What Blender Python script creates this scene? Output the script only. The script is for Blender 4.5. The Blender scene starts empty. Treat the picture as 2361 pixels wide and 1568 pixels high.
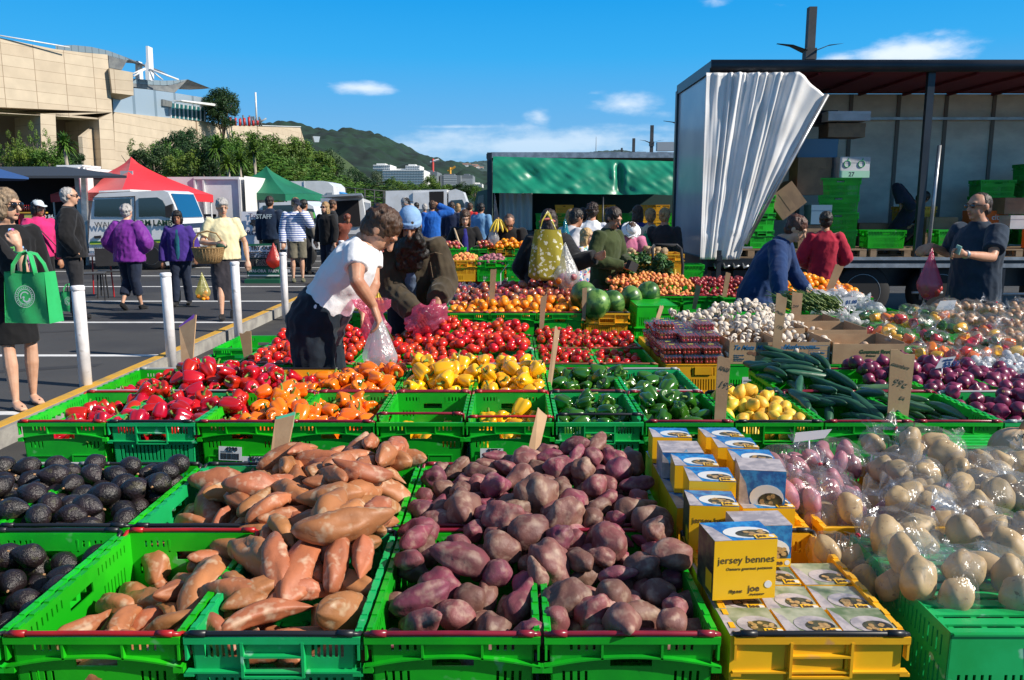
import bpy, math, random
import numpy as np
from mathutils import Vector, Matrix, Euler, noise as mnoise
R = math.radians
rnd = random.Random(7)
SC = bpy.context.scene
COL = SC.collection
HC = 1.56; PITCH = R(9.3); FPX = 1885.0; CU, CV = 1180.5, 784.0
CP, SP = math.cos(PITCH), math.sin(PITCH)
def ray(u, v):
 a = (u-CU)/FPX; b = -(v-CV)/FPX
 return Vector((a, CP + b*SP, -SP + b*CP))
def at(u, v, Y):
 d = ray(u, v); t = Y/d.y
 return Vector((d.x*t, Y, HC + d.z*t))
def onz(u, v, z=0.0):
 d = ray(u, v); t = (z-HC)/d.z
 return Vector((d.x*t, d.y*t, z))
MATS = {}
def _n(nt, t, **kw):
 n = nt.nodes.new(t)
 for k, v in kw.items(): setattr(n, k, v)
 return n
def srgb(r, g, b):
 f = lambda c: (c/255/12.92 if c/255 <= .04045 else ((c/255+.055)/1.055)**2.4)
 return (f(r), f(g), f(b))
def M(name, col, rough=.55, col2=None, vs=8.0, lo=.4, hi=.6, bump=0.0, bs=40.0, rv=0.0, rh=0.0, spec=.5,
      metal=0.0, coat=0.0, sheen=0.0, sss=0.0, detail=3.0, col3=None, vs3=20.0, lo3=.6, hi3=.65, emit=None, world=False, stretch=None, rcol=None, bd=.004):
 """principled material; col2 noise mottling, col3 spots, rv/rh random value/hue per object, rcol another colour picked per object"""
 if name in MATS: return MATS[name]
 m = bpy.data.materials.new(name); m.use_nodes = True; nt = m.node_tree
 b = nt.nodes['Principled BSDF']; L = nt.links.new
 b.inputs['Roughness'].default_value = rough
 b.inputs['Specular IOR Level'].default_value = spec
 b.inputs['Metallic'].default_value = metal
 b.inputs['Coat Weight'].default_value = coat
 if coat: b.inputs['Coat Roughness'].default_value = .08
 if sheen: b.inputs['Sheen Weight'].default_value = sheen
 if sss:
  b.inputs['Subsurface Weight'].default_value = sss
  b.inputs['Subsurface Radius'].default_value = (.012, .005, .003)
 if emit: b.inputs['Emission Color'].default_value = (*emit, 1); b.inputs['Emission Strength'].default_value = 1
 tc = _n(nt, 'ShaderNodeTexCoord')
 if world: vec = _n(nt, 'ShaderNodeNewGeometry').outputs['Position']
 else: vec = tc.outputs['Object']
 if stretch:
  mp = _n(nt, 'ShaderNodeMapping'); mp.inputs['Scale'].default_value = stretch
  L(vec, mp.inputs['Vector']); vec = mp.outputs['Vector']
 oi = _n(nt, 'ShaderNodeObjectInfo')
 ad = _n(nt, 'ShaderNodeVectorMath', operation='SCALE');
 cx = _n(nt, 'ShaderNodeCombineXYZ'); L(oi.outputs['Random'], cx.inputs[0]); L(oi.outputs['Random'], cx.inputs[1])
 ad.inputs['Scale'].default_value = 37.0; L(cx.outputs[0], ad.inputs[0])
 av = _n(nt, 'ShaderNodeVectorMath', operation='ADD'); L(vec, av.inputs[0]); L(ad.outputs[0], av.inputs[1]); vec = av.outputs[0]
 def nz(scale, det=detail):
  t = _n(nt, 'ShaderNodeTexNoise'); t.inputs['Scale'].default_value = scale; t.inputs['Detail'].default_value = det
  t.inputs['Roughness'].default_value = .6
  L(vec, t.inputs['Vector']); return t.outputs['Fac']
 def mr(f, a, c):
  r = _n(nt, 'ShaderNodeMapRange'); r.inputs[1].default_value = a; r.inputs[2].default_value = c; L(f, r.inputs[0]); return r.outputs[0]
 def mix(f, a, c):
  x = _n(nt, 'ShaderNodeMix', data_type='RGBA'); L(f, x.inputs[0])
  for s, i in ((a, 6), (c, 7)):
   if hasattr(s, 'is_linked'): L(s, x.inputs[i])
   else: x.inputs[i].default_value = (*s, 1)
  return x.outputs[2]
 rgb = _n(nt, 'ShaderNodeRGB'); rgb.outputs[0].default_value = (*col, 1); c = rgb.outputs[0]
 if rcol: c = mix(mr(oi.outputs['Random'], .35, .65), c, rcol)
 if col2: c = mix(mr(nz(vs), lo, hi), c, col2)
 if col3: c = mix(mr(nz(vs3, 2), lo3, hi3), c, col3)
 if rv or rh:
  h = _n(nt, 'ShaderNodeHueSaturation'); L(c, h.inputs['Color'])
  wn = _n(nt, 'ShaderNodeTexWhiteNoise', noise_dimensions='1D'); L(oi.outputs['Random'], wn.inputs['W'])
  r1 = _n(nt, 'ShaderNodeMapRange'); r1.inputs[3].default_value = 1-rv; r1.inputs[4].default_value = 1+rv; L(wn.outputs['Value'], r1.inputs[0]); L(r1.outputs[0], h.inputs['Value'])
  r2 = _n(nt, 'ShaderNodeMapRange'); r2.inputs[3].default_value = .5-rh; r2.inputs[4].default_value = .5+rh; L(oi.outputs['Random'], r2.inputs[0]); L(r2.outputs[0], h.inputs['Hue'])
  c = h.outputs[0]
 L(c, b.inputs['Base Color'])
 if bump:
  bp = _n(nt, 'ShaderNodeBump'); bp.inputs['Strength'].default_value = min(1, bump); bp.inputs['Distance'].default_value = (bd if not world else .012)*max(1, bump)
  L(nz(bs, 4), bp.inputs['Height']); L(bp.outputs[0], b.inputs['Normal'])
 MATS[name] = m
 return m
def Mfilm(name, tint=(.95, .97, 1), gloss=.16, rough=.12, dens=0.0, milk=(.8, .8, .8), wr=60.0):
 """thin plastic film: clear, with a crinkled gloss and a little milkiness"""
 if name in MATS: return MATS[name]
 m = bpy.data.materials.new(name); m.use_nodes = True; nt = m.node_tree; L = nt.links.new
 for n in list(nt.nodes): nt.nodes.remove(n)
 out = _n(nt, 'ShaderNodeOutputMaterial')
 tr = _n(nt, 'ShaderNodeBsdfTransparent'); tr.inputs[0].default_value = (*tint, 1)
 gl = _n(nt, 'ShaderNodeBsdfGlossy'); gl.inputs['Roughness'].default_value = rough
 tl = _n(nt, 'ShaderNodeBsdfTranslucent'); tl.inputs[0].default_value = (*milk, 1)
 df = _n(nt, 'ShaderNodeBsdfDiffuse'); df.inputs[0].default_value = (*milk, 1)
 tn = _n(nt, 'ShaderNodeTexCoord')
 mp = _n(nt, 'ShaderNodeMapping'); mp.inputs['Scale'].default_value = (1, 1, .45); L(tn.outputs['Object'], mp.inputs[0])
 ns = _n(nt, 'ShaderNodeTexNoise'); ns.inputs['Scale'].default_value = wr; ns.inputs['Detail'].default_value = 3; L(mp.outputs[0], ns.inputs['Vector'])
 ns.inputs['Distortion'].default_value = 1.2
 bp = _n(nt, 'ShaderNodeBump'); bp.inputs['Strength'].default_value = .9; bp.inputs['Distance'].default_value = .012; L(ns.outputs['Fac'], bp.inputs['Height'])
 L(bp.outputs[0], gl.inputs['Normal'])
 a = _n(nt, 'ShaderNodeMixShader'); a.inputs[0].default_value = .5; L(df.outputs[0], a.inputs[1]); L(tl.outputs[0], a.inputs[2])
 b = _n(nt, 'ShaderNodeMixShader'); b.inputs[0].default_value = dens; L(tr.outputs[0], b.inputs[1]); L(a.outputs[0], b.inputs[2])
 lw = _n(nt, 'ShaderNodeLayerWeight'); lw.inputs['Blend'].default_value = .25
 mm = _n(nt, 'ShaderNodeMath', operation='MULTIPLY_ADD'); mm.inputs[1].default_value = .10; mm.inputs[2].default_value = gloss; L(lw.outputs['Fresnel'], mm.inputs[0])
 c = _n(nt, 'ShaderNodeMixShader'); L(mm.outputs[0], c.inputs[0]); L(b.outputs[0], c.inputs[1]); L(gl.outputs[0], c.inputs[2])
 L(c.outputs[0], out.inputs[0]); MATS[name] = m
 return m
class MB:
 def __init__(s): s.v = []; s.f = []; s.mi = []; s.cur = 0
 def add(s, vs, fs):
  o = len(s.v); s.v.extend([tuple(p) for p in vs]); s.f.extend([tuple(i+o for i in f) for f in fs]); s.mi.extend([s.cur]*len(fs)); return s
 def box(s, c, d, rot=None, taper=None):
  x, y, z = d[0]/2, d[1]/2, d[2]/2; t = taper or 1
  P = [Vector((sx*x*(t if sz > 0 else 1), sy*y*(t if sz > 0 else 1), sz*z)) for sz in (-1, 1) for sy in (-1, 1) for sx in (-1, 1)]
  if rot is not None:
   m = rot if isinstance(rot, Matrix) else Euler(rot).to_matrix()
   P = [m @ p for p in P]
  c = Vector(c)
  return s.add([p+c for p in P], [(0,2,3,1),(4,5,7,6),(0,1,5,4),(2,6,7,3),(0,4,6,2),(1,3,7,5)])
 def bx(s, x0, x1, y0, y1, z0, z1): return s.box(((x0+x1)/2, (y0+y1)/2, (z0+z1)/2), (x1-x0, y1-y0, z1-z0))
 def hexa(s, P): return s.add(P, [(0,3,2,1),(4,5,6,7),(0,1,5,4),(1,2,6,5),(2,3,7,6),(3,0,4,7)])
 def quad(s, *P): return s.add(P, [tuple(range(len(P)))])
 def slab(s, P, th):
  P = [Vector(p) for p in P]; n = (P[1]-P[0]).cross(P[2]-P[1]).normalized()
  k = len(P); Q = [p - n*th for p in P]
  return s.add(P+Q, [tuple(range(k)), tuple(range(2*k-1, k-1, -1))]+[((i+1) % k, i, i+k, (i+1) % k+k) for i in range(k)])
 def tube(s, pts, r, seg=8, caps=True, flat=None):
  pts = [Vector(p) for p in pts]; n = len(pts)
  if not hasattr(r, '__len__'): r = [r]*n
  V = []; up = None
  for i, p in enumerate(pts):
   t = (pts[min(i+1, n-1)]-pts[max(i-1, 0)])
   if t.length < 1e-9: t = Vector((0, 0, 1))
   t.normalize()
   if up is None: up = Vector((0, 0, 1)) if abs(t.z) < .9 else Vector((1, 0, 0))
   sx = t.cross(up)
   if sx.length < 1e-5: sx = t.cross(Vector((0, 1, 0)))
   sx.normalize(); up = sx.cross(t).normalized()
   ri = r[i]; ra, rb = (ri if hasattr(ri, '__len__') else (ri, ri))
   for k in range(seg):
    a = 2*math.pi*k/seg; V.append(p + sx*math.cos(a)*ra + up*math.sin(a)*rb)
  F = []
  for i in range(n-1):
   for k in range(seg):
    a = i*seg+k; b = i*seg+(k+1) % seg; F.append((a, b, b+seg, a+seg))
  if caps: F.append(tuple(range(seg-1, -1, -1))); F.append(tuple((n-1)*seg+k for k in range(seg)))
  return s.add(V, F)
 def lathe(s, prof, seg=16, c=(0, 0, 0), sc=(1, 1), rotm=None):
  V = []; c = Vector(c)
  for (r, z) in prof:
   for k in range(seg):
    a = 2*math.pi*k/seg; p = Vector((r*math.cos(a)*sc[0], r*math.sin(a)*sc[1], z))
    if rotm is not None: p = rotm @ p
    V.append(p+c)
  F = []; n = len(prof)
  for i in range(n-1):
   for k in range(seg):
    a = i*seg+k; b = i*seg+(k+1) % seg; F.append((a, b, b+seg, a+seg))
  F.append(tuple(range(seg-1, -1, -1))); F.append(tuple((n-1)*seg+k for k in range(seg)))
  return s.add(V, F)
 def ell(s, c, r, seg=14, rings=9, rot=None):
  prof = [(max(.001, math.sin(math.pi*i/rings)), -math.cos(math.pi*i/rings)) for i in range(rings+1)]
  c = Vector(c); V = []
  for (q, z) in prof:
   for k in range(seg):
    a = 2*math.pi*k/seg; p = Vector((q*math.cos(a)*r[0], q*math.sin(a)*r[1], z*r[2]))
    if rot is not None: p = (rot if isinstance(rot, Matrix) else Euler(rot).to_matrix()) @ p
    V.append(p+c)
  F = []
  for i in range(rings):
   for k in range(seg):
    a = i*seg+k; b = i*seg+(k+1) % seg; F.append((a, b, b+seg, a+seg))
  F.append(tuple(range(seg-1, -1, -1))); F.append(tuple(rings*seg+k for k in range(seg)))
  return s.add(V, F)
 def grid(s, fn, nu, nv, closed=False):
  V = [fn(i/nu, j/nv) for j in range(nv+1) for i in range(nu+1)]
  return s.add(V, [(j*(nu+1)+i, j*(nu+1)+i+1, (j+1)*(nu+1)+i+1, (j+1)*(nu+1)+i) for j in range(nv) for i in range(nu)])
 def mesh(s, name='mesh', smooth=False):
  me = bpy.data.meshes.new(name); me.from_pydata(s.v, [], s.f)
  if smooth: me.polygons.foreach_set('use_smooth', [True]*len(s.f))
  if max(s.mi or [0]) > 0: me.polygons.foreach_set('material_index', s.mi)
  me.update(); return me
 def build(s, name, mat, parent=None, smooth=False, loc=None, rot=None):
  me = s.mesh(name, smooth)
  return link(name, me, mat, parent, loc, rot)
def link(name, me, mat=None, parent=None, loc=None, rot=None, scale=None):
 if mat is not None and len(me.materials) == 0:
  for m in (mat if isinstance(mat, (list, tuple)) else [mat]): me.materials.append(m)
 o = bpy.data.objects.new(name, me); COL.objects.link(o)
 if parent is not None: o.parent = parent
 if loc is not None: o.location = loc
 if rot is not None: o.rotation_euler = rot
 if scale is not None: o.scale = scale if hasattr(scale, '__len__') else (scale,)*3
 return o
def tag(o, label=None, cat=None, group=None, kind=None):
 if label: o['label'] = label
 if cat: o['category'] = cat
 if group: o['group'] = group
 if kind: o['kind'] = kind
 return o
def empty(name, loc=(0, 0, 0), rz=0.0):
 o = bpy.data.objects.new(name, None); COL.objects.link(o); o.location = loc; o.rotation_euler = (0, 0, rz); o.empty_display_size = .1
 return o
def copy_tree(o, parent=None):
 c = o.copy(); COL.objects.link(c)
 if parent is not None: c.parent = parent
 for ch in list(o.children): copy_tree(ch, c)
 return c
def relocal(root):
 L = root.location
 for ch in root.children:
  if ch.type == 'MESH' and ch.location.length == 0:
   ch.data.transform(Matrix.Translation(-L))
TS = bpy.data.scenes.new('workbench')
def _eval(o):
 TS.collection.objects.link(o); vl = TS.view_layers[0]; vl.update(); dg = vl.depsgraph
 n = bpy.data.meshes.new_from_object(o.evaluated_get(dg), preserve_all_data_layers=False, depsgraph=dg)
 bpy.data.objects.remove(o); return n
def bake(me, mods):
 """apply modifiers [(type, {props})] to a mesh and give back the new mesh"""
 o = bpy.data.objects.new('tmp', me)
 for t, kw in mods:
  md = o.modifiers.new('m', t)
  for k, v in kw.items(): setattr(md, k, v)
 return _eval(o)
def text_mesh(txt, size, depth=.0012, font=None, align='LEFT', bold=0.0, shear=0.0):
 cu = bpy.data.curves.new('t', 'FONT'); cu.body = txt; cu.size = size; cu.extrude = depth; cu.align_x = align; cu.offset = bold; cu.shear = shear
 cu.resolution_u = 2
 return _eval(bpy.data.objects.new('t', cu))
def text(txt, size, mat, parent, origin, xdir, ydir, name='lettering', bold=0.0, align='LEFT', shear=0.0, depth=.0012):
 """flat lettering on a face: origin, reading direction, up direction (in the parent's space)"""
 me = text_mesh(txt, size, depth, align=align, bold=bold, shear=shear)
 x = Vector(xdir).normalized(); y = Vector(ydir); y = (y - x*y.dot(x)).normalized(); z = x.cross(y)
 m = Matrix((x, y, z)).transposed().to_4x4(); m.translation = Vector(origin)
 me.transform(m); me.materials.clear(); return link(name, me, mat, parent)
def smoothmesh(me):
 me.polygons.foreach_set('use_smooth', [True]*len(me.polygons)); me.update(); return me
def fbm(p, s=1.0, seed=0.0): return mnoise.noise(Vector((p[0]*s+seed, p[1]*s-seed*.7, p[2]*s+seed*1.3)))
SC.render.engine = 'CYCLES'
cam = bpy.data.cameras.new('camera'); camo = bpy.data.objects.new('camera', cam); COL.objects.link(camo)
camo.location = (0, 0, HC); camo.rotation_euler = (R(90)-PITCH, 0, 0)
cam.sensor_width = 36; cam.lens = 36*FPX/2361; cam.clip_end = 20000; cam.clip_start = .05
SC.camera = camo
SUN_EL = R(35); SUN_AZ = R(17)
sd = Vector((math.cos(SUN_EL)*math.cos(SUN_AZ), -math.cos(SUN_EL)*math.sin(SUN_AZ), math.sin(SUN_EL)))
sl = bpy.data.lights.new('sun', 'SUN'); sl.energy = 5.0; sl.angle = R(.5); sl.color = (1, .92, .80)
so = bpy.data.objects.new('sun', sl); COL.objects.link(so); so.rotation_euler = sd.to_track_quat('Z', 'Y').to_euler()
W = bpy.data.worlds.new('World'); SC.world = W; W.use_nodes = True
def world():
 nt = W.node_tree; L = nt.links.new; bg = nt.nodes['Background']; bg.inputs[1].default_value = .1
 sky = _n(nt, 'ShaderNodeTexSky', sky_type='NISHITA'); sky.sun_disc = False; sky.sun_elevation = SUN_EL
 sky.sun_rotation = math.atan2(sd.x, sd.y); sky.air_density = 1.0; sky.dust_density = .15; sky.ozone_density = 1.6; sky.altitude = 0
 hs = _n(nt, 'ShaderNodeHueSaturation'); hs.inputs['Saturation'].default_value = 1.0; hs.inputs['Value'].default_value = 1.0
 tc = _n(nt, 'ShaderNodeTexCoord'); nv = _n(nt, 'ShaderNodeVectorMath', operation='NORMALIZE'); L(tc.outputs['Generated'], nv.inputs[0])
 sp = _n(nt, 'ShaderNodeSeparateXYZ'); L(nv.outputs[0], sp.inputs[0])
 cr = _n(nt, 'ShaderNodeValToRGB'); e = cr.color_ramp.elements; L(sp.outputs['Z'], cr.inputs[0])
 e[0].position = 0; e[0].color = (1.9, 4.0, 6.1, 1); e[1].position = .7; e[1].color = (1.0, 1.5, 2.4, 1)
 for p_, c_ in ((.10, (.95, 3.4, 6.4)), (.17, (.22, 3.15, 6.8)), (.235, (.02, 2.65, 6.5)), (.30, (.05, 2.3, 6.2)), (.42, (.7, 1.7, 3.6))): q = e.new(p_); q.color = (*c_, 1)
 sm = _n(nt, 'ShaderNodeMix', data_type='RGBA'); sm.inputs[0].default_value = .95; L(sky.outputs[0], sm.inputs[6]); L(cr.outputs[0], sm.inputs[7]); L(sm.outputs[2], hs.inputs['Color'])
 mp = _n(nt, 'ShaderNodeMapping'); mp.inputs['Scale'].default_value = (1, 1, 2.6); L(nv.outputs[0], mp.inputs[0])
 ns = _n(nt, 'ShaderNodeTexNoise'); ns.inputs['Scale'].default_value = 13; ns.inputs['Detail'].default_value = 8; ns.inputs['Roughness'].default_value = .58; L(mp.outputs[0], ns.inputs['Vector'])
 def m(op, a, b=None, c=None):
  n = _n(nt, 'ShaderNodeMath', operation=op)
  for i, x in enumerate((a, b, c)):
   if x is None: continue
   if hasattr(x, 'is_linked'): L(x, n.inputs[i])
   else: n.inputs[i].default_value = x
  return n.outputs[0]
 total = None
 for (u, v, a, b, k) in [(2110,118,150,46,1.0),(1930,135,75,28,.5),(2165,80,45,20,.5),(1440,242,105,36,.85),(1245,268,45,32,.6),(1535,262,50,20,.35),(840,203,115,20,.75),(760,192,70,10,.3),
       (1220,335,620,60,.9),(900,345,260,30,.5),(1050,292,240,10,.55),(1500,300,160,22,.5),(1020,345,200,30,.5),(1360,215,70,12,.3),(1660,5,60,16,.3),(1780,10,55,14,.3),(3100,150,500,90,.9),(-700,260,400,60,.8)]:
  d = ray(u, v).normalized()
  du = _n(nt, 'ShaderNodeVectorMath', operation='SUBTRACT'); L(nv.outputs[0], du.inputs[0]); du.inputs[1].default_value = d
  sc = _n(nt, 'ShaderNodeVectorMath', operation='MULTIPLY'); L(du.outputs[0], sc.inputs[0]); sc.inputs[1].default_value = (FPX/a, FPX/a, FPX/b)
  ln = _n(nt, 'ShaderNodeVectorMath', operation='LENGTH'); L(sc.outputs[0], ln.inputs[0])
  f = m('MULTIPLY', m('MAXIMUM', m('SUBTRACT', 1.0, ln.outputs['Value']), 0.0), k)
  total = f if total is None else m('MAXIMUM', total, f)
 s_ = m('ADD', total, m('MULTIPLY', m('SUBTRACT', ns.outputs['Fac'], .5), 1.5))
 mr = _n(nt, 'ShaderNodeMapRange', interpolation_type='SMOOTHSTEP'); mr.inputs[1].default_value = .18; mr.inputs[2].default_value = .85; L(s_, mr.inputs[0])
 fac = m('MULTIPLY', mr.outputs[0], m('MINIMUM', m('MULTIPLY', total, 6.0), .88))
 mx = _n(nt, 'ShaderNodeMix', data_type='RGBA'); L(fac, mx.inputs[0]);
 hz = _n(nt, 'ShaderNodeMapRange'); hz.inputs[1].default_value = 0; hz.inputs[2].default_value = .10; hz.inputs[3].default_value = .5; hz.inputs[4].default_value = 0; L(sp.outputs['Z'], hz.inputs[0])
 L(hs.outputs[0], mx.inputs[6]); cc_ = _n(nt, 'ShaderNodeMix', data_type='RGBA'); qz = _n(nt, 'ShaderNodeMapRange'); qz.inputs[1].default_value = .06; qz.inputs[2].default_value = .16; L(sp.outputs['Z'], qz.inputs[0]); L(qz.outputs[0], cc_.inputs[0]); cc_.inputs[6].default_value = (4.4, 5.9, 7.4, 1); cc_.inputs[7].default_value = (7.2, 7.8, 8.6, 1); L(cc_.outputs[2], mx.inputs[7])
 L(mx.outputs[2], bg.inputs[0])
world()
SC.view_settings.view_transform = 'Standard'; SC.view_settings.look = 'None'; SC.view_settings.exposure = .42; SC.view_settings.gamma = 1
SC.cycles.transparent_max_bounces = 16; SC.cycles.max_bounces = 6; SC.cycles.diffuse_bounces = 3; SC.cycles.glossy_bounces = 2; SC.cycles.transmission_bounces = 4
PIT = .3885; CL = .578; CH = .27; TW = .380
GREEN = M('crate_green', (.009, .46, .014), .38, (.006, .33, .016), 3.5, bump=.05, bs=60, rv=.12, rh=.006, col3=(.10, .46, .12), vs3=17, lo3=.68, hi3=.74, detail=6)
TEAL = M('crate_teal', (.005, .33, .075), .42, (.008, .40, .11), 5, bump=.05, bs=60, rv=.10, rh=.008, col3=(.2, .5, .33), vs3=17, lo3=.67, hi3=.73, detail=6)
YEL = M('crate_yellow', (.80, .42, .012), .42, (.74, .35, .01), 6, bump=.05, bs=60, rv=.12, col3=(.6, .3, .08), vs3=17, lo3=.66, hi3=.73, detail=6)
REDC = M('crate_red', (.35, .01, .02), .45, rv=.1)
MAROON = M('bar_maroon', (.19, .008, .025), .3, (.25, .015, .03), 12)
REDB = M('bar_red', (.42, .012, .014), .35, (.30, .01, .012), 12)
BLACKB = M('bar_black', (.012, .013, .017), .4)
BROWNB = M('bar_brown', (.22, .07, .03), .45)
GREYB = M('bar_grey', (.35, .36, .38), .35)
PAPER = M('paper_label', (.72, .73, .76), .6, (.62, .63, .67), 9)
INK = M('black_ink', (.015, .015, .02), .6)
def wall(mb, fn, W, H, holes, th=.004):
 """a wall with openings: fn(s, z, t) maps along / up / through to space; s in 0..1, z in 0..1"""
 zs = sorted(set([0.0, 1.0]+[h[2] for h in holes]+[h[3] for h in holes]))
 for z0, z1 in zip(zs, zs[1:]):
  zc = (z0+z1)/2
  xs = sorted([(h[0], h[1]) for h in holes if h[2] < zc < h[3]]); s = 0.0; runs = []
  for a, b in xs:
   if a > s: runs.append((s, a))
   s = max(s, b)
  if s < 1: runs.append((s, 1.0))
  for a, b in runs:
   mb.hexa([fn(a, z0, 0), fn(b, z0, 0), fn(b, z0, th), fn(a, z0, th), fn(a, z1, 0), fn(b, z1, 0), fn(b, z1, th), fn(a, z1, th)])
def slots(x0, x1, n, z0, z1, w): return [(x0+(x1-x0)*i/(n-1)-w/2, x0+(x1-x0)*i/(n-1)+w/2, z0, z1) for i in range(n)]
def crate_mesh(kind, simple=False, H=CH):
 mb = MB(); tw, tl = TW/2, CL/2; bw, bl = tw-.022, tl-.022
 def side(k):
  def f(s, z, t):
   w = bw+(tw-.012-bw)*z; l = bl+(tl-.012-bl)*z
   if k == 0: return Vector((-w+2*w*s, -l+t, z*H))
   if k == 1: return Vector((w-2*w*s, l-t, z*H))
   if k == 2: return Vector((w-t, -l+2*l*s, z*H))
   return Vector((-w+t, l-2*l*s, z*H))
  return f
 if kind == 'G':
  he = [(.37, .63, .72, .82)] + slots(.13, .27, 4, .86, .93, .018)+slots(.73, .87, 4, .86, .93, .018)
  if not simple: he += slots(.08, .22, 4, .57, .68, .018)+slots(.78, .92, 4, .57, .68, .018)+slots(.1, .9, 23, .03, .10, .014)
  hs_ = [(.40, .60, .76, .86)]+slots(.1, .3, 7, .55, .72, .010)+slots(.7, .9, 7, .55, .72, .010)+slots(.08, .34, 8, .86, .94, .01)+slots(.66, .92, 8, .86, .94, .01)
 else:
  he = [(.34, .66, .69, .80)] + slots(.08, .26, 6, .80, .92, .020)+slots(.74, .92, 6, .80, .92, .020)
  he += slots(.08, .62, 12, .36, .62, .020)+slots(.08, .50, 9, .08, .28, .020)+slots(.72, .92, 5, .36, .62, .020)
  hs_ = [(.40, .60, .76, .86)]+slots(.06, .94, 26, .34, .60, .010)+slots(.06, .94, 26, .08, .26, .010)
 for k in (0, 1): wall(mb, side(k), 0, 0, he)
 for k in (2, 3): wall(mb, side(k), 0, 0, hs_)
 for i in range(13):
  y = -bl+.01+(2*bl-.02)*i/12; mb.bx(-bw+.006, bw-.006, y-.014, y+.014, .002, .007)
 for i in range(5):
  x = -bw+.02+(2*bw-.04)*i/4; mb.bx(x-.006, x+.006, -bl+.006, bl-.006, .0075, .012)
 for sy in (-1, 1):
  mb.bx(-tw, tw, sy*tl-.007*(1 if sy > 0 else -1)-.007, sy*tl-.007*(1 if sy > 0 else -1)+.007, H-.006, H)
  mb.bx(-tw, tw, min(sy*tl, sy*(tl-.003)), max(sy*tl, sy*(tl-.003)), H-.016, H-.0062)
 for sx in (-1, 1):
  mb.bx(sx*tw-.007-.007*sx, sx*tw+.007-.007*sx, -tl+.014, tl-.014, H-.0055, H-.0005)
  mb.bx(min(sx*tw, sx*(tw-.003)), max(sx*tw, sx*(tw-.003)), -tl+.003, tl-.003, H-.022, H-.0057)
  for i in range(12):
   y = -tl+.04+(2*tl-.08)*i/11; mb.bx(min(sx*(tw-.001), sx*(tw-.016)), max(sx*(tw-.001), sx*(tw-.016)), y-.002, y+.002, H-.05, H-.0225)
  if not simple:
   for i in range(9):
    y = -tl+.05+(2*tl-.1)*i/8; mb.bx(sx*tw-.007*sx-.006, sx*tw-.007*sx+.006, y-.012, y+.012, H-.0003, H+.003)
 for sy in (-1, 1):
  y0, y1 = sorted((sy*(tl-.001), sy*(tl-.018)))
  for x in (-tw+.004, -tw*.34, tw*.34, tw-.004): mb.bx(x-.0025, x+.0025, y0, y1, H*.80, H-.0165)
  if kind == 'G':
   n = 14
   for i in range(n):
    a, b = -1+2*i/n, -1+2*(i+1)/n; za, zb = H*(.745+.085*(1-a*a)), H*(.745+.085*(1-b*b))
    mb.hexa([(a*tw, y0, za-.004), (b*tw, y0, zb-.004), (b*tw, y1, zb-.004), (a*tw, y1, za-.004), (a*tw, y0, za), (b*tw, y0, zb), (b*tw, y1, zb), (a*tw, y1, za)])
   for sx in (-1, 1): mb.bx(min(sx*(tw+.004), sx*(tw-.018)), max(sx*(tw+.004), sx*(tw-.018)), y0, y1, H*.69, H*.742)
   if not simple:
    yf = sy*(bl+.006)
    def fr(x0, x1, z0, z1, w=.0025, e=.003):
     ya, yb = sorted((yf, yf+sy*e))
     for (p, q, r_, s_) in ((x0, x1, z0, z0+w), (x0, x1, z1-w, z1), (x0, x0+w, z0+w, z1-w), (x1-w, x1, z0+w, z1-w)): mb.bx(p, q, ya, yb, r_, s_)
    fr(tw*.16, tw*.72, H*.16, H*.46, .005, .007); fr(-tw*.8, -tw*.05, H*.14, H*.44)
    ya, yb = sorted((yf+sy*.001, yf+sy*.0055)); mb.bx(tw*.2, tw*.68, ya, yb, H*.22, H*.42); mb.bx(tw*.36, tw*.52, ya, yb+.001, H*.165, H*.2)
  else:
   mb.bx(-tw, tw, y0, y1, H*.70-.004, H*.70)
   for x in (-tw*.345, tw*.345): mb.bx(x-.003, x+.003, y0-.002, y1+.002, H*.65, H*.955)
   for z in (H*.652, H*.83): mb.bx(-tw*.33, tw*.33, y0-.002, y1+.002, z-.0025, z+.0025)
   for sx in (-1, 1): mb.bx(min(sx*(tw+.004), sx*(tw-.018)), max(sx*(tw+.004), sx*(tw-.018)), y0, y1, H*.66, H*.70-.0045)
   if not simple:
    yf = sy*(bl+.004); ya, yb = sorted((yf, yf+sy*.006))
    mb.bx(tw*.1, tw*.66, ya, yb, H*.06, H*.25); mb.cur = 0
 return mb.mesh('crate')
def bar_mesh(up=0.0):
 mb = MB(); w = TW/2-.004
 mb.tube([(-w, .03, -.006), (-w, .004, .004+up), (-w+.012, 0, .008+up), (0, 0, .009+up), (w-.012, 0, .008+up), (w, .004, .004+up), (w, .03, -.006)], .0058, 8)
 mb.tube([(-w+.01, 0, .0085+up), (-w+.045, 0, .0088+up)], .0078, 8); mb.tube([(w-.045, 0, .0088+up), (w-.01, 0, .0085+up)], .0078, 8)
 return mb.mesh('bar', True)
CM = {('G', 0): crate_mesh('G'), ('T', 0): crate_mesh('T'), ('G', 1): crate_mesh('G', True), ('T', 1): crate_mesh('T', True)}
CM_COL = {}
BARM = {}
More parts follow.
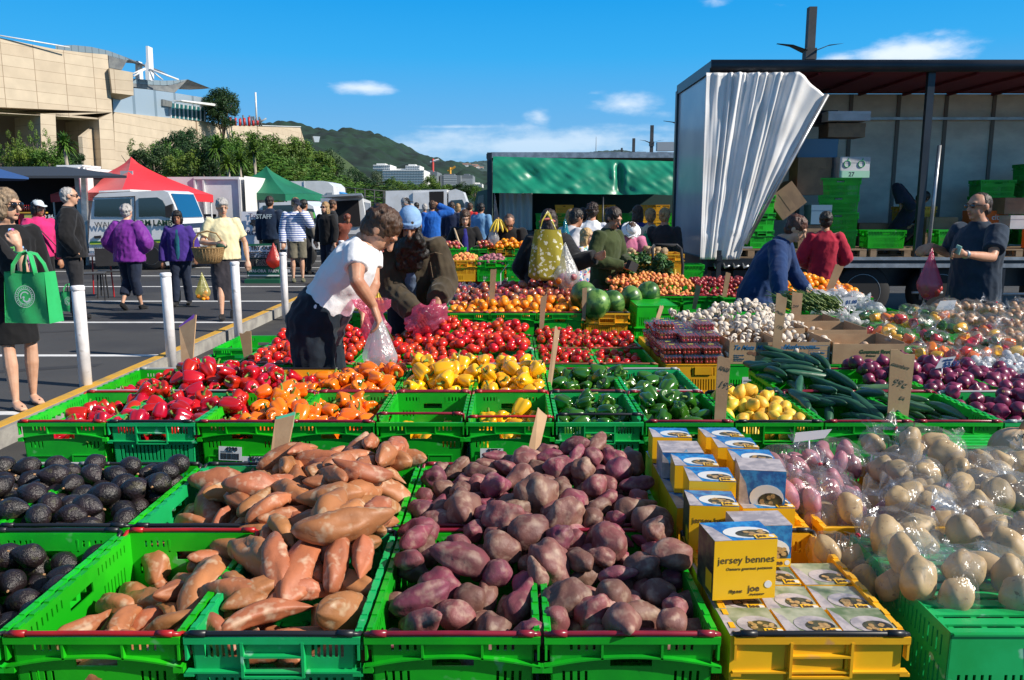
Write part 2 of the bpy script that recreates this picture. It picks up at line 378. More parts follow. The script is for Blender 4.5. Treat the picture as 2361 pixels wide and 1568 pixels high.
def crate(x, y, zrim, label, group, kind='G', col=None, bar=None, simple=0, inv=False, rz=0.0, raise_=0.0, rear=True, name='plastic_crate', H=CH):
 """x, y: centre; zrim: height of the top edge"""
 col = col or (GREEN if kind == 'G' else TEAL)
 key = (kind, simple, col.name)
 if key not in CM_COL:
  me = CM[(kind, simple)].copy(); me.materials.append(col); CM_COL[key] = me
 e = empty(name, (x, y, zrim-H), rz); tag(e, label, 'crate', group)
 o = link('body', CM_COL[key], None, e)
 if inv: o.rotation_euler = (math.pi, 0, 0); o.location = (0, 0, H)
 if bar:
  for s, sy in ((0, -1), (1, 1)):
   if s and not rear: continue
   k = (bar.name, round(raise_, 3) if not s else 0)
   if k not in BARM:
    BARM[k] = bar_mesh(k[1]); BARM[k].materials.append(bar)
   b = link('handle_bar', BARM[k], None, e, (0, sy*(CL/2-.004), H-.001), (0, 0, 0 if sy < 0 else math.pi))
 return e
def barcode(e, x, z, w, h, num='', rot=0.0, y=None, H=CH, sticker='barcode_sticker', bars=True, col=None, extra=None):
 """a paper sticker on the front wall of a crate"""
 f = z/H; yy = -(CL/2-.022+(.010)*f)-.0075 if y is None else y
 c, s = math.cos(rot), math.sin(rot)
 def P(a, b, d=0): return (x+a*c-b*s, yy-d, z+a*s+b*c)
 mb = MB(); mb.slab([P(-w/2, -h/2, .001), P(w/2, -h/2, .001), P(w/2, h/2, .001), P(-w/2, h/2, .001)], .001)
 o = mb.build(sticker, col or PAPER, e)
 mk = MB(); r_ = random.Random(hash((round(x, 3), num)) & 255)
 if bars:
  a = -w*.42
  while a < w*.36:
   bw_ = r_.choice((.0016, .003, .0045)); mk.slab([P(a, -h*.42, .002), P(a+bw_, -h*.42, .002), P(a+bw_, h*.02, .002), P(a, h*.02, .002)], .0006); a += bw_+r_.choice((.0015, .003))
 for i in range(2): mk.slab([P(-w*.42, h*(.08+.07*i), .002), P(w*r_.uniform(-.1, .3), h*(.08+.07*i), .002), P(w*.1, h*(.1+.07*i), .002), P(-w*.42, h*(.1+.07*i), .002)], .0006)
 if mk.f: mk.build('printing', INK, o)
 if num: text(num, h*.42, INK, o, P(-w*.2, h*.2, .0022), (c, 0, s), (-s, 0, c), 'number', .0004)
 return o
ZA, ZC, ZE, ZG = .645, .635, .565, .685
GA, GC, GE, GG = 'crates of the front row', 'crates of the capsicum row', 'crates of the tomato row', 'crates of the orange row'
def cx(k, x0=-1.10): return x0+PIT*(k+.5)
YA, YB = 1.63+CL/2, 2.235+CL/2
YC, YD = 3.43+CL/2, 4.02+CL/2
YE, YF = 5.10+CL/2, 5.69+CL/2
YG, YG2 = 6.72+CL/2, 7.31+CL/2
CR = {}
def rowc(tag_, k, x0, y, z, label, group, **kw):
 CR[(tag_, k)] = crate(cx(k, x0), y, z, label, group, **kw)
XA = -1.10
rowc('A', -1, XA, YA, ZA, 'green crate of avocados at the left edge, nearest the viewer', GA, bar=BLACKB)
rowc('A', -2, XA, YA, ZA, 'green crate of avocados mostly out of the picture at lower left', GA, bar=BLACKB)
rowc('A', 0, XA, YA, ZA, 'bright green crate with red bar and few orange sweet potatoes, nearest', GA, bar=REDB)
rowc('A', 1, XA, YA, ZA, 'teal green crate with central grip box and black bar under orange sweet potatoes', GA, kind='T', bar=BLACKB)
rowc('A', 2, XA, YA, ZA, 'nearest green crate of purple sweet potatoes, left one with maroon bar', GA, bar=MAROON)
rowc('A', 3, XA, YA, ZA, 'nearest green crate of purple sweet potatoes, right one with maroon bar', GA, bar=MAROON)
rowc('A', 4, XA+.02, YA, ZA, 'yellow slotted crate with black bar full of boxed potatoes, nearest', GA, kind='T', col=YEL, bar=BLACKB)
rowc('B', -3, XA, YB, ZA, 'green avocado crate at the far left edge, behind the nearest one', GA, bar=BLACKB, simple=1)
rowc('B', -2, XA, YB, ZA, 'green avocado crate with grey bar, second tier at the left edge', GA, bar=GREYB)
rowc('B', -1, XA, YB, ZA, 'green avocado crate touching the orange sweet potatoes, second tier', GA, bar=BLACKB, kind='T', col=GREEN)
rowc('B', 0, XA, YB, ZA, 'teal edged crate under the rear left orange sweet potatoes', GA, bar=BLACKB, kind='T')
rowc('B', 1, XA, YB, ZA, 'green crate under the highest orange sweet potatoes', GA, bar=BLACKB)
rowc('B', 2, XA, YB, ZA, 'green crate with maroon rear bar under the left rear purple sweet potatoes', GA, bar=MAROON)
rowc('B', 3, XA, YB, ZA, 'green crate under the highest purple sweet potatoes', GA, bar=MAROON)
rowc('B', 4, XA+.02, YB, ZA, 'yellow crate under the rear stack of potato boxes', GA, kind='T', col=YEL, bar=None)
rowc('B', 5, XA+.05, YB, ZA, 'yellow crate peeping out below the bagged red potatoes', GA, kind='T', col=YEL, bar=None)
crate(cx(5, XA+.06)+.02, YA-.01, ZA+.005, 'worn green crate turned upside down at the lower right corner', GA, kind='T', col=TEAL, inv=True);
CR[('A', 5)] = COL.objects[-1] if False else None
crate(cx(6, XA+.08)+.02, YA-.01, ZA+.005, 'upside down green crate cut by the right edge under white potatoes', GA, kind='T', col=GREEN, inv=True)
for k in (6, 7): crate(cx(k, XA+.08), YB, ZA+.005, ('green crate hidden under the middle of the bagged white potatoes', 'green crate under the rightmost bagged white potatoes')[k-6], GA, col=GREEN, inv=True, kind='T')
crate(cx(7, XA+.08)+.02, YA-.01, ZA+.005, 'upside down green crate beyond the right edge of the front row', GA, kind='T', col=GREEN, inv=True)
XC = -2.145
cc = [('bright green crate with red bar and LABEL panel, leftmost of the capsicum row', 'G', GREEN, REDB, 0), ('teal crate with black bar under red capsicums', 'T', TEAL, BLACKB, 0),
      ('green crate with two paper stickers under orange capsicums', 'G', GREEN, MAROON, 0), ('green crate with sticker 9247 under orange capsicums', 'G', GREEN, MAROON, 0),
      ('green LABEL crate with few yellow capsicums, left of the sticker 8776 one', 'G', GREEN, MAROON, .034), ('green crate with sticker 8776 and few yellow capsicums', 'G', GREEN, REDB, .02),
      ('teal crate with black bar under green capsicums', 'T', TEAL, BLACKB, .03), ('green crate with maroon bar holding green capsicums beside the lemons', 'G', GREEN, MAROON, 0),
      ('green crate full of lemons', 'T', GREEN, BLACKB, 0), ('green crate with maroon bar under dark cucumbers', 'G', GREEN, MAROON, 0),
      ('green crate with maroon bar holding wrapped cucumbers', 'G', GREEN, MAROON, 0), ('teal crate with grey bar under the red onions at the right edge', 'T', TEAL, GREYB, 0)]
for k, (lb, kd, cl, br, up) in enumerate(cc): rowc('C', k, XC, YC, ZC, lb, GC, kind=kd, col=cl, bar=br, raise_=up)
dd = {0: ('green crate at the back under the leftmost red capsicums', 'G', GREEN, GREYB), 1: ('green crate at the back under the dark red capsicum heap', 'G', GREEN, GREYB),
      2: ('yellow crate holding orange capsicums in the rear tier', 'T', YEL, BLACKB), 3: ('green rear crate of orange capsicums next to the yellow heap', 'G', GREEN, MAROON),
      4: ('green rear crate under the left half of the yellow capsicum heap', 'G', GREEN, MAROON), 5: ('green rear crate under the right half of the yellow capsicum heap', 'G', GREEN, MAROON),
      6: ('green rear crate with few green capsicums', 'T', GREEN, MAROON), 7: ('teal rear crate with grey bar and green capsicums', 'T', TEAL, GREYB),
      9: ('green rear crate under the cucumber heap', 'G', GREEN, MAROON), 10: ('green rear crate hidden under red onions behind the price card', 'G', GREEN, MAROON), 11: ('green rear crate under the red onion heap at the right edge', 'G', GREEN, MAROON)}
for k, (lb, kd, cl, br) in dd.items(): rowc('D', k, XC, YD, ZC, lb, GC, kind=kd, col=cl, bar=br)
XE = -2.145-.03
ee = {1: 'green crate under loose tomatoes at the left end of the tomato row', 2: 'green crate behind the trousers of the man in white, tomato row', 3: 'green crate of round tomatoes with thin brown bar beside the hanging bag',
      4: 'green crate under the left part of the egg tomato heap', 5: 'green crate under the right part of the egg tomato heap', 6: 'green crate of vine tomatoes behind the tall price card', 7: 'green crate of vine tomatoes next to the punnets'}
for k, lb in ee.items(): rowc('E', k, XE, YE, ZE, lb, GE, kind='G' if k != 5 else 'T', bar=BROWNB if k != 5 else GREYB, simple=1)
ff = {1: 'rear green crate behind the loose tomatoes at the left', 2: 'rear green crate between the two stooping men', 3: 'rear green crate under round tomatoes', 4: 'rear green crate under the top of the egg tomatoes, left', 5: 'rear green crate under the top of the egg tomatoes, right',
      6: 'rear green crate of vine tomatoes, left one', 7: 'rear green crate of vine tomatoes, right one'}
for k, lb in ff.items(): rowc('F', k, XE, YF, ZE, lb, GE, bar=BROWNB, simple=1)
rowc('E', 0, XE+.02, YE+.1, ZE-.05, 'empty teal crate with dark cloth at the left end of the tomato row', GE, kind='T', bar=None, simple=0)
rowc('F', 0, XE+.05, YF+.02, ZE, 'empty bright green crate with blue tag beside the kerb', GE, kind='G', bar=None, simple=0)
rowc('E', 8, XE+.02, YE, ZE, 'yellow crate turned over under the clear punnets of cherry tomatoes', GE, kind='T', col=YEL, inv=True)
rowc('F', 8, XE+.02, YF, ZE, 'second yellow crate under the clear punnets, behind the first', GE, kind='T', col=YEL, inv=True, simple=1)
for k, lb in {9: 'green crate with white delivery card under the cup mushroom box', 10: 'green crate under the middle mushroom box', 11: 'green crate under the brown mushroom box', 12: 'green crate under the bags of mixed capsicums', 13: 'green crate with pale strip under bagged onions at the right edge', 14: 'green crate beyond the right edge of the tomato row'}.items():
 rowc('E', k, XE+.03, YE+(.0 if k < 12 else .14), ZE-(.003), lb, GE, kind='T', col=GREEN, simple=0, inv=(k < 12))
 rowc('F', k, XE+.03, YF+(.0 if k < 12 else .14), ZE-(.003), lb.replace('green crate', 'rear green crate'), GE, kind='G', col=GREEN, simple=1, inv=(k < 12))
XG = -2.145+.02
for k, (lb, kd, cl, br) in {2: ('green crate of mangoes behind the man in white', 'G', GREEN, GREYB), 4: ('green crate of oranges left of the tall thin price card', 'G', GREEN, MAROON), 5: ('green crate of oranges between two price cards', 'G', GREEN, MAROON), 6: ('green crate of oranges beside the watermelons', 'G', GREEN, MAROON),
       7: ('worn yellow crate carrying watermelons', 'T', YEL, BLACKB)}.items(): rowc('G', k, XG, YG, ZG, lb, GG, kind=kd, col=cl, bar=br, simple=1)
rowc('G', 8, XG+.03, YG, ZG+.06, 'upturned green crate beside the watermelons', GG, kind='T', col=GREEN, inv=True)
for k, lb in {3: 'dark green crate under nets of red onions', 4: 'green crate of red apples behind the oranges, left', 5: 'green crate of red apples behind the oranges, middle', 6: 'green crate of red apples behind the oranges, right', 7: 'yellow crate behind the first watermelons', 8: 'green crate behind the upturned one'}.items():
 rowc('G2', k, XG, YG2, ZG, lb, GG, simple=1, col=YEL if k == 7 else GREEN)
rowc('G', 9, XG+.05, YG-.1, ZG-.05, 'green crate of aubergines left of the mushroom heap', GG, simple=1)
rowc('G', 10, XG+.05, YG-.1, ZG-.05, 'green crate behind the mushroom heap', GG, simple=1)
rowc('G', 11, XG+.05, YG-.1, ZG-.03, 'green crate under bunches of asparagus', GG, simple=1)
rowc('G', 12, XG+.05, YG-.05, ZG-.02, 'green crate under the left garlic bags', GG, simple=1)
rowc('G', 13, XG+.05, YG-.05, ZG-.02, 'green crate under the right garlic bags', GG, simple=1)
low = 0
def lower(x, y, z, kind='G'):
 return crate(x, y, z, 'green crate in the shade carrying a full crate of the stall', 'lower crates carrying the stall', kind=kind, simple=1, name='plastic_crate')
for k in range(-2, 8): lower(cx(k, XA if k < 4 else XA+.06), YA, ZA-CH-.008); lower(cx(k, XA if k < 4 else XA+.06), YB, ZA-CH-.008)
for k in range(12):
 lower(cx(k, XC), YC, ZC-CH-.006)
 if k != 8: lower(cx(k, XC), YD, ZC-CH-.006)
for k in range(0, 15): lower(cx(k, XE+(.03 if k > 8 else .02 if k in (0, 8) else 0)), YE+(.1 if k == 0 else .14 if k >= 12 else 0), ZE-CH-(.056 if k == 0 else .009))
for k in (2, 4, 5, 6, 7, 8): lower(cx(k, XG+(.03 if k == 8 else 0)), YG, ZG-CH-(.006 if k != 8 else -.055))
e = CR[('C', 2)]; barcode(e, -.055, .13, .10, .062, '4290', -.05); barcode(e, .045, .085, .10, .062, '85/100', -.02, bars=False)
barcode(CR[('C', 3)], -.07, .10, .10, .065, '9247', .28)
barcode(CR[('C', 5)], -.08, .115, .10, .075, '8776', 0); barcode(CR[('C', 5)], .07, .075, .10, .05, '', 0, bars=False)
barcode(CR[('C', 6)], -.09, .165, .08, .03, '', 0, col=YEL, bars=False)
barcode(CR[('E', 9)], -.02, .16, .12, .07, '', 0, bars=False, y=-CL/2-.004)
barcode(CR[('A', 4)], .09, .075, .15, .07, '8469', .95); barcode(CR[('A', 4)], -.05, .04, .15, .05, '233', 0)
barcode(CR[('A', 2)], .04, .09, .17, .06, '', 0, bars=False)
barcode(CR[('C', 10)], .05, .12, .12, .07, '', 0, bars=False); barcode(CR[('E', 12)], 0, .2, .3, .018, '', 0, bars=False)
barcode(CR[('A', 3)], .12, .07, .12, .06, '', .05, bars=False); barcode(CR[('C', 7)], .05, .09, .10, .06, '5512', -.1); barcode(CR[('C', 8)], -.08, .10, .11, .05, '', .04, bars=False); barcode(CR[('C', 9)], .07, .10, .10, .06, '239', 0); barcode(CR[('E', 6)], -.02, .14, .12, .05, '', 0, bars=False); barcode(CR[('A', 0)], .1, .05, .12, .05, '', .1)
for k in (0, 2, 4): text('LABEL', .026, GREEN, CR[('C', k)], (-.12, -(CL/2-.022+.003)-.008, .068), (1, 0, 0), (0, 0, 1), 'embossed_lettering', .0006)
ASPH = M('asphalt', (.042, .043, .047), .85, (.066, .065, .066), .9, .3, .75, bump=.35, bs=260, world=True, detail=8, col3=(.032, .033, .04), vs3=.35, lo3=.52, hi3=.6)
ASPH2 = M('stall_ground', (.035, .034, .036), .9, (.05, .048, .045), 3, bump=.3, bs=200, world=True)
GRASS = M('far_ground', (.05, .09, .025), .9, (.07, .08, .04), .05, world=True)
WHITEP = M('road_paint', (.72, .72, .72), .7, (.50, .50, .51), 6, .5, .75, world=True, detail=6)
YELP = M('yellow_paint', (.62, .34, .03), .7, (.30, .22, .09), 5, .5, .7, world=True, detail=6)
CONC = M('kerb_concrete', (.33, .32, .29), .85, (.22, .21, .2), 4, bump=.3, bs=90, world=True, detail=6)
XK = -3.58
g = MB(); g.bx(-400, XK-.15, -6, 70, -.3, 0.0); tag(g.build('car_park', ASPH), kind='structure')
g = MB(); g.bx(XK-.05, 200, -6, 70, -.4, -.12); tag(g.build('market_ground', ASPH2), kind='structure')
g = MB(); g.bx(-9000, 9000, -400, 14000, -1.2, -.42); tag(g.build('ground', GRASS), kind='structure')
g = MB(); g.bx(XK-.15, XK, -6, 60, -.3, .012); tag(g.build('kerb', CONC), kind='structure')
g = MB(); g.bx(XK-.145, XK-.045, -6, 60, .0125, .0165); tag(g.build('yellow_line', YELP), kind='structure')
g = MB()
ys = [3.6, 6.06, 8.5, 11.0, 13.5, 16.0, 18.5, 21, 23.5, 26, 28.5, 31]
for y in ys: g.bx(-9.3 if y < 26 else -14, XK-.16, y-.05, y+.05, .0005, .0045)
tag(g.build('bay_lines', WHITEP), kind='structure')
g = MB()
for i, y in enumerate([12.2, 14.8, 17.2, 19.8, 22.4]): g.bx(-19, -10.5, y-.05, y+.05, .0005, .0045)
tag(g.build('far_bay_lines', WHITEP), kind='structure')
g = MB()
for (x0_, y0_, x1_, y1_, w_) in ((-7.2, 6.6, -4.1, 7.9, .16), (-8.5, 9.1, -5.2, 10.3, .12), (-12, 13.0, -6.5, 14.2, .2), (-6.3, 5.1, -4.6, 5.6, .3), (-9.8, 16.4, -7.0, 17.6, .2)): g.slab([(x0_, y0_, .0022), (x1_, y1_, .0022), (x1_, y1_+w_, .0022), (x0_, y0_+w_, .0022)], .0008)
tag(g.build('tyre_marks', M('asphalt_mark', (.030, .030, .033), .8, (.042, .043, .047), 3, .4, .7, world=True)), kind='structure')
BW = M('bollard_white', (.78, .76, .78), .4, (.62, .60, .61), 5, bump=.05, bs=20, col3=(.45, .42, .40), vs3=9, lo3=.66, hi3=.74)
bl_ = empty('bollard', (0, 0, 0)); tag(bl_, '', 'bollard', 'white bollards along the kerb')
m = MB(); m.lathe([(.052, -.2), (.052, .855), (.049, .857)], 20); m.build('post', BW, bl_, True)
m = MB(); m.lathe([(.0555, .845), (.0565, .852), (.0565, .875), (.05, .885), (.001, .889)], 20); m.build('cap', M('bollard_cap', (.82, .80, .82), .3), bl_, True)
m = MB(); m.tube([(-.05, 0, .838), (.0525, 0, .838)], .003, 6); m.build('red_mark', REDB, bl_)
bs_ = [(-3.74, 7.02, 'nearest white bollard, behind the heap of red capsicums'), (-3.56, 8.40, 'white bollard just behind the cardboard price card, second nearest'), (-3.42, 10.1, 'white bollard in front of the long grey skirt'), (-3.38, 12.1, 'white bollard left of the man in the white t-shirt'),
       (-3.40, 16.4, 'white bollard half hidden behind the back of the man in white')]
far = [(-2.86, 31), (-2.75, 32.5), (-2.7, 34.5), (-2.62, 36), (-2.45, 37.5), (-2.3, 39)]
for i, (x, y, lb) in enumerate(bs_+[(x, y, 'small far white bollard beside the fruit tables') for x, y in far]):
 o = bl_ if i == 0 else copy_tree(bl_)
 o.location = (x, y, 0); o['label'] = lb
 if i >= 5: o['group'] = 'far white bollards'
nr = np.random.RandomState(11)
def disp(me, fn):
 """move every vertex by fn(co) -> new co"""
 for v in me.vertices: v.co = fn(v.co)
 me.update(); return me
def blob(seg=20, rings=14):
 m = MB(); m.ell((0, 0, 0), (1, 1, 1), seg, rings); return m.mesh('blob', True)
def spud(L, r, seed, bend=.15, lump=.18, tail=0.0, seg=20, n=18, fine=.03):
 """long tuber along x: tapered, bent and lumpy"""
 mb = MB(); pts = []; rad = []; rr = random.Random(seed); tw_ = rr.uniform(0, 6.28); pk = rr.uniform(.35, .6)
 V = [];
 for i in range(n+1):
  t = i/n; x = (t-.5)*L
  e = max(0, 1-abs((t-pk)/(pk if t < pk else 1-pk))**2.3)**.55
  if tail: e = e*(1-tail*(max(0, t-.62)/.38)**.6) if t < .99 else e*.2
  e = max(e, .03)
  off = math.sin(t*math.pi)*bend*L
  for k in range(seg):
   a = 2*math.pi*k/seg
   q = r*e*(1+lump*fbm((x*11, math.cos(a)*1.3, math.sin(a)*1.3), 1, seed)+fine*2*fbm((x*60, math.cos(a)*4, math.sin(a)*4), 1, seed))
   V.append(Vector((x, math.cos(a)*q*1.08+off*math.cos(tw_), math.sin(a)*q*.94+off*math.sin(tw_)*.6)))
 F = []
 for i in range(n):
  for k in range(seg):
   a = i*seg+k; b = i*seg+(k+1) % seg; F.append((a, a+seg, b+seg, b))
 F.append(tuple(range(seg))); F.append(tuple(n*seg+k for k in range(seg-1, -1, -1)))
 mb.add(V, F); return mb.mesh('tuber', True)
def lumpy(r, sc, seed, lump=.2, fs=1.3, tail=None, seg=26, rings=18, fine=.02):
 me = blob(seg, rings)
 def f(c):
  d = c.normalized(); q = 1+lump*fbm(d, fs, seed)*1.6+fine*fbm(d, 6, seed)
  p = Vector((d.x*sc[0], d.y*sc[1], d.z*sc[2]))*r*q
  if tail:
   t = max(0, d.x-.72)/.28; p.x += r*tail*t**1.6;
  return p
 return disp(me, f)
def pepper_mesh(r, h, seed, lobes=4, seg=26, rings=16):
 rr = random.Random(seed); mb = MB(); V = []; ph = rr.uniform(0, 6); tilt = rr.uniform(-.15, .15)
 prof = [(.02,.30),(.30,.33),(.62,.44),(.86,.47),(.98,.36),(1.0,.18),(.98,-.02),(.93,-.24),(.85,-.46),(.76,-.66),(.62,-.84),(.42,-.95),(.22,-.93),(.02,-.84)]
 for j, (q, z) in enumerate(prof):
  t = j/(len(prof)-1)
  for k in range(seg):
   a = 2*math.pi*k/seg; lb = abs(math.cos(lobes*(a+ph)/2))
   am = .20*min(1, q*1.3)*(1 if q > .1 else .2)
   w = q*(1-am+am*lb**.7*1.25)*(1+.10*fbm((math.cos(a), math.sin(a), z), .9, seed))
   zz = z*h - (.10*h*(1-lb) if t > .7 else 0) + (.05*h*lb if t < .3 else 0)
   V.append(Vector((w*r*math.cos(a)+tilt*zz, w*r*math.sin(a), zz)))
 F = []; n = len(prof)
 for i in range(n-1):
  for k in range(seg):
   a = i*seg+k; b = i*seg+(k+1) % seg; F.append((a, a+seg, b+seg, b))
 F.append(tuple(range(seg))); F.append(tuple((n-1)*seg+k for k in range(seg-1, -1, -1)))
 mb.add(V, F); return mb.mesh('pepper', True)
def stem_mesh(r, h, seed):
 rr = random.Random(seed); a = rr.uniform(0, 6.28); b = MB(); z = .30*h
 dx, dy = math.cos(a)*r*.3, math.sin(a)*r*.3
 b.tube([(0, 0, z-.002), (0, 0, z+.006), (dx*.35, dy*.35, z+.018), (dx*.9, dy*.9, z+.030), (dx*1.5, dy*1.5, z+.036)], [.016, .009, .0055, .005, .0068], 8)
 return b.mesh('stem', True)
HEAP_N = {}
def heap(name, label, cat, group, protos, region, top, rad, n, spheres=None, inset=None, depth=2.3, pitchv=.25, yaw=None, K=14, seed=1, tight=.93, scl=(.9, 1.12), upright=False, roll=True, pre=None, over=.38, ind=300, fails=26):
 """drop items one by one into the region until the heap reaches top(x, y).
 protos: list of builders () -> root object; spheres: [(dx, r)] along the item's x axis"""
 rr = random.Random(seed); x0, x1, y0, y1 = region; spheres = spheres or [(0, rad)]
 SX, SY, SZ, SR = [np.zeros(9000) for _ in range(4)]; m = 0; placed = []; fail = 0
 depth = max(depth, 2.9); ins = rad*.8 if inset is None else inset
 while len(placed) < n and fail < fails:
  best = None
  for _ in range(K):
   s = rr.uniform(*scl); x = rr.uniform(x0+ins, x1-ins); y = rr.uniform(y0+ins, y1-ins)
   yw = rr.uniform(0, 2*math.pi) if yaw is None else rr.gauss(yaw[0], yaw[1]); pt = rr.uniform(-pitchv, pitchv)
   cxy, sxy, cp, sp_ = math.cos(yw), math.sin(yw), math.cos(pt), math.sin(pt)
   z = -9
   okk = True
   for dx, r in spheres:
    px, py, pz, r = x+dx*s*cxy*cp, y+dx*s*sxy*cp, dx*s*sp_, r*s
    if len(spheres) > 1 and not (x0+r*.7 < px < x1-r*.7 and y0+r*.7 < py < y1-r*.7): okk = False; break
    z = max(z, top(px, py)-rad*depth+r-pz)
    if m:
     d2 = (SX[:m]-px)**2+(SY[:m]-py)**2; q = ((SR[:m]+r)*tight)**2-d2; k = q > 0
     if k.any(): z = max(z, float((SZ[:m][k]+np.sqrt(q[k])).max())-pz)
   if not okk: continue
   sc_ = z+rad-top(x, y)
   if best is None or sc_ < best[0]: best = (sc_, x, y, z, s, yw, pt)
  if best is None or best[0] > rad*over: fail += 1; continue
  _, x, y, z, s, yw, pt = best
  for dx, r in spheres:
   SX[m] = x+dx*s*math.cos(yw)*math.cos(pt); SY[m] = y+dx*s*math.sin(yw)*math.cos(pt); SZ[m] = z+dx*s*math.sin(pt); SR[m] = r*s; m += 1
  placed.append((x, y, z, s, yw, pt))
 placed.sort(key=lambda q: -(q[2]-top(q[0], q[1]))/rad+q[1]*.25); SV, SF = [], []
 for qi, (x, y, z, s, yw, pt) in enumerate(placed):
  if qi >= ind:
   me = protos[qi % len(protos)].data; nv = len(me.vertices)
   if upright: rm = Euler((rr.gauss(0, 1), rr.gauss(0, 1), yw)).to_matrix()
   else: rm = Matrix.Rotation(yw, 3, 'Z') @ Matrix.Rotation(-pt, 3, 'Y') @ Matrix.Rotation(rr.uniform(0, 6.28), 3, 'X')
   co = np.zeros(nv*3); me.vertices.foreach_get('co', co); co = co.reshape(-1, 3)*s @ np.array(rm).T+np.array((x, y, z)); o_ = len(SV)
   SV.extend(map(tuple, co)); SF.extend(tuple(i+o_ for i in f.vertices) for f in me.polygons); continue
  p = rr.choice(protos); o = copy_tree(p); o.name = name; o.location = (x, y, z); o.scale = (s, s, s)
  if upright == 'any': o.rotation_euler = (rr.uniform(0, 6.28), rr.uniform(0, 6.28), rr.uniform(0, 6.28))
  elif upright: o.rotation_euler = (rr.gauss(0, upright), rr.gauss(0, upright), yw)
  else: o.rotation_euler = (Matrix.Rotation(yw, 3, 'Z') @ Matrix.Rotation(-pt, 3, 'Y') @ Matrix.Rotation(rr.uniform(0, 6.28) if roll else 0, 3, 'X')).to_euler()
  tag(o, label, cat, group)
 if SV:
  mb = MB(); mb.v = SV; mb.f = SF; mb.mi = [0]*len(SF); me = mb.mesh('pile', True)
  tag(link(name+'_pile', me, protos[0].data.materials[0]), 'deeper layer of the heap: '+label, cat+' pile', kind='stuff')
 HEAP_N[label] = len(placed)
 return placed
PROTO = []
def proto(me, mat, name='item', kids=()):
 """an unlinked-later prototype: root mesh plus (name, mesh, material) children"""
 o = link(name, me, mat)
 for nm, m2, mt in kids: link(nm, m2, mt, o)
 PROTO.append(o); return o
def surf(pts, pw=3.0):
 P = np.array(pts)
 def f(x, y):
  d = (P[:, 0]-x)**2+(P[:, 1]-y)**2+1e-4; w = 1/d**(pw/2); return float((w*P[:, 2]).sum()/w.sum())
 return f
def col_x(k, x0): return x0+PIT*k
SWEET = M('sweet_potato_skin', (.41, .150, .058), .55, (.28, .10, .042), 14, .35, .7, bump=.3, bs=55, rv=.16, rh=.012, col3=(.50, .33, .21), vs3=28, lo3=.55, hi3=.72, detail=6)
KUM = M('purple_kumara_skin', (.24, .036, .062), .6, (.15, .05, .05), 16, .35, .65, bump=.45, bs=70, rv=.25, rh=.02, col3=(.34, .22, .17), vs3=30, lo3=.5, hi3=.75, detail=7, rcol=(.18, .080, .062))
AVO = M('avocado_skin', (.010, .008, .009), .36, (.020, .011, .013), 20, bump=.9, bs=130, bd=.005, rv=.3, rh=.03, spec=.6, col3=(.035, .03, .015), vs3=30)
def pep(nm, c, c2, **kw): return M(nm, c, .22, c2, 9, .35, .75, rv=.12, rh=.008, coat=.35, spec=.6, bump=.05, bs=14, **kw)
PRED = pep('red_pepper', (.52, .006, .010), (.36, .004, .012)); PORA = pep('orange_pepper', (.85, .18, .006), (.78, .12, .004)); PYEL = pep('yellow_pepper', (.88, .46, .008), (.85, .38, .006)); PGRN = pep('green_pepper', (.035, .14, .008), (.02, .085, .008))
STEM = M('green_stem', (.12, .22, .03), .6, rv=.2)
TOM = M('tomato_skin', (.60, .028, .012), .22, (.52, .045, .012), 10, .4, .7, rv=.2, rh=.01, coat=.15)
TOMV = M('vine_tomato_skin', (.55, .014, .010), .2, (.50, .03, .012), 10, rv=.15, rh=.006, coat=.2)
ORA = M('orange_peel', (.90, .32, .008), .42, (.86, .25, .006), 14, bump=.2, bs=170, rv=.10, rh=.012, coat=.1)
APP = M('red_apple_skin', (.30, .02, .025), .3, (.52, .25, .09), 14, .45, .7, rv=.3, rh=.02, coat=.2)
APR = M('apricot_skin', (.86, .38, .10), .6, (.70, .13, .06), 16, .45, .65, rv=.12, rh=.012)
PLUM = M('nectarine_skin', (.24, .012, .02), .35, (.45, .08, .05), 16, .5, .7, rv=.3)
LEM = M('lemon_peel', (.82, .56, .045), .45, (.74, .42, .05), 12, bump=.25, bs=120, rv=.12, rh=.01)
MELON = M('watermelon_rind', (.022, .085, .015), .35, (.12, .24, .05), 13, .46, .56, rv=.15, coat=.15, stretch=(1, 1, .22), col3=(.40, .34, .08), vs3=3, lo3=.68, hi3=.74)
CUKE = M('cucumber_skin', (.012, .065, .032), .42, (.022, .10, .05), 30, bump=.35, bs=90, rv=.2, stretch=(.3, 1, 1))
CUKE2 = M('wrapped_cucumber', (.04, .11, .04), .25, (.09, .19, .08), 30, bump=.3, bs=80, rv=.2, coat=.6, stretch=(.3, 1, 1))
AUB = M('aubergine_skin', (.010, .004, .014), .15, coat=.5)
MUSH = M('mushroom_cap', (.66, .58, .49), .7, (.52, .42, .33), 30, .45, .7, rv=.12)
MUSHB = M('brown_mushroom_cap', (.42, .25, .15), .7, (.58, .44, .32), 30, rv=.15)
ONI = M('red_onion_skin', (.13, .010, .05), .35, (.22, .03, .08), 22, bump=.1, bs=30, rv=.3, coat=.15, stretch=(1, 1, .35))
MANGO = M('mango_skin', (.45, .30, .04), .4, (.35, .05, .03), 9, .42, .62, rv=.2)
POTW = M('washed_potato', (.50, .345, .165), .55, (.40, .25, .11), 18, .4, .7, bump=.12, bs=40, rv=.08, col3=(.22, .12, .05), vs3=60, lo3=.64, hi3=.72)
POTR = M('red_potato', (.42, .13, .17), .5, (.36, .16, .16), 20, bump=.15, bs=50, rv=.15)
POTB = M('dirty_potato', (.34, .22, .12), .8, (.45, .32, .18), 20, bump=.2, bs=60, rv=.2)
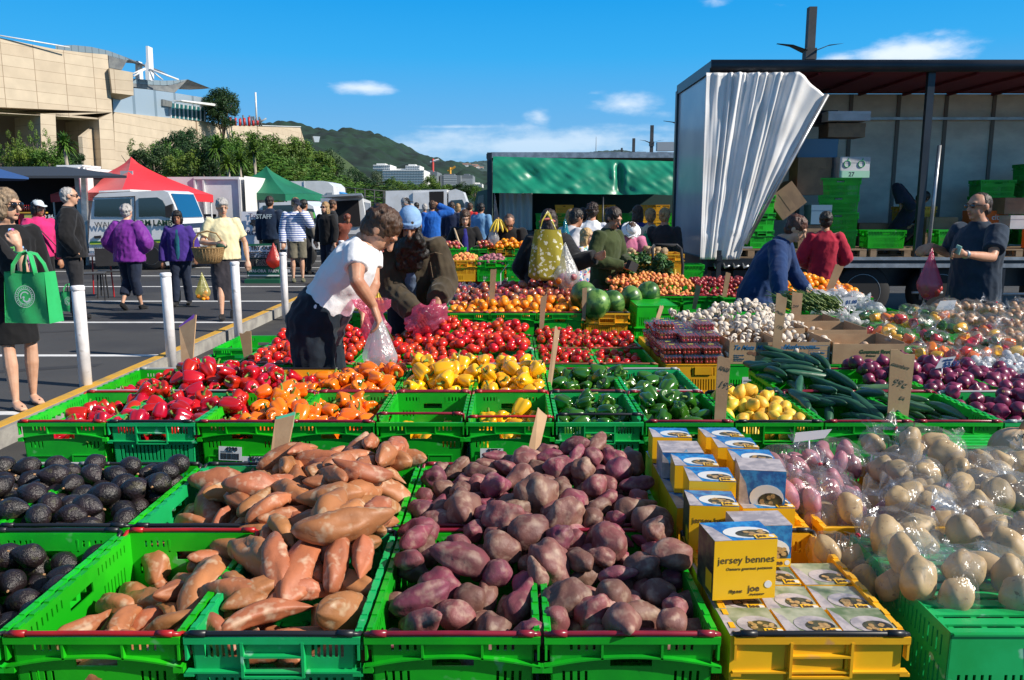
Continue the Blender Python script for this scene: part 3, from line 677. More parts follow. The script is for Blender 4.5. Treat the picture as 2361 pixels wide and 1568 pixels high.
p_sweet = [proto(spud(L, r, s, b, .34, t, 22, 22, .05), SWEET) for L, r, s, b, t in [(.22,.037,1,.05,.0),(.19,.032,2,.12,.3),(.25,.041,3,.09,.2),(.15,.030,4,.05,.0),(.20,.026,5,.18,.5),(.23,.044,6,.05,.45),(.15,.025,7,.12,.6),(.21,.039,8,.11,.1)]]
p_kum = [proto(lumpy(.048, (1.05, .95, .9), 3, .13, 1.2, None), KUM), proto(lumpy(.042, (1.25, .85, .85), 5, .14, 1.3, .9), KUM), proto(lumpy(.044, (1.0, 1.0, .95), 9, .19, 1.5, None), KUM), proto(lumpy(.050, (1.2, .9, .85), 12, .16, 1.2, None), KUM),
         proto(lumpy(.040, (1.1, .9, .95), 15, .15, 1.3, 1.3), KUM), proto(spud(.15, .034, 21, .08, .4, .2, 20, 16, .06), KUM), proto(spud(.13, .028, 22, .05, .4, .3, 20, 16, .06), KUM), proto(lumpy(.036, (1.1, 1, .95), 25, .18, 1.4, .7), KUM), proto(lumpy(.056, (1.15, 1, .9), 29, .19, 1.5, .5), KUM)]
def avo_mesh(seed):
 me = blob(22, 16)
 def f(c):
  d = c.normalized(); t = (d.x+1)/2
  w = (1-.38*max(0, d.x)**1.3); q = 1+.05*fbm(d, 2, seed)+.022*fbm(d, 14, seed)
  return Vector((d.x*.046*(1.0+.12*max(0, d.x)), d.y*.036*w, d.z*.036*w))*q
 return disp(me, f)
def nub(x, r, l=.004): m = MB(); m.tube([(x-.003, 0, 0), (x+l, 0, 0)], [r, r*.8], 8); return m.mesh('nub')
BUFF = M('stalk_end', (.40, .22, .10), .7)
p_avo = [proto(avo_mesh(s), AVO, kids=[('stalk_end', nub(.0575, .0035, .003), BUFF)]) for s in (1, 2, 3)]
def pp(mat): return [proto(pepper_mesh(r, h, s, lb), mat, kids=[('stem', stem_mesh(r, h, s), STEM)]) for r, h, s, lb in [(.040,.062,1,4),(.043,.056,2,4),(.038,.066,3,3),(.042,.060,4,4),(.036,.052,5,3)]]
p_red, p_ora, p_yel, p_grn = pp(PRED), pp(PORA), pp(PYEL), pp(PGRN)
def ball(r, sc=(1, 1, 1), seed=0, lump=.05, dim=0.0, seg=14, rings=10):
 me = blob(seg, rings)
 def f(c):
  d = c.normalized(); q = 1+lump*fbm(d, 1.5, seed)-dim*max(0, abs(d.z)-.8)*2.5*(1 if d.z > 0 else .6)
  return Vector((d.x*sc[0], d.y*sc[1], d.z*sc[2]))*r*q
 return disp(me, f)
p_tom = [proto(ball(.031, (1.2, .95, .95), 1, seg=14), TOM), proto(ball(.030, (1.05, 1, .95), 2), TOM), proto(ball(.032, (1.15, 1, 1), 3), TOM)]
def calyx(r):
 m = MB()
 for k in range(5):
  a = k*1.257; c, s = math.cos(a), math.sin(a); z = r*.93
  m.tube([(0, 0, z), (c*r*.3, s*r*.3, z+.003), (c*r*.62, s*r*.62, z-.003)], [.0025, .002, .0006], 5)
 m.tube([(0, 0, z), (0, .002, z+.009), (.004, .006, z+.016)], .0015, 5); return m.mesh('calyx')
p_vine = [proto(ball(.031, (1, 1, .88), 5, dim=.06), TOMV, kids=[('stem', calyx(.029), STEM)]), proto(ball(.029, (1, 1, .9), 6, dim=.06), TOMV, kids=[('stem', calyx(.027), STEM)])]
p_ora2 = [proto(ball(.040, (1, 1, .96), 7, .03, seg=18, rings=12), ORA, kids=[('stalk_end', (lambda m: (m.lathe([(.0035, .0375), (.003, .0395)], 6), m.mesh('n'))[1])(MB()), M('navel', (.2, .22, .03), .7))])]
p_app = [proto(ball(.036, (1, 1, .9), 8, .04, .12), APP, kids=[('stalk', (lambda m: (m.tube([(0, 0, .024), (.002, 0, .034), (.005, 0, .040)], .0012, 5), m.mesh('n'))[1])(MB()), M('stalk_brown', (.1, .05, .02), .8))])]
p_apr = [proto(ball(.023, (1, .95, .97), 9, .05, .05, 12, 8), APR)]
p_plum = [proto(ball(.028, (1, 1, .93), 10, .05, .08, 12, 8), PLUM)]
def lemon(seed):
 me = blob(18, 16)
 def f(c):
  d = c.normalized(); q = 1+.05*fbm(d, 1.6, seed); e = max(0, abs(d.x)-.86)/.14
  return Vector((d.x*.038+math.copysign(.009*e, d.x), d.y*.030, d.z*.030))*q
 return disp(me, f)
p_lem = [proto(lemon(1), LEM), proto(lemon(2), LEM)]
p_cuke = [proto(spud(.27, .0215, s, b, .12, 0, 16, 22, .03), CUKE) for s, b in ((31, .03), (32, .08), (33, .06))]
p_cuke2 = [proto(spud(.30, .022, s, b, .10, 0, 16, 22, .03), CUKE2) for s, b in ((34, .02), (35, .05))]
def mush(mat, r, seed, gills):
 m = MB(); m.lathe([(.001, r*.62), (r*.45, r*.56), (r*.8, r*.36), (r*.99, .0), (r*.97, -r*.16), (r*.78, -r*.22), (r*.45, -r*.05)], 14)
 a = m.mesh('cap', True); disp(a, lambda c: c*(1+.08*fbm(c.normalized(), 1.5, seed)))
 s = MB(); s.lathe([(r*.42, -r*.02), (r*.30, -r*.28), (r*.32, -r*.62), (r*.02, -r*.64)], 10)
 return proto(a, mat, kids=[('stalk', s.mesh('stalk', True), M('mushroom_stalk', (.70, .66, .60), .7)), ])
p_mush = [mush(MUSH, .024, 1, 0), mush(MUSH, .020, 2, 0), mush(MUSH, .027, 3, 0)]
p_mushb = [mush(MUSHB, .030, 4, 0), mush(MUSHB, .036, 5, 0)]
def onion(seed):
 me = blob(18, 14)
 def f(c):
  d = c.normalized(); q = 1+.05*fbm(d, 1.3, seed); e = max(0, d.z-.9)/.1
  return Vector((d.x*.038, d.y*.038, d.z*.034+.014*e**1.5-.004*(max(0, -d.z-.9)/.1)))*q
 return disp(me, f)
p_oni = [proto(onion(s), ONI, kids=[('roots', (lambda m: (m.lathe([(.006, -.041), (.008, -.033)], 7), m.mesh('n'))[1])(MB()), BUFF)]) for s in (1, 2)]
p_mel = [proto(ball(.125, (1.12, 1.0, .97), 3, .03, seg=28, rings=20), MELON), proto(ball(.115, (1.15, 1, .95), 4, .03, seg=28, rings=20), MELON)]
p_man = [proto(ball(.045, (1.3, .9, .95), 4, .06), MANGO)]
def aub(seed):
 me = spud(.20, .046, seed, .05, .06, 0, 18, 16, 0); return me
p_aub = [proto(aub(41), AUB, kids=[('green_cap', (lambda m: (m.tube([(-.125, 0, 0), (-.098, 0, 0), (-.078, 0, 0)], [.006, .016, .030], 10), m.mesh('n', True))[1])(MB()), STEM)])]
p_pw = [proto(lumpy(.045, (1.3, 1, .85), s, .12, 1.2, None), POTW) for s in (1, 2, 3)]
p_pr = [proto(lumpy(.034, (1.35, .95, .9), s, .14, 1.2, None), POTR) for s in (4, 5)]
p_pb = [proto(lumpy(.034, (1.2, .95, .9), s, .18, 1.4, None, 12, 9), POTB) for s in (6, 7)]
x = lambda k: col_x(k, XA)
heap('sweet_potato', 'orange sweet potato heaped in the front left green and teal crates', 'sweet potato', 'orange sweet potatoes', p_sweet, (x(0)+.03, x(2)+.0, 1.66, 2.80),
     surf([(-1.0,1.72,.60),(-.85,1.8,.62),(-.70,1.75,.65),(-.5,1.7,.645),(-.36,1.7,.65),(-1.0,2.1,.54),(-.8,2.1,.62),(-.6,2.0,.72),(-.45,2.1,.78),(-.98,2.35,.60),(-.75,2.4,.73),(-.5,2.4,.80),(-.95,2.7,.67),(-.7,2.7,.74),(-.45,2.7,.79),(-.33,2.4,.68)]),
     .040, 210, spheres=[(-.06, .022), (0, .033), (.06, .024)], pitchv=.5, seed=4, K=40, fails=90, tight=.84, depth=2.2, inset=.04, scl=(.80, 1.15))
heap('purple_kumara', 'purple brown kumara heaped over the four green crates with maroon bars', 'kumara', 'purple kumara', p_kum, (x(2)+.01, x(4)+.0, 1.66, 2.80),
     surf([(-.28,1.72,.68),(0,1.72,.66),(.1,1.72,.67),(.4,1.72,.67),(-.25,2.1,.71),(.05,2.1,.72),(.4,2.05,.71),(-.25,2.5,.70),(.1,2.5,.73),(.4,2.4,.71),(-.25,2.72,.70),(.12,2.72,.75),(.28,2.72,.78),(.42,2.7,.71)]),
     .045, 360, spheres=[(-.022, .036), (.02, .036)], pitchv=.6, seed=9, K=24, fails=60, tight=.90, depth=2.3, inset=.03, scl=(.75, 1.28))
heap('avocado', 'dark bumpy avocado in the nearest crate at the left edge', 'avocado', 'avocados in the nearest left crate', p_avo, (x(-2)+.1, x(0)-.02, 1.66, 2.21), surf([(-1.2,1.8,.59),(-1.4,1.8,.61),(-1.15,2.1,.62),(-1.4,2.1,.65)]), .040, 210, [(-.016, .034), (.020, .028)], pitchv=.5, seed=5, tight=.86, fails=60, K=22)
heap('avocado', 'dark purple avocado in the second tier crates behind the nearest avocados', 'avocado', 'avocados in the second tier', p_avo, (x(-3)+.1, x(0)-.03, 2.25, 2.80), surf([(-1.2,2.4,.66),(-1.4,2.4,.69),(-1.2,2.7,.69),(-1.5,2.6,.70),(-1.8,2.5,.70)]), .038, 220, [(-.016, .034), (.020, .028)], pitchv=.5, seed=6, tight=.86, fails=60, K=22)
x = lambda k: col_x(k, XC)
KW = dict(spheres=None, upright=1.15, tight=.90, depth=2.2, K=12, scl=(.88, 1.15), inset=.03)
heap('red_capsicum', 'glossy red capsicum in the big heap at the left end of the capsicum row', 'capsicum', 'red capsicums', p_red, (x(0)+.03, x(2)+.62, 3.47, 4.58),
     surf([(-2.05,3.52,.60),(-1.95,3.8,.62),(-1.7,3.55,.65),(-1.4,3.55,.62),(-1.1,3.5,.40),(-1.75,3.9,.71),(-1.4,3.8,.70),(-1.1,3.8,.42),(-2.0,4.3,.62),(-1.7,4.3,.75),(-1.35,4.2,.76),(-1.1,4.3,.66),(-.9,4.3,.35),(-.8,3.8,.2)]), .041, 320, seed=3, **KW)
heap('orange_capsicum', 'orange capsicum in the crates between the red and the yellow ones', 'capsicum', 'orange capsicums', p_ora, (x(2)+.03, x(4)-.01, 3.47, 4.58),
     surf([(-1.4,3.52,.34),(-1.25,3.55,.64),(-1.0,3.55,.66),(-.7,3.52,.62),(-1.35,3.9,.60),(-1.15,3.9,.72),(-.85,3.85,.64),(-.65,3.8,.60),(-1.3,4.3,.56),(-1.1,4.3,.64),(-.8,4.3,.72),(-.65,4.4,.70)]), .041, 240, seed=8, **KW)
heap('yellow_capsicum', 'bright yellow capsicum in the tall heap of the rear crates', 'capsicum', 'yellow capsicums in the rear heap', p_yel, (x(4)+.02, x(6)-.01, 4.03, 4.58), surf([(-.5,4.1,.67),(-.1,4.1,.66),(.12,4.1,.66),(-.4,4.4,.75),(-.1,4.4,.74),(.1,4.4,.74)]), .041, 160, seed=2, **KW)
heap('yellow_capsicum', 'yellow capsicum low in the nearly empty LABEL crate', 'capsicum', 'yellow capsicums low in the left front crate', p_yel, (x(4)+.02, x(5)-.02, 3.47, 3.98), surf([(-.4,3.55,.545),(-.45,3.8,.54)]), .041, 24, seed=12, **KW)
heap('yellow_capsicum', 'yellow capsicum low in the crate with sticker 8776', 'capsicum', 'yellow capsicums low in the right front crate', p_yel, (x(5)+.02, x(6)-.02, 3.47, 3.98), surf([(-.1,3.55,.53),(.1,3.85,.60)]), .041, 24, seed=13, **KW)
heap('green_capsicum', 'dark green capsicum in the teal front crate', 'capsicum', 'green capsicums in the front crates', p_grn, (x(6)+.02, x(7)-.02, 3.47, 3.98), surf([(.3,3.55,.58),(.4,3.85,.66)]), .041, 45, seed=14, **KW)
heap('green_capsicum', 'dark green capsicum in the front crate left of the lemons', 'capsicum', 'green capsicums beside the lemons', p_grn, (x(7)+.02, x(8)-.02, 3.47, 3.98), surf([(.65,3.55,.58),(.75,3.85,.68),(.9,3.6,.58)]), .041, 45, seed=15, **KW)
heap('green_capsicum', 'green capsicum in the rear tier right of the yellow heap', 'capsicum', 'green capsicums in the rear crates', p_grn, (x(6)+.02, x(8)-.02, 4.04, 4.58), surf([(.3,4.1,.58),(.5,4.4,.69),(.65,4.3,.60),(.9,4.4,.64)]), .041, 80, seed=16, **KW)
heap('lemon', 'yellow lemon in the crate beside the dark cucumbers', 'lemon', 'lemons', p_lem, (x(8)+.02, x(9)-.03, 3.47, 3.99), surf([(1.05,3.5,.60),(1.2,3.55,.63),(1.1,3.85,.70),(1.25,3.85,.68)]), .031, 170, upright=1.2, seed=17, tight=.93, inset=.02)
heap('cucumber', 'dark green cucumber in the heap behind the 99c card', 'cucumber', 'dark cucumbers', p_cuke, (x(9)-.03, x(10)+.02, 3.46, 4.70), surf([(1.4,3.5,.60),(1.65,3.5,.62),(1.4,3.9,.68),(1.7,3.9,.68),(1.4,4.4,.72),(1.6,4.5,.77),(1.8,4.4,.70)]), .024, 170, [(-.10, .017), (-.05, .021), (0, .021), (.05, .021), (.10, .017)], yaw=(2.25, .65), pitchv=.3, seed=18, tight=.92, depth=4, inset=.02)
heap('wrapped_cucumber', 'pale green wrapped cucumber in the crate right of the 99c card', 'cucumber', 'wrapped cucumbers', p_cuke2, (x(10)+.02, x(11)-.01, 3.46, 4.2), surf([(1.8,3.5,.58),(2.0,3.6,.59),(1.8,4.0,.66)]), .024, 30, [(-.11, .017), (-.05, .021), (0, .021), (.05, .021), (.11, .017)], yaw=(2.2, .3), pitchv=.25, seed=19, tight=.92, depth=4, inset=.02)
heap('red_onion', 'dark red onion in the heap at the right edge', 'onion', 'red onions', p_oni, (x(10)+.2, x(12)+.4, 3.47, 4.75), surf([(2.2,3.5,.61),(2.5,3.5,.62),(1.95,4.2,.62),(2.2,4.0,.67),(2.5,4.0,.67),(2.0,4.6,.72),(2.3,4.5,.72),(1.9,3.7,.3),(2.0,3.5,.3)]), .036, 330, upright=1.2, seed=20, tight=.93, inset=.02)
x = lambda k: col_x(k, XE)
heap('egg_tomato', 'red egg tomato in the wide heap right of the hanging bag', 'tomato', 'egg tomatoes', p_tom, (x(3)-.05, x(6)-.01, 5.12, 6.26),
     surf([(-.9,5.2,.56),(-.5,5.2,.60),(-.1,5.2,.57),(.15,5.2,.58),(-.9,5.9,.60),(-.6,5.8,.64),(-.3,5.7,.69),(0,5.7,.68),(-.4,6.1,.73),(0,6.1,.72),(.15,5.9,.63)]), .031, 950, [(-.006, .0295), (.006, .0295)], pitchv=.6, seed=21, tight=.95, depth=1.6, K=12, inset=.012)
heap('round_tomato', 'round red tomato at the left end, left of the man in white', 'tomato', 'tomatoes left of the man in white', p_tom[1:2], (x(1)+.02, x(3)-.05, 5.12, 6.26), surf([(-1.65,5.2,.57),(-1.3,5.2,.58),(-1.6,5.8,.61),(-1.3,5.9,.70),(-1.1,5.8,.64)]), .031, 420, seed=22, tight=.95, depth=1.6, upright=.8, inset=.012)
heap('vine_tomato', 'red tomato on the vine between the price card and the punnets', 'tomato', 'vine tomatoes', p_vine, (x(6)+.02, x(8)-.02, 5.12, 6.26), surf([(.3,5.2,.55),(.8,5.2,.55),(.4,5.5,.61),(.75,5.5,.57),(.4,6.0,.66),(.7,6.0,.63),(.9,5.9,.60)]), .031, 420, seed=23, tight=.95, depth=1.6, upright=.8, inset=.02)
x = lambda k: col_x(k, XG)
heap('orange', 'ripe orange in the crates left of the watermelons', 'orange', 'oranges behind the tomatoes', p_ora2, (x(4)+.02, x(7)-.01, 6.75, 7.28), surf([(-.5,6.8,.69),(-.1,6.8,.70),(.5,6.8,.70),(-.5,7.1,.73),(-.1,7.1,.78),(.3,7.1,.79),(.55,7.1,.76)]), .040, 210, seed=24, upright=.9, depth=1.6, inset=.02)
heap('apple', 'red apple in the heap behind the oranges', 'apple', 'red apples', p_app, (x(4)+.0, x(7)-.0, 7.30, 7.95), surf([(-.5,7.4,.76),(-.1,7.4,.78),(.3,7.4,.80),(-.5,7.8,.80),(-.1,7.8,.85),(.3,7.8,.86),(.5,7.7,.80)]), .036, 260, seed=25, upright=.8, depth=1.6)
for i, (u, v, Y, k, s, rz) in enumerate([(1347,684,7.05,0,1.0,.3),(1373,703,6.78,1,1.05,1.5),(1412,700,6.95,0,.86,.9),(1456,686,7.25,1,.85,.2),(1494,679,7.35,0,.88,1.2)]):
 o = copy_tree(p_mel[k]); o.name = 'watermelon'; o.location = at(u, v, Y); o.scale = (s,)*3; o.rotation_euler = (rz, 1.2, rz*2)
 tag(o, ['large watermelon, leftmost and behind the thin price card', 'big striped watermelon sitting on the yellow crate beside the price card', 'pale green watermelon, middle of the five', 'yellow spotted watermelon behind the upturned green crate', 'dark watermelon, rightmost beside the apricots'][i], 'watermelon', 'watermelons')
heap('mango', 'green and red mango behind the man in white', 'mango', 'mangoes', p_man, (x(1)+.15, x(3)-.02, 6.76, 7.3), surf([(-1.7,7,.62),(-1.5,7,.72),(-1.2,7,.74)]), .045, 34, seed=26, upright=.8, depth=1.6)
for k in (1,): rowc('G', k, XG, YG, ZG-.05, 'teal crate of mangoes at the kerb end of the orange row', GG, kind='T', bar=GREYB, simple=1)
heap('aubergine', 'shiny black aubergine in the crate behind the punnets', 'aubergine', 'aubergines', p_aub, (x(9)-.15, x(10)+.12, 6.3, 7.15), surf([(1.6,6.5,.62),(1.5,6.9,.70),(1.8,6.8,.70)]), .046, 22, [(-.05, .032), (.03, .046)], seed=27, pitchv=.3)
APX = 1.16
heap('apricot', 'small golden apricot in the big heap behind the watermelons', 'apricot', 'apricots', p_apr, (APX-.1, 2.0, 8.62, 9.7), surf([(1.1,8.7,.66),(1.5,8.7,.67),(1.95,8.7,.66),(1.3,9.1,.78),(1.6,9.1,.83),(1.9,9.1,.76),(1.5,9.6,.84)]), .0245, 1100, seed=28, upright='any', depth=1.5, K=10, inset=.01)
heap('nectarine', 'dark red nectarine in the crates left of the stooping woman in blue', 'nectarine', 'nectarines', p_plum, (2.02, 2.62, 8.62, 9.5), surf([(2.1,8.7,.66),(2.5,8.7,.66),(2.3,9.1,.77),(2.5,9.2,.77)]), .028, 420, seed=29, upright='any', depth=1.5, inset=.01)
heap('orange', 'orange in the heap in front of the woman in red', 'orange', 'oranges in front of the woman in red', p_ora2, (2.75, 3.72, 8.42, 9.4), surf([(2.8,8.5,.70),(3.1,8.5,.69),(3.65,8.5,.66),(3.1,8.9,.84),(3.3,9.0,.84),(3.6,9.0,.70),(2.9,9.2,.80)]), .040, 330, seed=30, upright=.9, depth=1.6, inset=.015)
for i, (cx_, lb) in enumerate([(1.22, 'left'), (1.61, 'middle'), (1.99, 'right')]):
 for j, yy in enumerate((8.60, 9.19)): crate(cx_, yy+CL/2, .62, '%s green crate under the apricots, %s tier' % (lb, ('front', 'rear')[j]), 'crates of the apricot row', simple=1, kind='G', bar=MAROON if j == 0 else None); crate(cx_, yy+CL/2, .62-CH-.01, 'shaded crate below the apricots and nectarines', 'lower crates of the apricot row', simple=1)
for i, (cx_, lb, cl) in enumerate([(2.38, 'green crate under the nectarines', GREEN), (2.77, 'yellow crate between nectarines and oranges', YEL), (3.16, 'green crate under the oranges, middle of the far row', GREEN), (3.55, 'green crate under the oranges, last of the far row', GREEN)]):
 crate(cx_, 8.42+CL/2, .625, lb, 'crates of the far orange row', simple=1, kind='G', col=cl, bar=MAROON if i > 1 else None)
 crate(cx_, 9.01+CL/2, .625, lb.replace('crate', 'rear crate'), 'crates of the far orange row', simple=1, kind='G', col=cl); crate(cx_, 8.42+CL/2, .625-CH-.01, 'shaded crate below the far oranges', 'lower crates of the far orange row', simple=1)
x = lambda k: col_x(k, XE)
heap('mushroom', 'white button mushroom in the tall heap over the two printed boxes', 'mushroom', 'white mushrooms', p_mush, (x(9)-.08, x(11)+.02, 5.14, 6.5), surf([(1.4,5.2,.665),(1.9,5.2,.66),(1.7,5.2,.665),(1.45,5.7,.76),(1.75,5.7,.80),(2.05,5.6,.72),(1.6,6.1,.86),(1.8,6.2,.87),(2.05,6.1,.76),(1.45,6.3,.74)]), .024, 1100, seed=31, upright=.9, depth=1.5, K=10, inset=.012)
heap('brown_mushroom', 'flat brown mushroom in the open boxes right of the white ones', 'mushroom', 'brown mushrooms', p_mushb, (x(11)+.03, x(12)+.12, 5.16, 6.3), surf([(2.2,5.3,.66),(2.4,5.3,.66),(2.25,6.0,.68)]), .032, 90, seed=32, upright=.8, depth=1.6)
print('HEAPS', HEAP_N)
for p in PROTO:
 for c in list(p.children): bpy.data.objects.remove(c)
 bpy.data.objects.remove(p)
BAGC = Mfilm('clear_bag', gloss=.04, dens=.05, rough=.2, wr=24)
BAGW = Mfilm('milky_bag', gloss=.08, dens=.42, milk=(.78, .80, .82), rough=.25, wr=30)
BAGP = Mfilm('pink_bag', tint=(1, .55, .68), gloss=.07, dens=.45, milk=(.75, .16, .30), rough=.25, wr=40)
BAGY = Mfilm('yellow_bag', tint=(1, 1, .6), gloss=.06, dens=.45, milk=(.75, .72, .28), rough=.3, wr=30)
BAGR = Mfilm('red_bag', tint=(1, .35, .25), gloss=.08, dens=.75, milk=(.80, .06, .02), rough=.3, wr=30)
CLEARP = Mfilm('clear_plastic_box', gloss=.14, dens=.03, rough=.05, wr=8)
TIE = M('red_tie', (.6, .02, .05), .4)
def inst(protos, loc, s, rr, parent, name):
 o = link(name, rr.choice(protos), None, parent, loc, (rr.uniform(0, 6), rr.uniform(0, 6), rr.uniform(0, 6)), s); return o
def item_mesh(me, mat): me.materials.append(mat); return me
m_pw = [item_mesh(lumpy(.040, (1.35, 1.05, .9), s, .14, 1.2, None, 24, 17, .02), POTW) for s in (1, 2, 3, 4)]
m_pr = [item_mesh(lumpy(.031, (1.45, .95, .9), s, .12, 1.1, None, 18, 12), POTR) for s in (5, 6, 7)]
m_pk = [item_mesh(lumpy(.036, (1.1, 1, .95), s, .05, 1.1, None, 14, 10), m) for s, m in ((8, POTW), (9, M('brown_onion', (.42, .20, .09), .4, (.5, .28, .12), 20, rv=.2, coat=.1)))]
m_pp = [item_mesh(pepper_mesh(.036, .05, s, 4, 18, 12), m) for s, m in ((1, PRED), (2, PORA), (3, PGRN), (4, PYEL))]
m_on = [item_mesh(onion(5), ONI)]
GARL = M('garlic_white', (.72, .70, .66), .6, (.6, .55, .52), 30)
m_ga = [item_mesh(ball(.026, (1, 1, .9), 3, .1, .1, 12, 9), GARL)]
ONB = M('brown_onion2', (.44, .22, .11), .4, (.52, .3, .14), 20, rv=.2, coat=.1)
m_ob = [item_mesh(ball(.032, (1, 1, .92), 3, .06, .1, 14, 9), ONB)]
def shell(pts, rs, seed, film, parent, name='plastic_bag', neck=None, res=22, slack=.006, tail=True):
 """a film wrapped over its contents: the hull of the items, sagging and creased, gathered at the neck"""
 C = sum((Vector(p) for p in pts), Vector())/len(pts); mb = MB()
 nu, nv = res, res//2+3; V = []
 neck = Vector(neck) if neck is not None else None
 for j in range(nv+1):
  th = math.pi*j/nv
  for i in range(nu):
   ph = 2*math.pi*i/nu; d = Vector((math.sin(th)*math.cos(ph), math.sin(th)*math.sin(ph), math.cos(th)))
   q = max((Vector(p)-C).dot(d)+r for p, r in zip(pts, rs))
   q2 = 0
   for p, r in zip(pts, rs):
    w = (Vector(p)-C); b = w.dot(d); disc = r*r-(w.length_squared-b*b)
    if disc > 0: q2 = max(q2, b+math.sqrt(disc))
   q = (.45*q+.55*max(q2, q*.72))+slack*(1+1.6*fbm(d, 3.5, seed))
   V.append(C+d*q)
 F = []
 for j in range(nv):
  for i in range(nu):
   a = j*nu+i; b = j*nu+(i+1) % nu; F.append((a, a+nu, b+nu, b))
 mb.add(V, F)
 if tail:
  nd = (neck-C).normalized() if neck is not None else Vector((random.Random(seed).uniform(-1, 1), random.Random(seed+1).uniform(-1, 1), .5)).normalized()
  q = max((Vector(p)-C).dot(nd)+r for p, r in zip(pts, rs)); base = C+nd*q*.93
  a = nd.orthogonal().normalized(); b = nd.cross(a)
  rr = random.Random(seed); V = []; n = 16
  for t, rad in ((-.2, .030), (.0, .012), (.18, .006), (.35, .012), (.7, .026), (1.0, .034)):
   for k in range(n):
    an = 2*math.pi*k/n; w = rad*(1+.55*math.sin(an*5+t*3+seed))*rr.uniform(.85, 1.15); V.append(base+nd*(t*.06)+a*math.cos(an)*w+b*math.sin(an)*w*.55)
  mb.add(V, [(j*n+k, j*n+(k+1) % n, (j+1)*n+(k+1) % n, (j+1)*n+k) for j in range(5) for k in range(n)])
  o = mb.build(name, film, parent, True)
  if seed % 3: return o
  t_ = MB(); t_.tube([base+nd*.009, base+nd*.013], [.0075, .0075], 8); t_.build('tie', TIE, parent)
  return o
 return mb.build(name, film, parent, True)
def bag(loc, n, items, rad, R3, film, label, cat, group, seed, iname, rz=0.0, res=22):
 """a clear bag of produce lying on the pile; R3 its half sizes"""
 rr = random.Random(seed); e = empty('bagged_'+iname, loc, rz); tag(e, label, cat, group); P, Q = [], []
 tries = 0
 while len(P) < n and tries < 900:
  tries += 1
  p = Vector((rr.uniform(-1, 1)*R3[0], rr.uniform(-1, 1)*R3[1], rr.uniform(0, 1)*R3[2])); r = rad*rr.uniform(.88, 1.12)
  if (p.x/R3[0])**2+(p.y/R3[1])**2 > 1.15: continue
  if all((p-a).length > (r+b)*.86 for a, b in zip(P, Q)): P.append(p); Q.append(r)
 for p, r in zip(P, Q): inst(items, p, r/rad, rr, e, iname)
 sh = shell(P, [r*1.12 for r in Q], seed, film, e, res=res)
 return e
PL = ['potato', 'bagged_potato']
class Stack:
 def __init__(s, base): s.b = base; s.S = []
 def z(s, x, y, r, h):
  z = s.b(x, y)
  for (a, b, c, q) in s.S:
   d = math.hypot(a-x, b-y)
   if d < (q+r)*.85: z = max(z, c+h*(1-(d/((q+r)*.85))**2)**.5*.85)
  s.S.append((x, y, z, r)); return z
WB = [(2040,1330,1.98,3),(2260,1345,1.98,3),(1950,1290,2.06,2),(2090,1245,2.2,3),(1960,1175,2.35,3),(2210,1200,2.3,4),(2330,1260,2.1,3),(2320,1130,2.5,3),(2140,1135,2.5,3),(2230,1100,2.65,3),(2060,1080,2.62,3),(2130,1030,2.72,3),(2010,1045,2.74,2),(2300,1080,2.8,3),(2390,1180,2.4,3),(2180,1190,2.35,3),(2420,1320,2.05,3),(2130,1300,2.06,2),(2180,1345,1.96,2),(2335,1340,1.97,3),(2250,1285,2.12,3),(2040,1255,2.16,2)]
WL = ['bag of white potatoes at the front left corner of the pile', 'bag of white potatoes at the front edge over the worn upside down crate', 'small bag of white potatoes beside the yellow crate edge', 'bag of white potatoes in the second row from the front', 'upright bag of white potatoes next to the potato boxes', 'broad bag of white potatoes in the middle of the pile', 'bag of white potatoes at the right edge near the front', 'bag of white potatoes at the right edge halfway back', 'bag of white potatoes behind the upright bag', 'bag of white potatoes right of centre at the back', 'bag of white potatoes touching the bags of red potatoes', 'highest bag of white potatoes at the back of the pile', 'bag of white potatoes at the back left of the pile', 'bag of white potatoes below the pumpkin', 'bag of white potatoes cut by the right edge', 'flat bag of white potatoes in the shade of its neighbours', 'bag of white potatoes past the right corner', 'small bag of potatoes wedged behind the front left bag', 'small bag of potatoes between the two front bags', 'bag of potatoes at the front right over the green crate', 'bag of potatoes behind the front right bags', 'small bag of potatoes left of the pile centre']
for i, (u, v, Y, n) in enumerate(WB):
 p = at(u, v, Y); base = p.z-.035
 bag((p.x, p.y, base), n+(1 if i % 2 else 0), m_pw, .047, (.085, .07, .05), BAGC, WL[i], 'bag of potatoes', 'bags of white potatoes', 40+i, 'potato', rnd.uniform(0, 3), 30)
for i in range(16):
 x = .98+.235*(i % 4)+rnd.uniform(-.03, .03)+(i//4 % 2)*.08; y = 1.86+.26*(i//4); z = .66 if i//4 < 3 else .655
 if x < 1.2 and y > 2.3: x += .55; z += .0
 bag((x, y, z), 4, m_pw, .047, (.09, .09, .035), BAGC, 'bag of white potatoes in the bottom layer, lying on the upside down green crates', 'bag of potatoes', 'bottom layer of potato bags', 80+i, 'potato', rnd.uniform(0, 3), 20)
RB = [(1830,1060,2.70,4),(1905,1120,2.50,5),(1850,1130,2.42,5),(1935,1050,2.74,4),(1790,1100,2.6,4)]
RL = ['bag of red potatoes at the back beside the white plate sign', 'bag of red potatoes touching the white potato bags', 'front bag of red potatoes above the yellow crate', 'bag of small red potatoes at the back right', 'bag of red potatoes against the boxed potatoes']
for i, (u, v, Y, n) in enumerate(RB):
 p = at(u, v, Y); bag((p.x, p.y, p.z-.035), n+2, m_pr, .036, (.08, .06, .04), BAGC, RL[i], 'bag of potatoes', 'bags of red potatoes', 110+i, 'potato', rnd.uniform(0, 3), 28)
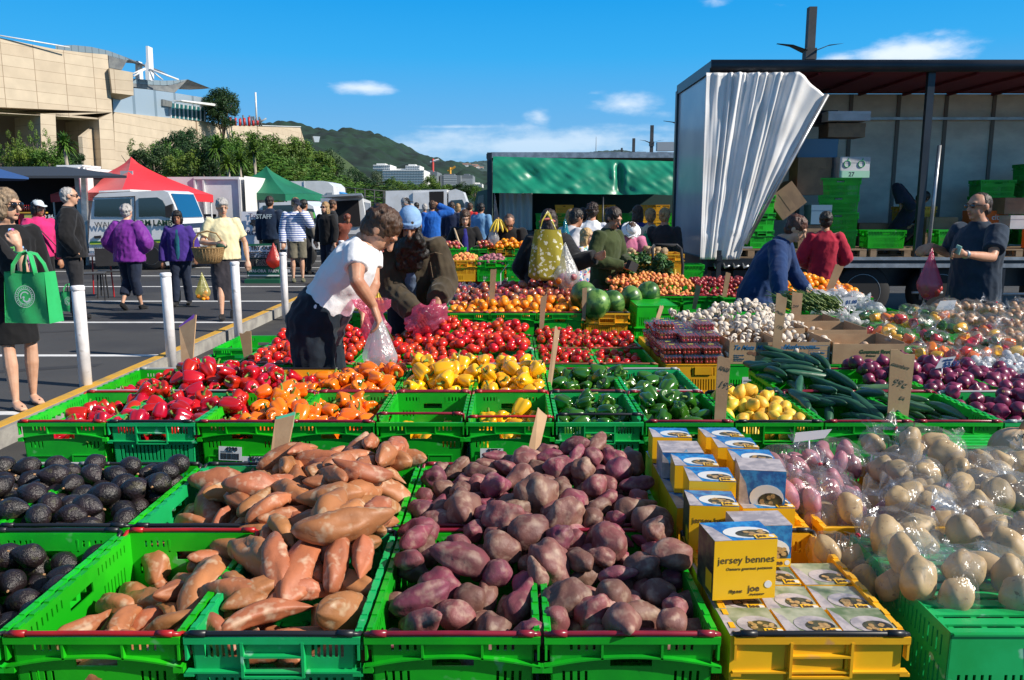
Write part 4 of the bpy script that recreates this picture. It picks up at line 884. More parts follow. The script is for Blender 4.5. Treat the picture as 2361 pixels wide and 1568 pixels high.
for i in range(4): bag((.93+.15*(i % 2), 2.42+.2*(i//2), .60), 6, m_pr, .036, (.08, .08, .03), BAGC, 'bag of red potatoes in the lower layer inside the yellow crate', 'bag of potatoes', 'lower bags of red potatoes', 130+i, 'potato', rnd.uniform(0, 3))
def rowbags(lst, items, rad, R3, film, cat, group, iname, seed, n, labels, res=20):
 for i, (u, v, Y) in enumerate(lst):
  p = at(u, v, Y); bag((p.x, p.y, p.z-R3[2]*.6), n, items, rad, R3, film, labels if isinstance(labels, str) else labels[i], cat, group, seed+i, iname, rnd.uniform(0, 3), res)
rowbags([(2090,812,5.25),(2170,812,5.25),(2250,815,5.2),(2330,812,5.2),(2070,775,5.55),(2150,778,5.55),(2225,782,5.5),(2120,745,5.9),(2195,755,5.85),(2270,762,5.8),(2060,735,6.1),(2030,762,5.8),(2010,728,6.3),(2100,718,6.4),(2150,728,6.2),(2300,790,5.4)],
  m_pp, .040, (.10, .06, .035), BAGC, 'bag of capsicums', 'bags of mixed capsicums', 'capsicum', 150, 4, 'clear bag of mixed red, orange and green capsicums piled at the back right')
rowbags([(2190,722,6.5),(2240,735,6.2),(2290,742,6.1),(2340,748,6.0),(2180,705,6.8),(2235,708,6.8),(2290,715,6.6),(2345,722,6.5),(2330,772,5.7),(2285,780,5.6),(2360,705,6.8),(2370,790,5.5)],
  m_ob, .036, (.10, .07, .05), BAGC, 'bag of onions', 'bags of brown onions', 'onion', 180, 7, 'clear bag of brown onions piled at the right edge behind the capsicum bags')
rowbags([(2090+75*(i % 5), 840-22*(i//5), 5.25+.35*(i//5)) for i in range(15)], m_pp, .040, (.12, .09, .03), BAGC, 'bag of capsicums', 'lower bags of capsicums', 'capsicum', 200, 5, 'clear bag of mixed capsicums in the lower layer on the green crates', 14)
rowbags([(1900,722,6.9),(1935,728,6.8),(1985,732,6.7),(1915,700,7.1),(1950,702,7.1),(1990,708,7.0),(2020,712,6.9),(1890,682,7.3),(1930,680,7.3),(1970,685,7.2),(1960,738,6.6)],
  m_ga, .027, (.08, .06, .035), BAGW, 'bag of garlic', 'bags of garlic behind the asparagus', 'garlic', 230, 10, 'thin white bag of garlic bulbs in the pile behind the asparagus', 16)
rowbags([(2250,850,4.95),(2300,868,4.8),(2345,880,4.7),(2270,835,5.05),(2330,842,4.95),(2365,855,4.85),(2350,825,5.05)],
  m_ga, .030, (.09, .07, .04), BAGC, 'bag of garlic', 'bags of garlic at the right edge', 'garlic', 250, 10, 'clear bag of white garlic at the right edge behind the red onions', 20)
rowbags([(1050+26*(i % 6)-(i//6)*6, 690-13*(i//6), 7.55+.3*(i//6)) for i in range(18)], m_on, .034, (.05, .05, .05), BAGC, 'bag of red onions', 'bags of red onions behind the oranges', 'onion', 270, 5, 'shiny clear bag of purple onions left of the red apples', 12)
mb = MB(); me = blob(36, 22); disp(me, lambda c: Vector((c.x, c.y, c.z*.86))*.105*(1+.05*math.cos(math.atan2(c.y, c.x)*10)*math.sqrt(max(0, 1-c.z*c.z))+.05*fbm(c, 1.2, 3)-.25*max(0, c.z-.88)))
pk = empty('pumpkin', at(2350, 1040, 3.0)); tag(pk, 'pale orange ribbed pumpkin with ink scribble at the right edge', 'pumpkin')
link('shell', me, M('pumpkin_shell', (.58, .33, .17), .5, (.50, .38, .24), 9, bump=.15, bs=40), pk); m = MB(); m.tube([(0, 0, .075), (.005, 0, .1), (.02, 0, .12)], [.014, .01, .012], 8); m.build('stalk', BUFF, pk, True)
m = MB(); m.tube([(-.05, -.058, .068), (-.04, -.045, .078), (-.03, -.062, .069), (-.02, -.045, .08), (-.005, -.06, .072), (.01, -.045, .08), (.02, -.06, .07)], .0022, 5); m.build('ink_mark', INK, pk)
crate(1.95, 3.05+.0, .615, 'green crate carrying the pumpkin at the right edge', 'crates of the front row', kind='G', inv=True)
BY = M('box_yellow', (.88, .50, .010), .35, (.84, .46, .01), 6, coat=.15); BBL = M('box_blue', (.012, .10, .33), .3, (.03, .25, .55), 45, .42, .6, detail=6, coat=.2); BWH = M('box_white', (.72, .70, .66), .3, coat=.2)
BGR = M('box_grey', (.30, .27, .29), .4, (.50, .44, .44), 24, .4, .6); BDK = M('box_dark', (.025, .022, .015), .4, (.09, .08, .03), 40); BPT = M('box_potato_print', (.50, .32, .12), .4, (.35, .2, .07), 90); BGN = M('box_green', (.12, .17, .07), .4, (.42, .42, .30), 12, .35, .6); TXT = M('box_text', (.10, .06, .03), .5)
def oval(mb, c, a, b, X, Y, N, n=18, d=.0004):
 P = [Vector(c)+X*math.cos(2*math.pi*i/n)*a+Y*math.sin(2*math.pi*i/n)*b+N*d for i in range(n)]; mb.slab(P, d*.8)
def pbox(loc, rot, w, d, h, front='yellow', label='', seed=0):
 """a printed one-kilo carton: w wide (x), d deep (y), h high; prints on every face"""
 e = empty('potato_box', loc); e.rotation_euler = rot if hasattr(rot, '__len__') else (0, 0, rot); tag(e, label, 'carton', 'cartons of gourmet potatoes'); rr = random.Random(seed)
 m = MB(); m.bx(-w/2, w/2, -d/2, d/2, 0, h); m.build('carton', BY, e)
 X, Y, Z = Vector((1, 0, 0)), Vector((0, 1, 0)), Vector((0, 0, 1))
 def photo_face(C, U, V, N, a, b, base=None):
  m = MB(); q = lambda x0, x1, y0, y1, t: m.slab([C+U*x0*a+V*y0*b+N*t, C+U*x1*a+V*y0*b+N*t, C+U*x1*a+V*y1*b+N*t, C+U*x0*a+V*y1*b+N*t], .0004)
  q(-.5, .5, -.5, .5, .0008); m.build('ground_print' if base else 'blue_print', base or BBL, e)
  m = MB(); m.slab([C-U*a*.5-V*b*.5+N*.0013, C-U*a*.22-V*b*.5+N*.0013, C-U*a*.36+V*b*.2+N*.0013, C-U*a*.5+V*b*.45+N*.0013], .0004); m.build('hand_print', BGR, e)
  m = MB(); oval(m, C+U*a*.10-V*b*.12, a*.37, b*.30, U, V, N, 20, .0018); m.build('plate_print', BGR if base else BWH, e)
  m = MB(); oval(m, C+U*a*.18-V*b*.2, a*.27, b*.20, U, V, N, 16, .0023); m.build('bowl_print', BDK, e)
  m = MB()
  for i in range(9): oval(m, C+U*a*(.18+rr.uniform(-.2, .2))+V*b*(-.2+rr.uniform(-.14, .14)), a*.052, b*.05, U, V, N, 8, .0026+i*.0001)
  m.build('potato_print', BPT, e)
  m = MB(); q = [C+U*a*.16-V*b*.5, C+U*a*.5-V*b*.5, C+U*a*.5-V*b*.3, C+U*a*.16-V*b*.3]; m.slab([p+N*.0034 for p in q], .0004); o = m.build('brand_print', BY, e)
  text('joe', b*.15, TXT, o, C+U*a*.2-V*b*.44+N*.0036, U, V, 'lettering', .0006);
  m = MB(); oval(m, C+U*a*.43-V*b*.40, b*.06, b*.06, U, V, N, 14, .0040); m.build('round_print', BWH, e)
 if front == 'yellow':
  t = text('jersey bennes', w*.165, TXT, e, (-w*.44, -d/2-.0006, h*.62), X, Z, 'lettering', 0, depth=.0003)
  text('Oamaru gourmet potatoes', w*.068, TXT, e, (-w*.30, -d/2-.0006, h*.50), X, Z, 'lettering', depth=.0003); text('1kg net', w*.07, TXT, e, (-w*.24, -d/2-.0006, h*.12), X, Z, 'lettering')
  text('joe', w*.15, TXT, e, (w*.06, -d/2-.0006, h*.13), X, Z, 'lettering', .0004, depth=.0003); text('the greengrocer', w*.035, TXT, e, (w*.1, -d/2-.0006, h*.07), X, Z, 'lettering')
  m = MB(); oval(m, Vector((w*.38, -d/2, h*.24)), w*.06, w*.06, X, Z, -Y, 18, .0012); m.build('round_print', BWH, e)
  photo_face(Vector((0, 0, h)), X, Y, Z, w, d)
  m = MB(); m.slab([(-w/2-.0006, d/2, 0.001), (-w/2-.0006, -d/2, .001), (-w/2-.0006, -d/2, h-.001), (-w/2-.0006, d/2, h-.001)], .0004); m.build('side_print', BDK, e)
  m = MB(); m.slab([(-w/2-.0012, -d*.05, h*.1), (-w/2-.0012, -d*.42, h*.1), (-w/2-.0012, -d*.42, h*.42), (-w/2-.0012, -d*.05, h*.42)], .0004); m.build('brand_print', BY, e)
 elif front == 'photo':
  photo_face(Vector((0, -d/2, h/2)), X, Z, -Y, w, h); m = MB(); m.slab([(-w/2, -d/2, h+.001), (w/2, -d/2, h+.001), (w/2, d/2, h+.001), (-w/2, d/2, h+.001)], .0005); m.build('lid_print', BGR, e)
  m = MB(); m.slab([(-w/2-.0006, d/2, 0.001), (-w/2-.0006, -d/2, .001), (-w/2-.0006, -d/2, h-.001), (-w/2-.0006, d/2, h-.001)], .0004); m.build('side_print', BGR, e)
 else:
  photo_face(Vector((0, 0, h)), X, Y, Z, w, d, BGN if label.startswith('carton ') and seed >= 40 else None)
 return e
BB = [((.535, 1.84, ZA+.01), .10, .150, .11, .145, 'yellow', 'yellow jersey bennes box standing in front, nearest of the cartons'),
      ((.545, 2.14, ZA+.0), -.08, .13, .12, .125, 'yellow', 'yellow jersey bennes box partly behind another, left column'),
      ((.64, 2.02, ZA+.005), .05, .14, .10, .11, 'photo', 'carton with lid picture between the two yellow fronts'),
      ((.57, 2.27, ZA+.06), -.08, .13, .13, .09, 'top', 'carton lying with blue picture up behind the second yellow box'),
      ((.56, 2.42, ZA+.06), -.08, .13, .12, .085, 'plain', 'plain yellow carton end with barcode, left column'),
      ((.545, 2.56, ZA+.06), -.05, .13, .13, .085, 'photo', 'carton with blue picture behind the blue price card'), ((.54, 2.71, ZA+.06), -.05, .13, .12, .09, 'top', 'last carton of the left column'),
      ((.735, 2.33, ZA+.03), -.15, .13, .12, .13, 'photo', 'carton with large picture of potatoes on its front, right column'),
      ((.745, 2.45, ZA+.06), -.1, .13, .13, .09, 'top', 'carton with blue lid picture, right column behind the large picture'), ((.73, 2.59, ZA+.06), -.06, .13, .12, .09, 'plain', 'plain yellow carton top with barcode, right column'), ((.72, 2.73, ZA+.06), 0, .13, .12, .085, 'top', 'last carton of the right column')]
for i, (l, r_, w, d, h, f, lb) in enumerate(BB):
 e = pbox(l, (0, 0, r_), w, d, h, f, lb, i)
 if f == 'plain':
  m = MB(); m.bx(-.02, .03, -.03, -.012, h+.0005, h+.001); s_ = m.build('barcode_sticker', PAPER, e); m = MB()
  for k in range(8): m.bx(-.016+k*.005, -.0135+k*.005, -.027, -.015, h+.0012, h+.0015)
  m.build('printing', INK, s_)
for j in range(3):
 for i in range(3):
  pbox((.53+.127*i, 1.70+.13*j+.0, ZA-.115), (0, 0, rnd.uniform(-.04, .04)), .12, .122, .115-(.01 if j else 0), 'top', ['carton in the front layer of the yellow crate, left', 'carton in the front layer of the yellow crate, middle', 'carton in the front layer of the yellow crate, right', 'carton below the nearest standing box, left', 'carton below the nearest standing box, middle', 'carton in shade right of the nearest standing box', 'carton deep in the yellow crate, left', 'carton deep in the yellow crate, middle', 'carton deep in the yellow crate, right'][j*3+i], 40+j*3+i)
for k in range(8):
 pbox((.55+.19*(k % 2), 2.31+.14*(k//2), ZA-.06-.0), (0, 0, 0), .15, .135, .117, 'plain', 'yellow carton in the hidden lower layer of the rear yellow crate', 60+k)['group'] = 'cartons hidden in the rear yellow crate'
m_ct = item_mesh(ball(.0115, (1, 1, 1), 1, 0, 0, 8, 6), TOMV)
def punnet_meshes():
 b = MB(); w, d, h = .062, .048, .042
 P = lambda s, z: [(-w*s, -d*s, z), (w*s, -d*s, z), (w*s, d*s, z), (-w*s, d*s, z)]
 b.hexa(P(.88, 0)+P(1, h)); lid = MB(); lid.hexa(P(1.04, h+.001)+P(.94, h+.016)); lid.bx(-w*1.07, w*1.07, -d*1.07, d*1.07, h-.001, h+.0008)
 t = MB(); rr = random.Random(4)
 for i in range(5):
  for j in range(4):
   for k in range(2): t.ell(((i-2)*.0225+rr.uniform(-.002, .002), (j-1.5)*.022, .012+k*.0215), (.0115,)*3, 8, 6)
 return b.mesh('tray'), lid.mesh('lid'), t.mesh('tomatoes', True)
pm = punnet_meshes(); pm[0].materials.append(CLEARP); pm[1].materials.append(CLEARP); pm[2].materials.append(TOMV)
STKY = M('punnet_sticker', (.6, .62, .06), .5)
pu = empty('punnet'); tag(pu, 'clear plastic punnet of cherry tomatoes in the stack behind the yellow crate', 'punnet', 'punnets of cherry tomatoes'); link('tray', pm[0], None, pu); link('lid', pm[1], None, pu); t_ = link('cherry_tomatoes', pm[2], None, pu); t_['kind'] = 'stuff'
m = MB(); m.bx(-.018, .018, -.008, .008, .0592, .0596); m.build('sticker', STKY, pu)
first = True; xs = col_x(8, XE)+.02
for L_ in range(4):
 for j in range(7):
  for i in range(3):
   if L_ == 3 and not (j in (2, 3) and i in (0, 2)): continue
   if L_ == 2 and (j == 0 or (j < 2 and i == 0)): continue
   o = pu if first else copy_tree(pu); first = False
   o.location = (xs+.075+i*.132+rnd.uniform(-.008, .008)-.01*(L_ % 2), 5.17+j*.112+rnd.uniform(-.006, .006), ZE+.002+L_*.0605); o.rotation_euler = (0, 0, rnd.uniform(-.12, .12))
CARD = M('cardboard', (.42, .27, .15), .8, (.36, .22, .12), 6, bump=.15, bs=90); CARDIN = M('cardboard_edge', (.34, .22, .12), .85, (.22, .14, .08), 60, stretch=(1, 1, 30)); CARDB = M('blue_print', (.02, .14, .30), .7); CARDG = M('green_print', (.02, .07, .02), .7); PENC = M('pen_grey', (.20, .15, .10), .7)
def cbox(x0, x1, y0, y1, z, h, label, group='mushroom boxes', th=.004):
 e = empty('cardboard_box', ((x0+x1)/2, y0, z)); tag(e, label, 'box', group); w = (x1-x0)/2; d = y1-y0; m = MB()
 m.bx(-w, w, 0, th, 0, h); m.bx(-w, w, d-th, d, 0, h); m.bx(-w, -w+th, th, d-th, 0, h+.012); m.bx(w-th, w, th, d-th, 0, h+.012); m.bx(-w+th, w-th, th, d-th, .001, .005)
 m.build('box_walls', CARD, e); m = MB(); m.bx(-w+.006, w-.006, -.0008, -.0002, .002, .016); m.build('bottom_stripe', CARDB if 'brown' not in label else CARD, e); return e, w
zt = ZE-.003+.002
e, w = cbox(1.385, 1.70, 5.13, 5.55, zt, .14, 'cardboard mushroom box with blue script and brown mushroom picture, left'); text('Te Mata Mushrooms', .040, CARDB, e, (-w*.85, -.001, .095), (1, 0, .0), (0, 0, 1), 'lettering', .0007, shear=.4)
m = MB();
X_, Z_, N_ = Vector((1, 0, 0)), Vector((0, 0, 1)), Vector((0, -1, 0))
P_ = [Vector((w*.98, -.001, .125)), Vector((w*.35, -.001, .12))]+[Vector((w*(.98-.65*math.cos(a)), -.001, .10-.08*math.sin(a))) for a in (.1, .5, .9, 1.3, 1.57)]; m.slab(list(reversed(P_)), .0004); oval(m, (-w*.15, 0, .072), .02, .012, X_, Z_, N_, 12, .0012); oval(m, (w*.08, 0, .066), .024, .013, X_, Z_, N_, 12, .0013); m.build('brown_picture', M('brown_print', (.20, .09, .05), .7), e)
for k in range(4): text(['Fresh every day', 'Te Mata', 'Havelock North', 'New Zealand'][k], .010, CARDB, e, (-w*.8, -.001, .055-.012*k), (1, 0, 0), (0, 0, 1), 'lettering')
e, w = cbox(1.715, 2.03, 5.14, 5.55, zt, .14, 'cardboard box with blue word Mushrooms and three lined boxes, middle'); text('Mushrooms', .042, CARDB, e, (-w*.9, -.001, .098), (1, 0, 0), (0, 0, 1), 'lettering', .0008, shear=.4); text('Net Weight', .017, CARDB, e, (-w*.9, -.001, .072), (1, 0, 0), (0, 0, 1), 'lettering', .0004); text('When Packed', .017, CARDB, e, (-w*.9, -.001, .052), (1, 0, 0), (0, 0, 1), 'lettering', .0004)
for k, s_ in enumerate(('4  Buttons', '4  Cups or Flats', '3  Gourmet Browns')): text(s_, .014, CARDB, e, (w*.22, -.001, .10-.033*k), (1, 0, 0), (0, 0, 1), 'lettering', .0004)
text('TAG | 1 | *', .016, CARDB, e, (-w*.85, -.001, .026), (1, 0, 0), (0, 0, 1), 'lettering', .0004)
m = MB()
for k in range(4): m.bx(w*.15, w*.95, -.0008, -.0002, .118-.033*k, .1195-.033*k)
m.bx(w*.15, w*.158, -.0008, -.0002, .02, .1175); m.bx(w*.942, w*.95, -.0008, -.0002, .02, .1175); m.build('lines', CARDB, e)
e, w = cbox(2.045, 2.50, 5.13, 5.55, zt, .13, 'brown cardboard box reading Gourmet Brown, right of the mushroom boxes'); text('Gourmet Brown', .034, CARDG, e, (-w*.25, -.001, .07), (1, 0, 0), (0, 0, 1), 'lettering', .0008); text('Delicious', .016, CARDG, e, (-w*.05, -.001, .05), (1, 0, 0), (0, 0, 1), 'lettering')
cbox(2.05, 2.46, 5.60, 6.0, zt, .15, 'open brown box of flat mushrooms behind the Gourmet Brown one'); cbox(1.395, 1.70, 5.60, 6.05, zt, .16, 'mushroom box with blue rim, second row left'); cbox(1.72, 2.03, 5.60, 6.05, zt, .16, 'mushroom box, second row right, buried under mushrooms'); cbox(2.06, 2.45, 6.05, 6.4, zt, .15, 'open box of brown mushrooms in the third row')
cbox(1.29, 1.38, 5.7, 6.1, zt, .16, 'small blue edged box of small mushrooms beside the punnets')
ASPG = M('asparagus_green', (.16, .22, .045), .55, (.09, .15, .03), 40, rv=.3); asp = empty('asparagus_bunch', onz(1865, 718, .70)); tag(asp, 'heap of green asparagus spears behind the pencilled cards', 'asparagus')
m = MB(); rr = random.Random(3)
for i in range(240):
 x = rr.uniform(-.20, .24); z = rr.uniform(0, .13)*(1-abs(x)*1.6)+.0; y0 = rr.uniform(-.14, .0); L_ = rr.uniform(.22, .27); dx = rr.uniform(-.09, .09)-.06
 m.tube([(x, y0, z), (x+dx*.5, y0+L_*.5, z+.02+rr.uniform(0, .03)), (x+dx, y0+L_, z+.02+rr.uniform(0, .05))], [.0055, .005, .002], 5)
t_ = m.build('spears', ASPG, asp, True); t_['kind'] = 'stuff'
def card(quad, Y, label, ymode=0.0, lines=(), th=.006, Yb=None, mat=None, tsize=None, cat='price card', group='cardboard price cards', tcol=None, poke=.06):
 """a stiff strip of cardboard: quad = four pixels TL, TR, BR, BL at distance Y (top) and Yb (bottom)"""
 Yb = Yb or Y; P = [at(*quad[0], Y), at(*quad[1], Y), at(*quad[2], Yb), at(*quad[3], Yb)]
 dn = ((P[3]-P[0]).normalized()); P[2] = P[2]+dn*poke; P[3] = P[3]+dn*poke
 c = (P[2]+P[3])/2; e = empty('price_card', c); tag(e, label, cat, group); P = [p-c for p in P]; m = MB()
 X = (P[1]-P[0]).normalized(); U = (P[0]-P[3]).normalized(); N = X.cross(U).normalized()
 tops = [P[0].lerp(P[1], t)+U*.006*math.sin(t*9+len(label)) for t in (0, .3, .6, 1)]
 Q = [P[3], P[2]]+list(reversed(tops)); m.slab([q for q in Q], th); m.build('board', mat or CARD, e)
 if lines:
  W_ = (P[1]-P[0]).length; H_ = (P[0]-P[3]).length-poke
  for s_, fx, fy, sz in lines: text(s_, sz, tcol or PENC, e, P[0]+X*W_*fx-U*H_*fy+N*.0012, X, U, 'handwriting', sz*.012, shear=.25)
 return e
card([(635,962),(680,950),(631,1180),(606,1180)], 2.86, 'tall cardboard strip with green top standing in the orange sweet potatoes', th=.012, Yb=2.60)
m = MB(); P = [at(636,962,2.855), at(680,950,2.855), at(676,985,2.835), at(645,1000,2.835)]; c_ = COL.objects.get('price_card');
q = [p-c_.location for p in P]; m.slab([q[3], q[2], q[1], q[0]], .002); m.build('green_top', M('pale_green_print', (.10, .55, .33), .5), c_)
card([(1240,940),(1262,958),(1236,1066),(1211,1064)], 3.2, 'cardboard strip between the sticker 8776 crate and the purple sweet potatoes', th=.008, Yb=2.95)
card([(1280,750),(1291,764),(1272,886),(1262,884)], 4.35, 'tall thin card between yellow and green capsicums', th=.012, Yb=4.25)
card([(1246,688),(1262,676),(1250,775),(1243,775)], 6.2, 'narrow card between egg tomatoes and vine tomatoes', th=.006)
card([(1131,622),(1145,620),(1138,715),(1127,714)], 7.0, 'pale thin card standing in the oranges', th=.006)
card([(1343,664),(1354,664),(1350,722),(1342,722)], 6.7, 'thin card between oranges and watermelons', th=.006)
card([(1522,704),(1531,706),(1506,782),(1496,780)], 5.9, 'leaning card between vine tomatoes and punnets', th=.006, Yb=5.75)
card([(1655,820),(1685,828),(1673,960),(1648,952)], 3.50, 'card pencilled 1.99 in front of the lemons', lines=(('RNIS', .15, .22, .022), ('199', .12, .52, .04)), th=.005)
card([(2054,804),(2110,820),(2091,975),(2046,962)], 3.62, 'large card pencilled cucumbers 99c EA', lines=(('cucumbers', .06, .22, .019), ('99c', .12, .50, .045), ('EA', .45, .68, .02)), th=.006)
card([(1791,674),(1815,689),(1794,842),(1778,840)], 5.10, 'tall card with wavy top in front of the white mushrooms', lines=(('mushr', .1, .25, .02), ('199', .2, .45, .03)), th=.006)
card([(1827,673),(1851,676),(1845,742),(1824,742)], 6.45, 'card with pencilled price in front of the asparagus', lines=(('299', .1, .5, .03),), th=.006)
card([(1605,656),(1617,660),(1607,700),(1598,698)], 8.0, 'small card left of the stooping woman in blue, nearer one', th=.006)
card([(1674,627),(1685,631),(1677,672),(1667,671)], 8.55, 'small card in the nectarines beside the stooping woman', th=.006)
card([(1927,609),(1946,615),(1924,660),(1909,656)], 8.5, 'slanted card in the far oranges', th=.006)
card([(1498,660),(1508,664),(1506,690),(1496,688)], 9.2, 'tiny dark card in the apricots', th=.006)
card([(413,750),(452,726),(442,826),(418,832)], 5.0, 'broad card with purple back leaning on the red capsicums', th=.010, Yb=4.75)
m = MB(); pc = [o for o in COL.objects if o.name.startswith('price_card')][-1]; q = [at(*a_, 4.99)-pc.location for a_ in ((413,752),(448,724),(447,738),(417,772))]; m.slab(q, .003); m.build('purple_strip', M('purple_print', (.16, .06, .42), .5), pc)
card([(552,770),(578,762),(578,812),(560,812)], 5.6, 'folded card in the tomatoes left of the man in white', th=.008)
PLATE = M('white_plate', (.62, .62, .64), .4); BLUEINK = M('blue_ink', (.01, .06, .22), .5); PLB = M('blue_plate', (.22, .42, .58), .45)
def plate(quad, Y, stick, label, lines=(), mat=None):
 P = [at(*q, Y) for q in quad]; c = at(stick[0], stick[1], Y+.0); e = empty('price_sign', c); tag(e, label, 'price sign', 'plastic price signs'); P = [p-c for p in P]
 m = MB(); m.slab([P[3], P[2], P[1], P[0]], .002); m.build('plate', mat or PLATE, e)
 X = (P[1]-P[0]).normalized(); U = (P[0]-P[3]).normalized(); N = X.cross(U).normalized(); U = N.cross(X)
 mid = (P[2]+P[3])/2 if stick[2] else (P[0]+P[1]+P[2]+P[3])/4
 m = MB(); m.tube([mid-N*.004, (0, 0, -.05)], .0035, 8); m.build('stick', PLATE, e, True)
 for s_, fx, fy, sz in lines: text(s_, sz, BLUEINK, e, P[0]+X*(P[1]-P[0]).length*fx-U*(P[0]-P[3]).length*fy+N*.001, X, U, 'handwriting', sz*.02, shear=.2)
 return e
plate([(1583,1036),(1606,1075),(1566,1112),(1545,1080)], 2.5, (1549, 1150, 0), 'blue tilted plastic sign reading 2.50 above the cartons', (('jersey bennes', .02, .25, .010), ('$2.50', .04, .62, .028), ('1 kg', .3, .9, .014)), PLB)
plate([(1835,998),(1918,990),(1902,1010),(1830,1020)], 2.72, (1868, 1052, 1), 'tilted white plastic sign above the bagged red potatoes')
plate([(2170,826),(2204,822),(2190,846),(2156,850)], 4.3, (2167, 900, 1), 'white sign reading 3.99 in the red onions', (('onions', .1, .3, .02), ('$3.99', .1, .8, .038)))
plate([(2168,694),(2206,692),(2198,714),(2157,715)], 6.4, (2178, 725, 1), 'grey white sign standing over the onion bags')
plate([(1946,686),(1978,684),(1975,704),(1943,706)], 6.5, (1958, 722, 1), 'white sign reading 1.00 on the garlic bags', (('$1.00', .1, .75, .04),))
plate([(1172,608),(1173,609),(1155,630),(1154,629)], 8.0, (1154, 668, 1), 'thin bent white sign stick in the onion bags')
SKIN = M('skin', (.52, .27, .17), .5, (.44, .20, .12), 10, sss=.08); SKIN2 = M('skin_tan', (.38, .18, .10), .5, (.30, .13, .07), 10); SKIN3 = M('skin_light', (.60, .36, .25), .5, (.52, .28, .18), 10)
def cloth(nm, c, c2=None, rough=.85, vs=5, **kw): return M('cloth_'+nm, c, rough, c2 or tuple(x*.75 for x in c), vs, bump=.3, bs=26, bd=.012, sheen=.15, spec=.25, **kw)
def hairm(nm, c, c2=None): return M('hair_'+nm, c, .5, c2 or tuple(x*.7 for x in c), 40, bump=.8, bs=120, bd=.008, stretch=(1, 1, .3))
H_BLK = hairm('black', (.012, .009, .008)); H_BRN = hairm('brown', (.075, .035, .018)); H_GRY = hairm('grey', (.42, .40, .39), (.30, .29, .28)); H_BLD = hairm('blonde', (.42, .26, .11), (.22, .13, .06)); H_DKB = hairm('dark_brown', (.03, .016, .012)); H_RED = hairm('red', (.22, .06, .03))
WHT = cloth('white', (.80, .80, .82), (.74, .74, .77)); NAVY = cloth('navy', (.012, .020, .045)); BLK = cloth('black', (.008, .008, .010)); BLK2 = cloth('charcoal', (.022, .022, .026))
EYE = M('dark_eye', (.02, .012, .01), .3); LIP = M('lips', (.38, .11, .09), .5); BROW = M('brow', (.05, .03, .02), .8); GLS = M('sunglass_lens', (.01, .008, .01), .1, coat=.8); METAL = M('metal', (.5, .5, .5), .3, metal=.9)
def stripes(nm, a, b, n, duty=.5, axis=2):
 m = bpy.data.materials.new(nm); m.use_nodes = True; nt = m.node_tree; L = nt.links.new; bs = nt.nodes['Principled BSDF']; bs.inputs['Roughness'].default_value = .85
 tc = _n(nt, 'ShaderNodeTexCoord'); sp = _n(nt, 'ShaderNodeSeparateXYZ'); L(tc.outputs['Object'], sp.inputs[0])
 q = _n(nt, 'ShaderNodeMath', operation='MULTIPLY'); L(sp.outputs[axis], q.inputs[0]); q.inputs[1].default_value = n
 f = _n(nt, 'ShaderNodeMath', operation='FRACT'); L(q.outputs[0], f.inputs[0]); g = _n(nt, 'ShaderNodeMath', operation='GREATER_THAN'); L(f.outputs[0], g.inputs[0]); g.inputs[1].default_value = duty
 x = _n(nt, 'ShaderNodeMix', data_type='RGBA'); L(g.outputs[0], x.inputs[0]); x.inputs[6].default_value = (*a, 1); x.inputs[7].default_value = (*b, 1); L(x.outputs[2], bs.inputs['Base Color']); return m
def floral(nm, base, cols, scale, thr=.45):
 m = bpy.data.materials.new(nm); m.use_nodes = True; nt = m.node_tree; L = nt.links.new; bs = nt.nodes['Principled BSDF']; bs.inputs['Roughness'].default_value = .8
 tc = _n(nt, 'ShaderNodeTexCoord'); v = _n(nt, 'ShaderNodeTexVoronoi'); v.inputs['Scale'].default_value = scale; ns = _n(nt, 'ShaderNodeTexNoise'); ns.inputs['Scale'].default_value = scale*.8
 mm = _n(nt, 'ShaderNodeMix', data_type='RGBA'); mm.inputs[0].default_value = .06; L(tc.outputs['Object'], mm.inputs[6]); L(ns.outputs['Color'], mm.inputs[7]); L(tc.outputs['Object'], ns.inputs['Vector']); L(mm.outputs[2], v.inputs['Vector'])
 sp = _n(nt, 'ShaderNodeSeparateColor'); L(v.outputs['Color'], sp.inputs[0]); cr = _n(nt, 'ShaderNodeValToRGB'); cr.color_ramp.interpolation = 'CONSTANT'; L(sp.outputs[0], cr.inputs[0])
 e = cr.color_ramp.elements; e[0].color = (*cols[0], 1); e[1].position = .999; e[1].color = (*cols[-1], 1)
 for i, c in enumerate(cols[1:]): q = e.new((i+1)/len(cols)); q.color = (*c, 1)
 g = _n(nt, 'ShaderNodeMath', operation='GREATER_THAN'); L(v.outputs['Distance'], g.inputs[0]); g.inputs[1].default_value = thr
 x = _n(nt, 'ShaderNodeMix', data_type='RGBA'); L(g.outputs[0], x.inputs[0]); L(cr.outputs[0], x.inputs[6]); x.inputs[7].default_value = (*base, 1); L(x.outputs[2], bs.inputs['Base Color']); return m
def loftx(mb, P, rad, X=Vector((1, 0, 0)), seg=18, expo=2.2):
 """closed loft: rings of half width rx along X and half depth ry across"""
 P = [Vector(p) for p in P]; n = len(P); V = []; D0 = None
 for i in range(n):
  t = (P[min(i+1, n-1)]-P[max(i-1, 0)]).normalized(); D = t.cross(X)
  D = D.normalized() if D.length > .1 else D0
  D0 = D; rx, ry = rad[i]
  for k in range(seg):
   a = 2*math.pi*k/seg; c, s = math.cos(a), math.sin(a); q = (abs(c)**expo+abs(s)**expo)**(-1/expo)
   V.append(P[i]+X*c*q*rx+D*s*q*ry)
 F = []
 for i in range(n-1):
  for k in range(seg):
   a = i*seg+k; b = i*seg+(k+1) % seg; F.append((a, b, b+seg, a+seg))
 F.append(tuple(range(seg-1, -1, -1))); F.append(tuple((n-1)*seg+k for k in range(seg)))
 mb.add(V, F)
